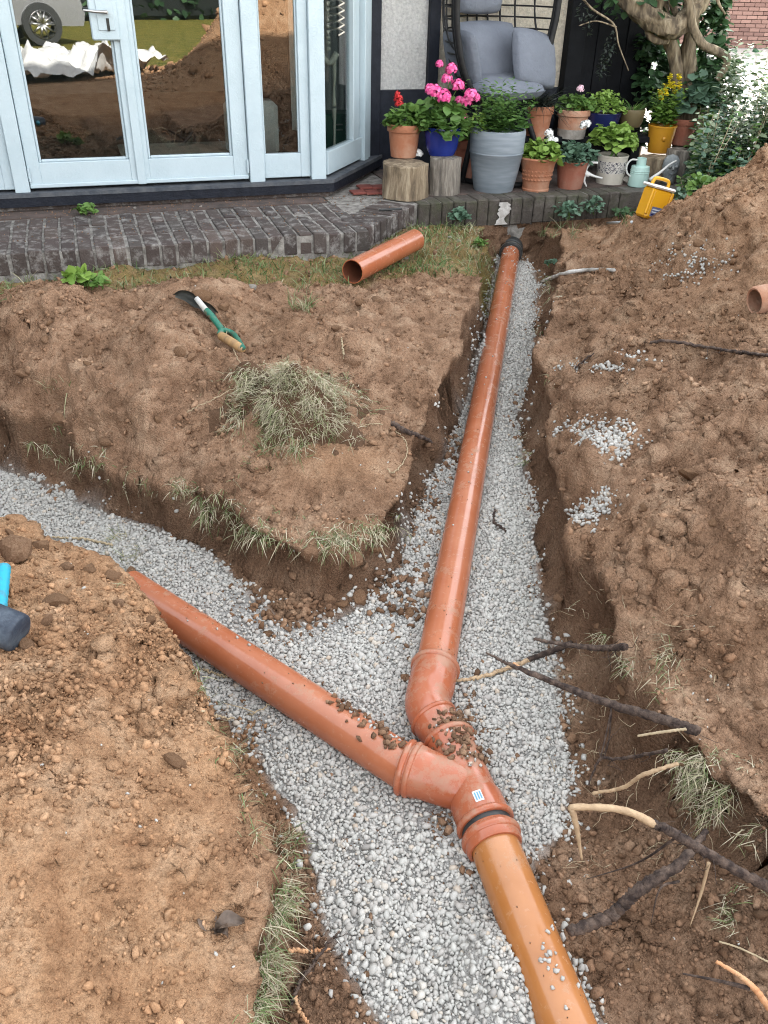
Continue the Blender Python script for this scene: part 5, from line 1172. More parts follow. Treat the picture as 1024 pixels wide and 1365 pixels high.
# main wall
part('wall', 'dash', lambda mb: hbox(mb, s_p + .075, s_p + .40, TW + .012, TW + .15, 1.03, 2.9))
strut('timber_post', s_p - .005, s_p + .075, .5, 2.95, TW - .045, TW + .08, material='black')
part('black_plinth', 'black', lambda mb: hbox(mb, s_p + .0755, s_p + 1.35, TW - .02, TW + .11, .5, 1.0295))
strut('timber_post', s_p + .401, s_p + .47, 1.03, 2.95, TW - .03, TW + .08, material='black')
sb0 = hs_of(752, 60, TW)[0]
part('wall', 'dash_warm', lambda mb: hbox(mb, s_p + .4705, sb0 - .001, TW + .012, TW + .15, 1.03, 2.9))
part('black_plinth', 'blackwood', lambda mb: hbox(mb, s_p + 1.351, sb0 - .001, TW - .01, TW + .11, .5, 1.0295))
strut('timber_post', sb0, sb0 + .12, .5, 2.95, TW - .06, TW + .08, material='blackwood')
q_ = sb0 + .1205; kb = 0
while q_ < s_end - .02:
    w_ = min(.115, s_end - q_); part('board', 'blackwood', lambda mb: hbox(mb, q_, q_ + w_ - .004, TW - .02 - .006 * (kb % 2), TW + .06, .5, 2.95, .003)); q_ += w_; kb += 1
part('wall', 'blackwood', lambda mb: hbox(mb, sb0 + .002, s_end, TW + .0605, TW + .15, .5, 2.95))
# upper storey, flanks, back, roof
part('upper_wall', 'dash', lambda mb: hbox(mb, -5.2, s_end, TW, TW + .25, 2.951, 5.65))
part('bay_roof', 'slate', lambda mb: slab(mb, sill_poly(.12, -3.0), ZT + .001, ZT + .16))
part('wall', 'dash', lambda mb: hbox(mb, -5.2, dL0 - 1.9, TW + .01, TW + .25, .2, 2.9505))
part('bay_side', 'paint', lambda mb: hbox(mb, dL0 - 1.10, dL0 - 1.051, -.01, TW + .0, ZS, ZT))
part('wall', 'room', lambda mb: hbox(mb, dL0 - 1.899, dL0 - 1.10, TW + .01, TW + .25, .2, 2.9505))
part('side_wall', 'dash', lambda mb: hbox(mb, s_end - .25, s_end - .001, TW + .2505, TW + 7, .2, 5.65))
part('side_wall', 'dash', lambda mb: hbox(mb, -5.2, -4.95, TW + .2505, TW + 7, .2, 5.65))
part('back_wall', 'dash', lambda mb: hbox(mb, -5.2, s_end, TW + 7.001, TW + 7.25, .2, 5.65))
rf = MB(); A = [H(-5.5, TW - .4, 5.6), H(s_end + .3, TW - .4, 5.6), H(s_end + .3, TW + 3.6, 7.9), H(-5.5, TW + 3.6, 7.9), H(s_end + .3, TW + 7.6, 5.6), H(-5.5, TW + 7.6, 5.6)]
rf.add(A + [p + np.array([0, 0, .12]) for p in A], [(0, 1, 2, 3), (3, 2, 4, 5), (6, 9, 8, 7), (9, 11, 10, 8), (0, 6, 7, 1), (4, 10, 11, 5), (1, 7, 8, 2), (2, 8, 10, 4), (0, 3, 9, 6), (3, 5, 11, 9)]); rf.build('roof', 'roof', house)
# room behind the glass
part('room_floor', 'roomfloor', lambda mb: hbox(mb, -3.0, s_p + .3, TW + .03, TW + 3.6, ZS - .06, ZS - .012))
part('room_wall', 'room', lambda mb: (hbox(mb, -3.0, s_p + .3, TW + 3.6, TW + 3.7, ZS - .012, 2.94), hbox(mb, s_p + .30, s_p + .38, TW + .151, TW + 3.7, ZS - .012, 2.94), hbox(mb, -3.08, -3.0, TW + .26, TW + 3.7, ZS - .012, 2.94)))
part('room_ceiling', 'room', lambda mb: hbox(mb, -3.1, s_p + .4, TW + .251, TW + 3.7, 2.951, 3.05))
# things seen dimly through the glass
g_ = UP(447, 176, H(0, .60, 0), hN); gb = thing('filing_box', (g_[0], g_[1], ZS - .01), 'dark green metal box inside the bay behind the return pane', 'box')
MB().obox((g_[0], g_[1], ZS + .13), hE * .11, hN * .10, hZ * .13, .008).build('case', 'greenbox', gb)
for dz in (.17, .20): MB().obox(np.array([g_[0], g_[1], ZS + dz]) - hN * .103, hE * .02, hN * .003, hZ * .004).build('catch', 'steel', gb)
k0 = UP(438, 100, H(0, .26, 0), hN); sk = thing('model_skeleton', (k0[0], k0[1], ZS - .01), 'hanging model skeleton seen through the angled bay pane', 'skeleton')
def bone(pts, r): return MB().tube(spline(pts, 16), lerp_list(r, 17), 8)
B0 = lambda dx, z: np.array([k0[0] + dx, k0[1], z])
sp_ = MB()
for k in range(14): sp_.lathe(B0(0, 1.28 + .028 * k), [(.004, 0), (.014, .004), (.014, .018), (.004, .022)], 8)
sp_.build('spine', 'bone', sk, smooth=True)
for k in range(7):
    z = 1.40 + .035 * k; MB().tube([B0(.0, z), B0(.05, z - .005) + hN * -.03, B0(.07, z - .02) + hN * -.08, B0(.03, z - .035) + hN * -.11], [.005] * 4, 6).build('rib', 'bone', sk, smooth=True)
MB().tube(spline([B0(-.05, 1.27), B0(0, 1.22) - hN * .02, B0(.05, 1.27)], 10), [.018] * 11, 8).build('pelvis', 'bone', sk, smooth=True)
bone([B0(.03, 1.24), B0(.035, 1.16), B0(.03, 1.08), B0(.03, .99)], [.016, .009, .008, .016]).build('thigh_bone', 'bone', sk, smooth=True)
bone([B0(.03, .98), B0(.032, .90), B0(.03, .80), B0(.03, .73)], [.015, .008, .007, .012]).build('shin_bone', 'bone', sk, smooth=True)
MB().tube([B0(.03, .72), B0(.03, .69) - hN * .05, B0(.03, .67) - hN * .10], [.014, .012, .006], 8).build('foot_bones', 'bone', sk, smooth=True)
cvs = []
for k in range(40):
    a = k / 39; w_ = .035 * math.sin(k * 1.5); p = H(s_c + .02 + .46 * a, .85 + .15 * a + w_, 0)
    cvs += [(p[0], p[1], ZS + .12), (p[0], p[1], 2.6)]
cu = MB().add(cvs, [(2 * k, 2 * k + 2, 2 * k + 3, 2 * k + 1) for k in range(39)]).build('curtain', 'white', loc=H(s_c + .36, .64, ZS), smooth=True); tag(cu, 'pale gathered curtain inside the angled end of the bay', 'curtain')
c_ = H(.72, .75, ZS); q_ = MB(); q_.obox(c_ + hZ * .16, hE * .16, hN * .10, hZ * .16, .03); q_.build('storage_sack', 'white', loc=c_, smooth=True, angle=60); tag(bpy.data.objects['storage_sack'], 'bulky pale sack inside behind the narrow side light', 'sack')
c_ = H(.30, .95, ZS); MB().obox(c_, hE * .40, hN * .30, hZ * .006, .003).build('rug', 'cream', loc=c_); tag(bpy.data.objects['rug'], 'pale patterned rug on the room floor behind the doors', 'rug')

# ================================================================== PLANTS
def zc_of(p): return float((np.asarray(p) - CAM) @ cF)
def potgeom(u, vb, vr, z0, wt, wb):
    pb = U(u, vb, z0); s_ = zc_of(pb) / FPX; rb_, rt_ = wb / 2 * s_, wt / 2 * s_
    c = pb + np.array([0, rb_, 0]); z1 = UY(u, vr, c[1] - rt_)[2]
    return np.array([c[0], c[1], z0]), z1 - z0, rb_, rt_
def pot_mesh(c, h, rb_, rt_, style):
    if style == 'rim':  prof = [(0, .0), (rb_ * .9, 0), (rb_, .004), (rb_ + (rt_ * .90 - rb_) * .98, h * .78), (rt_ * .98, h * .785), (rt_, h * .80), (rt_, h * .98), (rt_ * .98, h), (rt_ * .90, h), (rt_ * .88, h * .9), (0, h * .86)]
    elif style == 'bowl': prof = [(0, 0), (rb_, 0), (rb_ * 1.25, h * .25), (rt_ * .96, h * .75), (rt_, h * .97), (rt_ * .98, h), (rt_ * .92, h), (rt_ * .88, h * .85), (0, h * .82)]
    elif style == 'bell': prof = [(0, 0), (rb_, 0), (rb_ * 1.02, h * .06), (rb_ * .97, h * .09), (rb_ * 1.02, h * .3), (rt_ * .86, h * .8), (rt_ * .97, h * .93), (rt_, h * .96), (rt_ * .98, h), (rt_ * .90, h), (rt_ * .84, h * .88), (0, h * .86)]
    elif style == 'vase': prof = [(0, 0), (rb_, 0), (rb_ * 1.03, .008), (rb_ + (rt_ - rb_) * .45, h * .28), (rt_ * .97, h * .62), (rt_ * .985, h * .628), (rt_ * .985, h * .640), (rt_ * .975, h * .645), (rt_, h * .95), (rt_ * .985, h), (rt_ * .93, h), (rt_ * .92, h * .92), (0, h * .90)]
    else: prof = [(0, 0), (rb_, 0), (rb_ * 1.01, .004), (rt_ * .97, h * .93), (rt_, h * .94), (rt_, h * .99), (rt_ * .98, h), (rt_ * .90, h), (rt_ * .88, h * .9), (0, h * .88)]
    return MB().lathe(c, prof, 36)
def dome_leaves(bag, c, rx, rz, n_, L, W, lo=-.2, tone=(.2, .8), z_off=0.0):
    th = rng.uniform(0, 2 * math.pi, n_); cp_ = rng.uniform(lo, 1, n_); sp_ = np.sqrt(np.clip(1 - cp_ ** 2, 0, 1)); rad = rng.uniform(.55, 1.0, n_)
    d = np.stack([np.cos(th) * sp_, np.sin(th) * sp_, cp_], 1); lump_ = 1 + .22 * np.sin(3 * th + c[0] * 40) * sp_
    p = np.asarray(c) + d * np.array([rx, rx, rz]) * (rad * lump_)[:, None] + np.array([0, 0, z_off])
    out = d * np.array([1, 1, .25]) + rng.normal(0, .45, (n_, 3))
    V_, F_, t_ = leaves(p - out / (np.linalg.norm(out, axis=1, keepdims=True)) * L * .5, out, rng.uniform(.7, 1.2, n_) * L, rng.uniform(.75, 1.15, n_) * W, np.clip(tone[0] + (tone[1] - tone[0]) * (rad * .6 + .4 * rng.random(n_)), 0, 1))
    bag.put(V_, F_, t_)
def stem_leaves(bag, base, top, n_, L, W, tone=(.3, .8), up_=.5):
    base, top = np.asarray(base), np.asarray(top); t = np.linspace(.12, 1, n_); th = np.arange(n_) * 2.4 + rng.random() * 6
    p = base + (top - base) * t[:, None]; o_ = np.stack([np.cos(th), np.sin(th), np.full(n_, up_)], 1) + rng.normal(0, .15, (n_, 3))
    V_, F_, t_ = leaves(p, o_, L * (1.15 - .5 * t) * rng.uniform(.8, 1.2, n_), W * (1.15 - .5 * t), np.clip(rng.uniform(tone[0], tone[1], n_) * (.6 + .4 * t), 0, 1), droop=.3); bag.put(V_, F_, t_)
def umbel(parent, c, r, material, n_=46, nm='flower_head'):
    n_ = int(n_ * 2.2); r = r * 1.12
    d = rng.normal(size=(n_, 3)); d /= np.linalg.norm(d, axis=1, keepdims=True); d[:, 2] = np.where(d[:, 2] < -.4, -d[:, 2], d[:, 2])
    p = np.asarray(c) + d * r * rng.uniform(.65, 1.0, (n_, 1)); o_ = np.cross(d, rng.normal(size=(n_, 3)))
    V_, F_, t_ = leaves(p - o_ / np.linalg.norm(o_, axis=1, keepdims=True) * r * .2, o_, r * .46, r * .26, rng.random(n_), up=d, fold=.1, droop=.1)
    return npmesh(nm, V_, F_, material, parent, attrs={'tone': t_})
def stems(parent, base, tops, r=.0025, material='leaf', nm='stem'):
    for tp in tops:
        b_ = np.asarray(base) + np.array([random.uniform(-.03, .03), random.uniform(-.03, .03), 0]); md_ = (b_ + np.asarray(tp)) / 2 + np.array([random.uniform(-.01, .01), 0, .01])
        me = MB().tube(spline([b_, md_, tp], 8), r, 5).build(nm, material, parent, smooth=True)
        at = me.data.attributes.new('tone', 'FLOAT', 'POINT'); at.data.foreach_set('value', [.6] * len(me.data.vertices))
POTS = {}
def potted(key, u, vb, vr, z0, wt, wb, style, material, label, y=None):
    if y is not None: z0 = UY(u, vb, y)[2]
    c, h, rb_, rt_ = potgeom(u, vb, vr, z0, wt, wb)
    t_ = thing('potted_plant', c, label, 'potted plant')
    p_ = pot_mesh(c, h, rb_, rt_, style).build('pot', material, t_, smooth=True, angle=38)
    MB().lathe(c, [(0, h * .90), (rt_ * .86, h * .885)], 20).build('compost', 'potsoil', p_)
    POTS[key] = (t_, c, h, rb_, rt_, c + np.array([0, 0, h * .9])); return POTS[key]
def fl(u, v, y): return UY(u, v, y)
# logs
def log_(u, vb, vt, w, label, material='log', z0=PZ, wt=None, y=None):
    if y is not None: z0 = UY(u, vb, y)[2]
    c, h, rb_, rt_ = potgeom(u, vb, vt, z0, wt or w * .97, w)
    seg, vs_, fs = 22, [], []
    ph = random.random() * 6
    lob = [1 + .06 * math.sin(2 * a + ph) + .05 * math.sin(5 * a + ph * 2) for a in [2 * math.pi * k / seg for k in range(seg)]]
    mb = MB(); ring = []
    for (r, z) in ((rb_, 0), (rb_ * .98, h * .35), (rt_ * .97, h * .7), (rt_, h - .004), (rt_ * .97, h)):
        for k in range(seg):
            a = 2 * math.pi * k / seg; rr_ = r * lob[k] * random.uniform(.985, 1.015); mb.v.append((c[0] + rr_ * math.cos(a), c[1] + rr_ * math.sin(a), c[2] + z + (random.uniform(-.004, .004) if z else 0)))
    for i_ in range(4):
        for k in range(seg): mb.f.append((i_ * seg + k, i_ * seg + (k + 1) % seg, (i_ + 1) * seg + (k + 1) % seg, (i_ + 1) * seg + k))
    mb.f.append(tuple(4 * seg + k for k in range(seg)))
    t_ = mb.build('log_stump', material, loc=c, smooth=True, angle=40); tag(t_, label, 'log'); return c, h
lc1, lh1 = log_(539, 268, 223, 66, 'wide split log stump holding the red geranium pot')
lc2, lh2 = log_(592, 262, 213, 42, 'narrower bleached log stump holding the blue pot', 'log_grey')
lc3, lh3 = log_(873, 243, 212, 40, 'log stump under the mustard yellow pot')
lc4, lh4 = log_(905, 240, 202, 36, 'grey weathered stump under the terracotta pot by the bush', 'log_grey')
lc5, lh5 = log_(842, 222, 196, 24, 'short upright log behind the black and white pot')
# bench at the back
bz = UY(780, 182, 6.02)[2]; b0 = fl(690, 186, 6.02); b1 = fl(866, 176, 6.12)
bench = thing('plant_bench', ((b0[0] + b1[0]) / 2, 6.05, PZ), 'dark low plank bench carrying the back row of pots', 'bench')
bd = unit(np.array([b1[0] - b0[0], b1[1] - b0[1], 0])); bn_ = np.array([-bd[1], bd[0], 0]); bl = np.linalg.norm((b1 - b0)[:2]); bc = np.array([(b0[0] + b1[0]) / 2, (b0[1] + b1[1]) / 2, bz - .02]) + bn_ * .12
for k in (-1, 1): MB().obox(bc + bn_ * .085 * k, bd * bl / 2, bn_ * .08, hZ * .018, .003).build('plank', 'blackwood', bench)
for k in (-1, 1): MB().obox(bc + bd * k * (bl / 2 - .08) - hZ * ((bz - .04 - PZ) / 2 + .018), bd * .03, bn_ * .13, hZ * (bz - .04 - PZ) / 2, .003).build('trestle', 'blackwood', bench)
# 1 red geranium
t_, c, h, rb_, rt_, top = potted('red', 538, 212, 168, lc1[2] + lh1, 46, 34, 'rim', 'terracotta', 'terracotta pot with dark red geranium on the wide log')
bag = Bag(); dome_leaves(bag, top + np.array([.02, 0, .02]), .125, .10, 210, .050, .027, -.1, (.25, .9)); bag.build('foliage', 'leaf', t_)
for (u, v, r) in ((531, 132, .026), (532, 138, .024), (530, 125, .016)): umbel(t_, fl(u, v, c[1] - .02), r, 'petal_red', 34)
stems(t_, top, [fl(532, 138, c[1] - .02)])
# 2 blue pot with pink geraniums
t_, c, h, rb_, rt_, top = potted('blue', 589, 209, 172, lc2[2] + lh2, 50, 34, 'bowl', 'blueglaze', 'glossy blue pot of bright pink geraniums on the narrow log')
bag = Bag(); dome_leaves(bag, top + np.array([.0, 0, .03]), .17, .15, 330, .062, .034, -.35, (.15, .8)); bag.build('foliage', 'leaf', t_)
hd = ((580, 123, .040), (592, 130, .042), (574, 120, .032), (586, 86, .022), (602, 93, .034), (596, 106, .032), (611, 115, .036), (628, 128, .038), (622, 136, .032), (612, 134, .024), (617, 155, .022), (634, 131, .026))
for (u, v, r) in hd: umbel(t_, fl(u, v, c[1] - .05 + random.uniform(-.05, .05)), r, 'petal_pink', 60)
stems(t_, top, [fl(u, v, c[1] - .04) for u, v, r in hd[::2]])
# 3 grey planter
t_, c, h, rb_, rt_, top = potted('grey', 660, 258, 177, PZ, 73, 52, 'vase', 'greypot', 'tall grey ribbed planter full of upright leafy stems')
bag = Bag()
for k in range(44):
    a, r_ = random.uniform(0, 6.28), random.uniform(0, .15); b_ = top + np.array([r_ * math.cos(a), r_ * math.sin(a), 0]); hgt = random.uniform(.14, .30)
    stem_leaves(bag, b_, b_ + np.array([math.cos(a) * .08, math.sin(a) * .06, hgt]), random.randint(14, 22), .058, .011, (.2, .9))
bag.build('foliage', 'leaf', t_)
bag = Bag(); dome_leaves(bag, top + np.array([-.12, -.02, .03]), .08, .10, 160, .03, .007, -.1, (.4, 1)); bag.build('fern_leaves', 'leaf_bright', t_)
# 4 terracotta behind with small red flowers
t_, c, h, rb_, rt_, top = potted('behind', 614, 240, 188, PZ, 40, 32, 'rim', 'terracotta_red', 'terracotta pot half hidden between blue pot and grey planter')
bag = Bag(); dome_leaves(bag, top + np.array([0, 0, .03]), .11, .08, 120, .045, .024, -.2, (.1, .7)); bag.build('foliage', 'leaf', t_)
umbel(t_, fl(618, 156, c[1] - .1), .026, 'petal_pink', 30)
# 5 back terracotta with black grass
t_, c, h, rb_, rt_, top = potted('black', 716, 190, 143, bz, 40, 28, 'rim', 'terracotta', 'terracotta pot of arching black grass behind the grey planter', y=5.98)
bag = Bag(); n = 260; th = rng.uniform(0, 6.28, n); V_, F_, tt = blades(top + np.stack([np.cos(th), np.sin(th), 0 * th], 1) * rng.uniform(0, .06, (n, 1)), np.stack([np.cos(th) * .6, np.sin(th) * .6, np.ones(n)], 1) + rng.normal(0, .25, (n, 3)), rng.uniform(.15, .30, n), np.full(n, .003), rng.uniform(.3, 1.0, n), rng.random(n)); bag.put(V_, F_, tt); bag.build('foliage', 'leaf_black', t_)
# 6 bell pot with white geranium
t_, c, h, rb_, rt_, top = potted('bell', 716, 257, 213, PZ, 52, 36, 'bell', 'terracotta', 'flared terracotta pot with moulded pattern and white geranium')
for k in range(3):
    for j in range(13):
        a = math.pi + (j - 6) * .24; r_ = rb_ + (rt_ * .86 - rb_) * (.28 + .16 * k); z = h * (.36 + .13 * k); n_ = np.array([math.cos(a + math.pi / 2), math.sin(a + math.pi / 2), 0])
        if n_[1] < .2: MB().lathe(c + n_ * r_ * .985 + hZ * z, [(.008, 0), (.006, .004), (0, .006)], 8, n_).build('boss', 'terracotta', t_, smooth=True)
bag = Bag(); dome_leaves(bag, top + np.array([.02, 0, .02]), .13, .10, 260, .044, .025, -.2, (.45, 1)); bag.build('foliage', 'leaf_bright', t_)
for (u, v, r) in ((732, 178, .026), (734, 186, .024), (741, 187, .016)): umbel(t_, fl(u, v, c[1] - .03), r, 'petal_white', 40)
# 7 plain terracotta with scented geranium
t_, c, h, rb_, rt_, top = potted('plain', 762, 253, 217, PZ, 42, 32, 'plain', 'terracotta_red', 'plain terracotta pot of blue-green lobed leaves beside the bell pot')
bag = Bag(); dome_leaves(bag, top + np.array([.01, 0, .02]), .125, .10, 300, .040, .022, -.25, (.2, .9)); bag.build('foliage', 'leaf_blue', t_)
# 8 two-tone pot with pale pink flower
t_, c, h, rb_, rt_, top = potted('pinkish', 764, 186, 148, bz, 44, 36, 'rim', 'terracotta_old', 'two-tone terracotta pot with one pale pink bloom on the bench', y=5.98)
MB().lathe(c, [(rb_ * 1.012, .0), (rb_ * 1.05, h * .33)], 32).build('grey_band', 'flint', t_, smooth=True)
bag = Bag(); dome_leaves(bag, top + np.array([0, 0, .02]), .13, .09, 240, .035, .018, -.15, (.3, .9)); bag.build('foliage', 'leaf', t_)
umbel(t_, fl(774, 119, c[1] - .03), .024, 'petal_pale', 40)
# 9 navy bowl
t_, c, h, rb_, rt_, top = potted('navy', 804, 178, 152, bz, 48, 32, 'bowl', 'navyglaze', 'dark navy bowl of small bright green leaves on the bench', y=6.02)
bag = Bag(); dome_leaves(bag, top + np.array([0, 0, .03]), .15, .11, 420, .028, .014, -.1, (.3, 1)); bag.build('foliage', 'leaf_bright', t_)
# 10 olive bowl
t_, c, h, rb_, rt_, top = potted('olive', 843, 170, 147, bz, 34, 24, 'bowl', 'olivepot', 'small olive brown bowl with sparse wispy stems on the bench', y=6.08)
bag = Bag(); n = 60; th = rng.uniform(0, 6.28, n); V_, F_, tt = blades(top + np.stack([np.cos(th), np.sin(th), 0 * th], 1) * rng.uniform(0, .06, (n, 1)), np.stack([np.cos(th) * .8, np.sin(th) * .8, np.ones(n)], 1), rng.uniform(.05, .18, n), np.full(n, .002), rng.uniform(.2, .8, n), rng.random(n)); bag.put(V_, F_, tt); bag.build('foliage', 'leaf', t_)
# 11 black and white pot
t_, c, h, rb_, rt_, top = potted('pattern', 816, 247, 209, PZ, 41, 36, 'plain', 'cream', 'cream pot with black squiggle pattern and pale green geranium')
MB().lathe(c, [(rb_ * 1.015, h * .16), (rb_ + (rt_ * .97 - rb_) * .86 + .0015, h * .80)], 36).build('painted_band', 'pattern', t_, smooth=True)
bag = Bag(); dome_leaves(bag, top + np.array([.0, 0, .09]), .15, .11, 240, .050, .030, -.3, (.5, 1)); bag.build('foliage', 'leaf_bright', t_)
stems(t_, top, [top + np.array([random.uniform(-.1, .1), random.uniform(-.06, .06), .12]) for _ in range(9)], .004)
for (u, v, r) in ((779, 168, .030), (783, 165, .022)): umbel(t_, fl(u, v, c[1] - .05), r, 'petal_white', 40)
# 12 mustard pot
t_, c, h, rb_, rt_, top = potted('mustard', 881, 205, 169, lc3[2] + lh3, 38, 28, 'plain', 'mustard', 'mustard glazed pot with yellow flower spikes on a stump')
q_ = c + np.array([.0, -(rb_ + rt_) / 2 - .002, h * .55]); MB().lathe(q_, [(.014, 0), (.010, .005), (.004, .008), (0, .008)], 10, (0, -1, 0)).build('moulded_boss', 'mustard', t_, smooth=True)
bag = Bag()
for k in range(26):
    a, r_ = random.uniform(0, 6.28), random.uniform(0, .07); b_ = top + np.array([r_ * math.cos(a), r_ * math.sin(a), 0]); stem_leaves(bag, b_, b_ + np.array([math.cos(a) * .05, math.sin(a) * .04, random.uniform(.14, .26)]), 17, .045, .010, (.35, 1))
bag.build('foliage', 'leaf_bright', t_)
for (u0, v0, u1, v1) in ((893, 98, 894, 118), (905, 98, 906, 120), (887, 112, 888, 128), (898, 108, 900, 126), (880, 120, 882, 134)):
    A_ = fl(u0, v0, c[1] - .01); B_ = fl(u1, v1, c[1] - .01); n = 60; tt = rng.random(n); th = rng.uniform(0, 6.28, n)
    p = A_ + (B_ - A_) * tt[:, None]; o_ = np.stack([np.cos(th), np.sin(th), .4 + 0 * th], 1); V_, F_, t2_ = leaves(p, o_, .020, .009, rng.random(n)); npmesh('flower_spike', V_, F_, 'petal_yellow', t_, attrs={'tone': t2_})
# 13 terracotta by bush
t_, c, h, rb_, rt_, top = potted('right', 910, 195, 160, lc4[2] + lh4, 36, 25, 'rim', 'terracotta_red', 'terracotta pot with big soft lobed leaves next to the bush')
bag = Bag(); dome_leaves(bag, top + np.array([.03, 0, .12]), .14, .16, 150, .075, .045, -.5, (.35, 1)); bag.build('foliage', 'leaf_blue', t_)
# white shell on the log, tan stone, stone head, white ornament
def lump(name, p, r, material, label, cat, k=0, scl=(1, 1, 1)):
    o = bpy.data.objects.new(name, CLODS[k].copy()); o.data.materials[0] = M[material]; COL.objects.link(o); o.location = [float(x) for x in p]; o.scale = [r * x for x in scl]
    for pl in o.data.polygons: pl.use_smooth = True
    return tag(o, label, cat)
p_ = U(558, 210, lc1[2] + lh1); t_ = thing('fallen_bloom', p_, 'white crumpled bloom lying on the log beside the red geranium pot', 'flower'); umbel(t_, p_ + np.array([0, .02, .018]), .026, 'petal_white', 60)
lump('pebble', U(835, 247, PZ) + np.array([0, .03, .025]), .030, 'flint', 'smooth tan pebble between the patterned pot and the watering can', 'stone', 3, (.9, .9, 1.2))
p_ = U(893, 246, PZ); hd_ = thing('garden_ornament', p_ + np.array([0, .05, 0]), 'small carved grey stone head behind the yellow container', 'ornament')
hb = MB().lathe(p_ + np.array([0, .05, 0]), [(0, 0), (.040, 0), (.036, .03), (.046, .06), (.054, .10), (.050, .14), (.034, .165), (0, .175)], 18); hb.build('head', 'greystone', hd_, smooth=True)
for dx in (-.02, .02): MB().lathe(p_ + np.array([dx, .05 - .050, .108]), [(0, 0), (.010, .002), (.012, .006), (0, .010)], 8, (0, -1, 0)).build('eye', 'greystone', hd_, smooth=True)
MB().tube([p_ + np.array([0, -.004, .115]), p_ + np.array([0, -.016, .09])], [.005, .009], 8).build('nose', 'greystone', hd_, smooth=True)
MB().tube([p_ + np.array([-.015, .0, .066]), p_ + np.array([.0, -.004, .064]), p_ + np.array([.015, .0, .066])], [.003, .005, .003], 6).build('mouth', 'greystone', hd_, smooth=True)
yo = 5.60; t_ = thing('cat_ornament', U(781, 250, PZ), 'white cat-like ornament with curled tail clinging to the patterned pot', 'ornament')
W = lambda u, v, dy_=0: fl(u, v, yo + dy_)
pth = spline([W(797, 217), W(788, 217), W(781, 224), W(779, 232)], 16); MB().tube(pth, lerp_list([.007, .009, .013, .016], len(pth)), 10).build('tail', 'white', t_, smooth=True)
pth = spline([W(779, 226), W(781, 231), W(786, 233)], 12); MB().tube(pth, lerp_list([.014, .019, .014], len(pth)), 10).build('body', 'white', t_, smooth=True)
pth = spline([W(785, 232), W(793, 235), W(803, 237.5)], 12); MB().tube(pth, lerp_list([.010, .007, .005], len(pth)), 8).build('fore_leg', 'white', t_, smooth=True)
pth = spline([W(780, 232), W(779, 241), W(782, 248.5)], 12); MB().tube(pth, lerp_list([.011, .007, .004], len(pth)), 8).build('hind_leg', 'white', t_, smooth=True)
# watering can
c, h, rb_, rt_ = potgeom(853, 250, 225, PZ, 24, 26)
wc = thing('watering_can', c, 'mint green watering can with long white spout', 'watering can')
MB().lathe(c, [(0, 0), (rb_, 0), (rb_ * 1.02, .004), (rt_, h), (rt_ * .97, h + .006), (rt_ * .55, h + .012), (rt_ * .52, h + .055), (rt_ * .47, h + .055), (rt_ * .45, h + .02)], 30).build('body', 'mint', wc, smooth=True, angle=40)
for k in (.72, .82): MB().lathe(c + hZ * h * k, ring_prof(rb_ + (rt_ - rb_) * k, .003, .0025), 30).build('rib', 'mint', wc, smooth=True)
yc = c[1] - .01
pth = spline([fl(866, 240, yc), fl(880, 230, yc), fl(893, 219, yc), fl(902, 214, yc)], 16); MB().tube(pth, lerp_list([.013, .009, .006, .005], len(pth)), 12).build('spout', 'white', wc, smooth=True)
pth = spline([fl(850, 213, yc), fl(842, 213, yc), fl(836, 220, yc), fl(836, 230, yc), fl(843, 237, yc)], 20); MB().tube(pth, .0055, 10).build('handle', 'white', wc, smooth=True)
# yellow container, leaning
jp = onG(868, 292); jr = Matrix.Rotation(math.radians(13), 3, 'Y') @ Matrix.Rotation(math.radians(-6), 3, 'X') @ Matrix.Rotation(math.radians(24), 3, 'Z')
jm = np.array(jr); JC = jp + np.array([.0, .06, -.01])
jm = jm * .76
def J(x, y, z): return JC + jm @ np.array([x, y, z])
jc = thing('yellow_container', JC, 'yellow plastic container with handle and blue label leaning by the soil heap', 'container')
def jbox(mb, lo, hi, bev): lo, hi = np.array(lo, float), np.array(hi, float); c_ = (lo + hi) / 2; h_ = (hi - lo) / 2; return mb.obox(J(*c_), jm @ np.array([h_[0], 0, 0]), jm @ np.array([0, h_[1], 0]), jm @ np.array([0, 0, h_[2]]), bev)
jbox(MB(), (-.085, -.06, 0), (.085, .06, .20), .012).build('body', 'yellow', jc)
for q in (-1, 1):
    jbox(MB(), (q * .088 - .012, -.064, .03), (q * .088 + .012, -.045, .195), .004).build('corner_rib', 'yellow', jc)
jbox(MB(), (-.100, -.072, .2005), (.100, .072, .222), .008).build('lid', 'white', jc)
pth = spline([J(-.075, 0, .215), J(-.068, 0, .248), J(-.045, 0, .262), J(.045, 0, .262), J(.068, 0, .248), J(.075, 0, .215)], 24); MB().tube(pth, .009, 10).build('handle', 'yellow', jc, smooth=True)
lb = jbox(MB(), (-.052, -.0622, .02), (.052, -.0605, .085), 0).build('label', 'bluelabel', jc)
for k in range(3): jbox(MB(), (-.045, -.0632, .030 + .017 * k), (.030 - .015 * (k % 2), -.0624, .037 + .017 * k), 0).build('print_line', 'navyglaze' if k == 0 else 'palelabel', lb)
# pale batten on the soil
a_, b_ = onG(809, 300, .012), onG(842, 299, .012); MB().tube([a_, (a_ + b_) / 2, b_], [.008, .009, .008], 10).build('plastic_tube', 'palelabel', loc=a_, smooth=True); tag(bpy.data.objects['plastic_tube'], 'pale blue plastic tube lying on soil in front of the wall', 'tube')
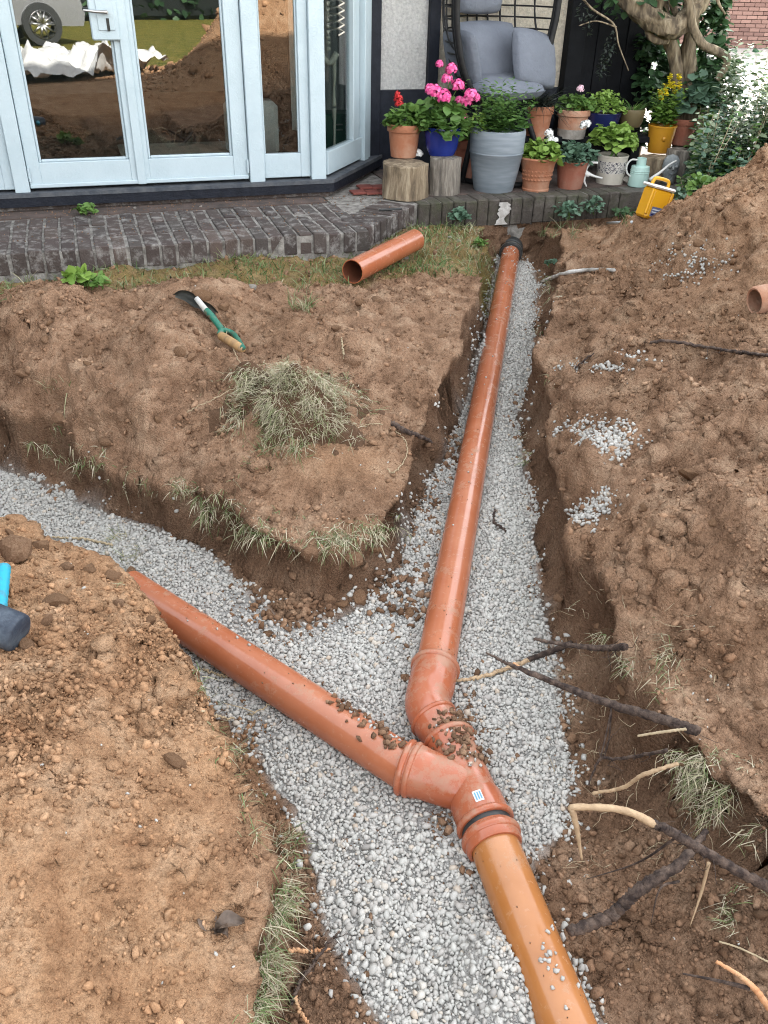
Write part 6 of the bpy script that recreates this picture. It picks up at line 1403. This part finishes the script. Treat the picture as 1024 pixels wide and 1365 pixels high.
# limestone edging across the trench end
pth = spline([onG(722, 377, .008), onG(752, 368, .014), onG(785, 363, .012), onG(818, 363, .01)], 20); MB().tube(pth, .010, 8, wob=.25).build('edging_strip', 'lime', loc=pth[0], smooth=True); tag(bpy.data.objects['edging_strip'], 'pale crumbly mortar strip across the far right of the trench', 'edging')
# ---- egg chair
ch = thing('egg_chair', (UY(676, 100, 5.85)[0], 5.95, PZ), 'black wicker egg chair with grey cushions against the house', 'chair')
CC = UY(676, 40, 5.88); face = math.radians(32); fx, fy = np.array([math.cos(face), math.sin(face), 0]), np.array([math.sin(face), -math.cos(face), 0])   # fx across, fy out of the opening
RW, RH, RD = .385, .66, .42
def egg(a, d_):                                               # a round the rim, d_ 0 rim .. 1 back
    k = math.cos(d_ * math.pi / 2); return CC + hZ * .18 + fx * RW * k * math.cos(a) + hZ * RH * k * math.sin(a) * (1 if math.sin(a) > 0 else .95) - fy * RD * math.sin(d_ * math.pi / 2)
rim_ = [egg(2 * math.pi * k / 60, 0) for k in range(61)]
MB().tube(rim_, .020, 10, cap=False, wob=.10).build('rim', 'wicker', ch, smooth=True)
MB().tube([p - fy * .03 for p in rim_], .012, 8, cap=False).build('rim_wrap', 'wicker', ch, smooth=True)
wk = MB()
def shell(a, b_):
    k = max(0.0, 1 - a * a - b_ * b_); return CC + hZ * .18 + fx * RW * a + hZ * RH * b_ - fy * RD * math.sqrt(k)
for b_ in np.linspace(-.93, .93, 21):
    w_ = math.sqrt(1 - b_ * b_); wk.tube([shell(w_ * math.sin(q * math.pi / 2), b_) for q in np.linspace(-1, 1, 26)], .0055, 6, cap=False, wob=.15)
for a in np.linspace(-.9, .9, 11):
    w_ = math.sqrt(1 - a * a); wk.tube([shell(a, w_ * math.sin(q * math.pi / 2)) for q in np.linspace(-1, 1, 26)], .0065, 6, cap=False, wob=.15)
wk.build('wicker_shell', 'wicker', ch, smooth=True)
MB().tube([egg(math.pi * .86, .5), egg(math.pi * .5, .62) * .0 + (egg(math.pi * .86, .5) + egg(math.pi * .14, .5)) / 2 - fy * .06, egg(math.pi * .14, .5)], .016, 8).build('cross_bar', 'wicker', ch, smooth=True)
for k in (-1, 1): MB().tube([CC + fx * .16 * k - hZ * .38, CC + fx * .34 * k - hZ * (CC[2] - PZ - .015) + fy * .1], .018, 8).build('leg', 'wicker', ch, smooth=True)
MB().tube([CC + fx * .30 * math.cos(a) - hZ * (CC[2] - PZ - .018) + fy * .34 * math.sin(a) for a in np.linspace(0, 2 * math.pi, 40)], .017, 8, cap=False).build('base_ring', 'wicker', ch, smooth=True)
def pillow(name, c, ex, ey, ez, material='cushion', puff=3.2, nx=20, ny=18):
    vs_, fs = [], []
    for sgn in (1, -1):
        for j in range(ny + 1):
            for i_ in range(nx + 1):
                a, b2 = -1 + 2 * i_ / nx, -1 + 2 * j / ny; k = (max(0, 1 - abs(a) ** puff) * max(0, 1 - abs(b2) ** puff)) ** .40
                pin = 1 - .10 * (a * a * b2 * b2) - .03 * (1 - b2 * b2) * 0
                w_ = .05 * math.sin(7 * a + 3 * b2) * (1 - k) + .025 * math.sin(11 * a * b2 + 5 * b2); vs_.append(c + ex * a * pin + ey * b2 * pin + ez * sgn * (k + w_ * k))
    n_ = (nx + 1) * (ny + 1)
    for sgn in (0, 1):
        for j in range(ny):
            for i_ in range(nx):
                q = (j * (nx + 1) + i_, j * (nx + 1) + i_ + 1, (j + 1) * (nx + 1) + i_ + 1, (j + 1) * (nx + 1) + i_); fs.append(tuple(x + sgn * n_ for x in (q if sgn == 0 else q[::-1])))
    return MB().add(vs_, fs).build(name, material, ch, smooth=True)
pillow('seat_cushion', UY(664, 114, 5.95), fx * .25, -fy * .22 + hZ * .02, hZ * .065)
pillow('back_cushion', UY(650, 68, 6.08), fx * .25, hZ * .165 - fy * .07, fy * .07)
pillow('side_cushion', UY(712, 78, 6.0), fx * .175 - hZ * .03, hZ * .155 - fy * .06 + fx * .02, fy * .07 - fx * .02)
pillow('side_cushion', UY(617, 80, 5.86), fy * .14 + fx * .02, hZ * .165 - fx * .05, -fx * .045 + fy * .01)
pillow('head_cushion', UY(640, -6, 6.12), fx * .165, hZ * .10, fy * .06)
# ---- wisteria
yt = 6.25; tr_ = thing('wisteria_tree', UY(905, 165, yt) * np.array([1, 1, 0]) + np.array([0, 0, PZ]), 'twisted old wisteria with ivy growing at the corner of the house', 'tree')
def limb(name, pts, rad, parent=tr_, ridge=.10, seg=14):
    path = spline([UY(u, v, yt + (q[0] if q else 0)) for u, v, *q in pts], 9 * len(pts)); n_ = len(path); R_ = lerp_list(rad, n_)
    mb = MB().tube(path, R_, seg); k_ = np.array(mb.v); idx = np.arange(len(k_)); rr_ = 1 + ridge * np.sin((idx % seg) * 2 * math.pi / seg * 5 + (idx // seg) * .45) + .07 * vnoise(k_, .05, 5)
    cen = np.repeat(np.array(path), seg, axis=0); mb.v = [tuple(p) for p in cen + (k_ - cen) * rr_[:, None]]
    return mb.build(name, 'bark', parent, smooth=True)
tk = limb('trunk', [(908, 200), (905, 120), (898, 70), (888, 40), (884, 10), (876, -40)], [.058, .046, .042, .040, .038, .038])
limb('trunk', [(925, 200), (921, 110), (918, 70), (922, 30), (916, -40)], [.055, .048, .044, .042, .04])
limb('limb', [(815, -40, -.1), (835, -5, -.12), (858, 18, -.15), (885, 34, -.16), (905, 34, -.15), (922, 16, -.12), (938, -4, -.1), (955, -40, -.1)], [.05, .058, .060, .062, .060, .055, .045, .04], ridge=.16)
limb('limb', [(912, -30, -.2), (920, 10, -.2), (924, 36, -.2), (936, 58, -.2), (955, 68, -.2), (968, 76, -.2), (968, 88, -.2), (956, 106, -.18)], [.026, .026, .026, .027, .026, .024, .022, .018], ridge=.05)
limb('limb', [(862, 30, -.1), (866, 46, -.12), (876, 54, -.12), (890, 54, -.08)], [.022, .022, .022, .022], ridge=.05)
limb('branch', [(876, -30, -.1), (880, 0, -.1), (878, 20, -.1)], [.02, .02, .02], ridge=.04); limb('branch', [(890, -30, -.05), (896, 4, -.05), (904, 24, -.05)], [.022, .02, .02], ridge=.04)
limb('branch', [(950, -20, -.1), (958, 4, -.1), (967, 19, -.1)], [.012, .009, .006], ridge=.02)
limb('hanging_stem', [(770, -10, -.35), (790, 12, -.35), (818, 32, -.35), (825, 60, -.35), (838, 94, -.35)], [.006, .006, .006, .004, .003], ridge=.0)
limb('hanging_stem', [(772, 34, -.35), (795, 28, -.35), (822, 36, -.35)], [.003, .004, .005], ridge=.0)
bag = Bag()
for (u, v, r_, n_, dy_) in ((945, 40, .14, 160, .1), (950, 85, .16, 200, .05), (935, 110, .14, 150, .0), (955, 10, .10, 100, .1), (930, -20, .25, 260, .1), (870, 120, .12, 130, .1), (960, 120, .16, 160, .0), (860, -40, .3, 260, .0), (885, 135, .10, 90, .05), (872, 95, .14, 220, .35), (890, 120, .16, 260, .35), (915, 140, .18, 300, .3), (945, 150, .18, 300, .3), (880, 165, .16, 220, .3), (930, 95, .14, 200, .3), (868, 60, .10, 120, .3), (900, 85, .12, 160, .35)):
    dome_leaves(bag, UY(u, v, yt + dy_), r_, r_ * 1.1, n_, .065, .030, -1, (.1, .8))
bag.build('ivy_crown', 'leaf_dark', tr_)
bag = Bag()
for (u, v) in ((812, 66), (806, 80), (818, 55), (803, 92), (785, 33), (776, 10)): dome_leaves(bag, UY(u, v, yt - .35), .04, .07, 26, .03, .008, -1, (.2, .8))
bag.build('hanging_leaves', 'leaf_black', tr_)
# ---- big bush at the right
bush = thing('silver_bush', (2.25, 5.55, .45), 'big grey-green flowering shrub beside the driveway', 'shrub')
bags = {'leaf_silver': Bag(), 'leaf_blue': Bag(), 'leaf': Bag()}
stm = MB()
for k in range(640):
    u, v = random.uniform(915, 1075), 0; by_ = random.uniform(5.25, 6.1); base = np.array([.328 * by_ + .03 + random.random() ** 1.2 * 1.05, by_, .47]); lean = np.array([random.uniform(-.09, .15), random.uniform(-.22, .1), 0])
    hgt = random.uniform(.28, .95) * (1.0 if base[0] > .328 * by_ + .25 else .6); tip = base + lean + hZ * hgt
    key = random.choice(('leaf_silver', 'leaf_silver', 'leaf_blue', 'leaf')) if hgt > .4 else random.choice(('leaf', 'leaf_blue'))
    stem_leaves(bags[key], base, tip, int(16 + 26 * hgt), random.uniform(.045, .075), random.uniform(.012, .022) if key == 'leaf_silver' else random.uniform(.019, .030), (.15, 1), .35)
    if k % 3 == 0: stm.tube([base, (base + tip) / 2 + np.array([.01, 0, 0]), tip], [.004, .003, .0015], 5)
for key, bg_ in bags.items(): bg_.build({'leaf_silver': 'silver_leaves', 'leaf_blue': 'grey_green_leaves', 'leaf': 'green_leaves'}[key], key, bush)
stm.build('stems', 'straw', bush, smooth=True)
bag = Bag(); n = 520; fp = np.stack([rng.uniform(1.92, 2.7, n), rng.uniform(5.05, 5.8, n), rng.uniform(.55, 1.25, n)], 1); fn_ = rng.normal(size=(n, 3))
V_, F_, tt = leaves(fp, fn_, .016, .009, rng.random(n)); bag.put(V_, F_, tt); tag(bag.build('small_flowers', 'petal_white', bush), kind='stuff')
bag = Bag()
for (u, v) in ((920, 55), (934, 60), (915, 75), (925, 70), (908, 62)):
    p_ = UY(u + 65, v, 5.9); stem_leaves(bag, p_ - hZ * .3, p_, 26, .05, .014, (.6, 1), .6)
bag.build('plume', 'leaf_silver', bush)
# low creeping plants at the foot
def weed(u, v, r, n_, L, Wd, material, label, z=None, hgt=.8):
    p_ = UP(u, v, H(0, t2 - .10 if z == 'wall' else 0, 0), hN) if z == 'wall' else (onG(u, v) if z is None else U(u, v, z)); t_ = thing('weed', p_, label, 'plant'); bag = Bag(); dome_leaves(bag, p_ + hZ * r * .3, r, r * hgt, n_, L, Wd, 0, (.3, .95)); bag.build('leaves', material, t_); stems(t_, p_, [p_ + np.array([random.uniform(-r, r) * .6, random.uniform(-r, r) * .5, r * hgt * .8]) for _ in range(4)], .0018); return t_
weed(117, 287, .055, 46, .045, .014, 'leaf', 'leafy weed growing at the back of the brick patio', PZ)
weed(105, 378, .06, 30, .05, .022, 'leaf_bright', 'broad-leaved weed in the grass below the patio at left')
weed(130, 385, .05, 24, .045, .018, 'leaf', 'darker low weed beside the broad-leaved one')
weed(473, 330, .045, 50, .026, .012, 'leaf', 'small upright weed against the patio corner', hgt=2.2)
weed(612, 296, .07, 60, .04, .018, 'leaf_blue', 'pale green weed at the foot of the low wall left of the pipe', z='wall', hgt=.9)
weed(755, 292, .085, 90, .036, .016, 'leaf_blue', 'blue-green leafy weed below the bell pot', z='wall', hgt=1.0)
weed(790, 285, .075, 80, .034, .015, 'leaf_blue', 'blue-green weed below the patterned pot', z='wall', hgt=1.1)
weed(830, 290, .07, 50, .036, .014, 'leaf_dark', 'dark sprawling weed beside the yellow container', z='wall', hgt=.6)
weed(935, 262, .10, 110, .038, .018, 'leaf', 'green leafy plant rising behind the soil heap crest', z=.70, hgt=.9)
weed(900, 270, .07, 60, .034, .016, 'leaf_blue', 'small leafy plant between container and heap crest', z=.62, hgt=.8)
weed(640, 330, .05, 60, .03, .012, 'leaf', 'green weed clump at the trench lip left of the coupling', hgt=.7)
weed(735, 355, .04, 40, .03, .010, 'leaf_blue', 'weed tuft at the right lip of the far trench', hgt=.7)
# ---- curled dry leaf on the near bank
p_ = onG(288, 1243); dl2 = thing('dry_leaf', p_, 'crumpled dark dry leaf on the near sandy bank', 'leaf'); 
for (a0, l_, w_) in ((.3, .05, .016), (2.6, .035, .018), (-.6, .03, .012)):
    vs_, fs = [], []
    for i_ in range(9):
        t = i_ / 8; wd = w_ * math.sin(math.pi * (.08 + .88 * t)) 
        for j in range(5):
            s2_ = -1 + j / 2; vs_.append(p_ + np.array([math.cos(a0) * l_ * t - math.sin(a0) * wd * s2_, math.sin(a0) * l_ * t + math.cos(a0) * wd * s2_, .004 + .012 * abs(s2_) ** 1.5 + .016 * math.sin(3 * t + a0) ** 2]))
    fs = [(i_ * 5 + j, i_ * 5 + j + 1, (i_ + 1) * 5 + j + 1, (i_ + 1) * 5 + j) for i_ in range(8) for j in range(4)]
    MB().add(vs_, fs).build('lobe', 'leafdry', dl2, smooth=True)
# ---- spade
S_ = onG(297, 453, .03); B_ = onG(272, 424, .035); sd_ = unit(S_ - B_); cx2 = unit(np.cross(sd_, hZ)) * -1
spade = thing('spade', onG(280, 430), 'green-shafted spade with wooden grip lying on the left heap', 'spade')
yb = onG(272, 428)[1] + .02
tpe = spline([UY(u, v, yb + .02 + .03 * abs(u - 266) / 35) for u, v in ((230, 393), (240, 387), (254, 389), (266, 399), (280, 405), (290, 415))], 24)
bte = spline([UY(u, v, yb - .0) for u, v in ((233, 396), (246, 401), (258, 409), (266, 412), (277, 422), (287, 427))], 24)
vs_ = []
for p, q in zip(tpe, bte):
    for k in range(6): t = k / 5; vs_.append(p + (q - p) * t + np.array([0, .03 * math.sin(math.pi * t), -.006 * math.sin(math.pi * t)]))
n_ = len(vs_); vs_ += [p + np.array([0, .004, -.002]) for p in vs_]; r_ = len(tpe)
fs = [(i_ * 6 + j, i_ * 6 + j + 1, (i_ + 1) * 6 + j + 1, (i_ + 1) * 6 + j) for i_ in range(r_ - 1) for j in range(5)]; fs += [tuple(x + n_ for x in q[::-1]) for q in fs]
MB().add(vs_, fs).build('blade', 'toolblade', spade, smooth=True)
B_ = UY(266, 404, yb + .0); sd_ = unit(S_ - B_)
MB().tube([B_ - sd_ * .02 + hZ * .004, B_ + sd_ * .05 + hZ * .006], [.010, .012], 12).build('socket', 'chalk', spade, smooth=True)
MB().tube(spline([B_ + sd_ * .045 + hZ * .006, (B_ + S_) / 2 + hZ * .012, S_ + hZ * .012], 14), [.0125] * 15, 12).build('shaft', 'toolgreen', spade, smooth=True)
g0_, g1_ = onG(294, 458, .035), onG(325, 478, .035)
MB().tube([g0_, g0_ * .9 + g1_ * .1, (g0_ + g1_) / 2, g0_ * .1 + g1_ * .9, g1_], [.010, .016, .017, .016, .010], 14).build('grip', 'grip', spade, smooth=True)
MB().tube(spline([S_ + hZ * .012, g0_ * .75 + S_ * .25 + hZ * .004, g0_ + sd_ * .0], 8), .012, 10).build('yoke_arm', 'toolgreen', spade, smooth=True)
MB().tube(spline([S_ + hZ * .012, onG(312, 455, .03), g1_ + hZ * .006], 12), .010, 10).build('yoke_arm', 'toolgreen', spade, smooth=True)
# ---- mallet
hc0, hc1 = onG(-28, 838, .035), onG(27, 860, .035); ax_ = unit(hc1 - hc0); L_ = np.linalg.norm(hc1 - hc0)
ml = thing('rubber_mallet', onG(5, 850), 'black rubber mallet with cyan handle at the left edge', 'mallet')
MB().lathe(hc0, [(0, -.02), (.036, -.02), (.041, -.014), (.042, .0), (.042, L_ - .004), (.041, L_ + .004), (.036, L_ + .008), (0, L_ + .008)], 32, ax_).build('head', 'mallet', ml, smooth=True, angle=50)
hb0 = hc0 * .45 + hc1 * .55; ht = onG(11, 776, .045); hd2 = unit(ht - hb0)
MB().tube([hb0, hb0 + hd2 * .055], [.010, .010], 12).build('neck', 'steel', ml, smooth=True)
q0 = hb0 + hd2 * .05; LL = np.linalg.norm(ht - q0); MB().lathe(q0, [(.010, 0), (.0145, .003)] + [(.0145 + .0012 * (k % 2), .006 + (LL - .016) * k / 14) for k in range(15)] + [(.0155, LL - .006), (.010, LL), (0, LL)], 18, hd2).build('grip', 'cyan', ml, smooth=True)

# ================================================================== BEYOND THE HOUSE
dv = MB().add([(2.35, 6.3, .462), (2.6, 6.0, .462), (5, 5.6, .462), (40, 5.6, .462), (40, 24, .462), (1.0, 24, .462), (1.4, 14, .462)], [(0, 1, 2, 3, 4, 5, 6)]); tag(dv.build('driveway', 'driveway'), kind='structure')
wb_ = U(985, 64, .46); wA = math.radians(6); we, wnn = np.array([math.cos(wA), math.sin(wA), 0]), np.array([-math.sin(wA), math.cos(wA), 0]); wb_[2] = .46
bw = thing('brick_wall', wb_, 'brown brick boundary wall at the far side of the driveway', 'wall')
MB().obox(wb_ + wnn * .12 + hZ * 1.3, we * 9, wnn * .10, hZ * 1.3).build('core', 'wmortar', bw)
b2 = MB().obox((0, 0, 0), (.1075, 0, 0), (0, .05, 0), (0, 0, .0325), .004).build('brick', 'wbrick'); b2d = b2.data; bpy.data.objects.remove(b2)
for row in range(17):
    for k in range(17):
        o = bpy.data.objects.new('brick', b2d); COL.objects.link(o); o.parent = bw
        p = we * ((k - 6) * .225 + (.1125 if row % 2 else 0)) + wnn * (-.024) + hZ * (.04 + row * .075); o.location = p.tolist(); o.rotation_euler = (0, 0, wA)
# ================================================================== BEHIND THE CAMERA, seen in the door glass
tx, ty = np.meshgrid(np.linspace(-.3, 1.9, 60), np.linspace(-4.0, -1.9, 60)); tx, ty = tx.ravel(), ty.ravel()
tz = height(tx, ty) + .05 + .26 * np.abs(fbm(np.stack([tx, ty, 0 * tx], 1), .4, 4, 33))
q_ = (np.arange(59)[:, None] * 60 + np.arange(59)[None]).ravel()
tag(npmesh('plastic_sheet', np.stack([tx + .12 * vnoise(np.stack([tx, ty, 0 * tx], 1), .3, 5), ty, tz], 1), [np.stack([q_, q_ + 1, q_ + 61, q_ + 60], 1)], 'tarp', smooth=True), 'crumpled white plastic sheet reflected in the left door pane', 'sheet')
car = thing('parked_car', (0.95, -8.35, .45), 'silver parked car reflected in the left door pane', 'car')
prof = [(-2.1, .35), (-2.15, .75), (-1.7, 1.0), (-1.0, 1.45), (.6, 1.48), (1.3, 1.02), (2.0, .88), (2.1, .5), (2.05, .3)]
cb = MB(); n_ = len(prof); vs_ = [(0.95 + x, -8.35 + y, .45 + z) for y in (-.85, .85) for x, z in prof]; cb.add(vs_, [tuple(range(n_))[::-1], tuple(range(n_, 2 * n_))] + [(i_, (i_ + 1) % n_, n_ + (i_ + 1) % n_, n_ + i_) for i_ in range(n_)]); cb.build('body', 'carpaint', car)
for x in (-1.3, 1.3):
    for y in (-.82, .82):
        w = bpy.data.objects.new('wheel', None); COL.objects.link(w); w.parent = car; ORG[w.name] = ORG[car.name]
        c_ = np.array([0.95 + x, -8.35 + y, .45 + .33]); sg = 1 if y > 0 else -1
        MB().lathe(c_, [(.20, -.1), (.33, -.1), (.335, 0), (.33, .1), (.20, .1)], 28, (0, sg, 0)).build('tyre', 'rubber', w, smooth=True, angle=40)
        mb = MB().lathe(c_, [(.20, .06), (.225, .11), (.215, .115)], 28, (0, sg, 0))
        for k in range(10): a = 2 * math.pi * k / 10; mb.tube([c_ + np.array([0, sg * .10, 0]), c_ + np.array([.21 * math.cos(a), sg * .105, .21 * math.sin(a)])], [.030, .016], 6)
        mb.build('rim', 'steel', w, smooth=True)
for (z, s_) in ((1.22, .62),): MB().obox((0.75, -8.35 + .86, .45 + z), (1.0, 0, 0), (0, .004, 0), (0, 0, .16)).build('side_window', 'black', car)
MB().tube([np.array([2.3 + (.35 + .02 * (k % 7)) * math.cos(k * .42), -4.6 + .33 * math.sin(k * .42), .49 + .012 * (k // 15) + .05 * math.sin(k * 1.7) ** 2]) for k in range(60)], .014, 8).build('garden_hose', 'hose', loc=(2.3, -4.6, .47), smooth=True); tag(bpy.data.objects['garden_hose'], 'coil of yellow-green hose on the lawn reflected in the glass', 'hose')


# hedges added out of the frame to block low sky light and deepen contrast
def hedge(name, a, b_, h_, label):
    a, b_ = np.array(a, float), np.array(b_, float); d_ = unit(np.array([*(b_ - a), 0])); n_ = np.array([-d_[1], d_[0], 0]); L_ = np.linalg.norm(b_ - a); c_ = np.array([*(a + b_) / 2, 0])
    t_ = thing(name, (c_[0], c_[1], .45), label, 'added hedge'); k_ = int(L_ * h_ * 36)
    MB().obox(c_ + hZ * (.45 + h_ / 2), d_ * L_ / 2, n_ * .35, hZ * h_ / 2, .1).build('inner_growth', 'leaf_black', t_)
    p = np.array([*a, 0]) + d_ * rng.uniform(0, L_, (k_, 1)) + n_ * (np.where(rng.random((k_, 1)) < .5, -1, 1) * rng.uniform(.34, .5, (k_, 1))) + hZ * rng.uniform(.45, .5 + h_, (k_, 1))
    o_ = rng.normal(size=(k_, 3)); V_, F_, tt = leaves(p, o_, rng.uniform(.16, .28, k_), rng.uniform(.08, .13, k_), rng.random(k_)); npmesh('foliage', V_, F_, 'leaf_dark', t_, attrs={'tone': tt})
hedge('sky_block_hedge', (-4.7, -14), (-4.7, 4.2), 3.0, 'added dark hedge on the left, unseen, blocking low sky light')
hedge('sky_block_hedge', (-4.7, -15.5), (12, -15.5), 3.4, 'added dark hedge behind the car, unseen, blocking low sky light')
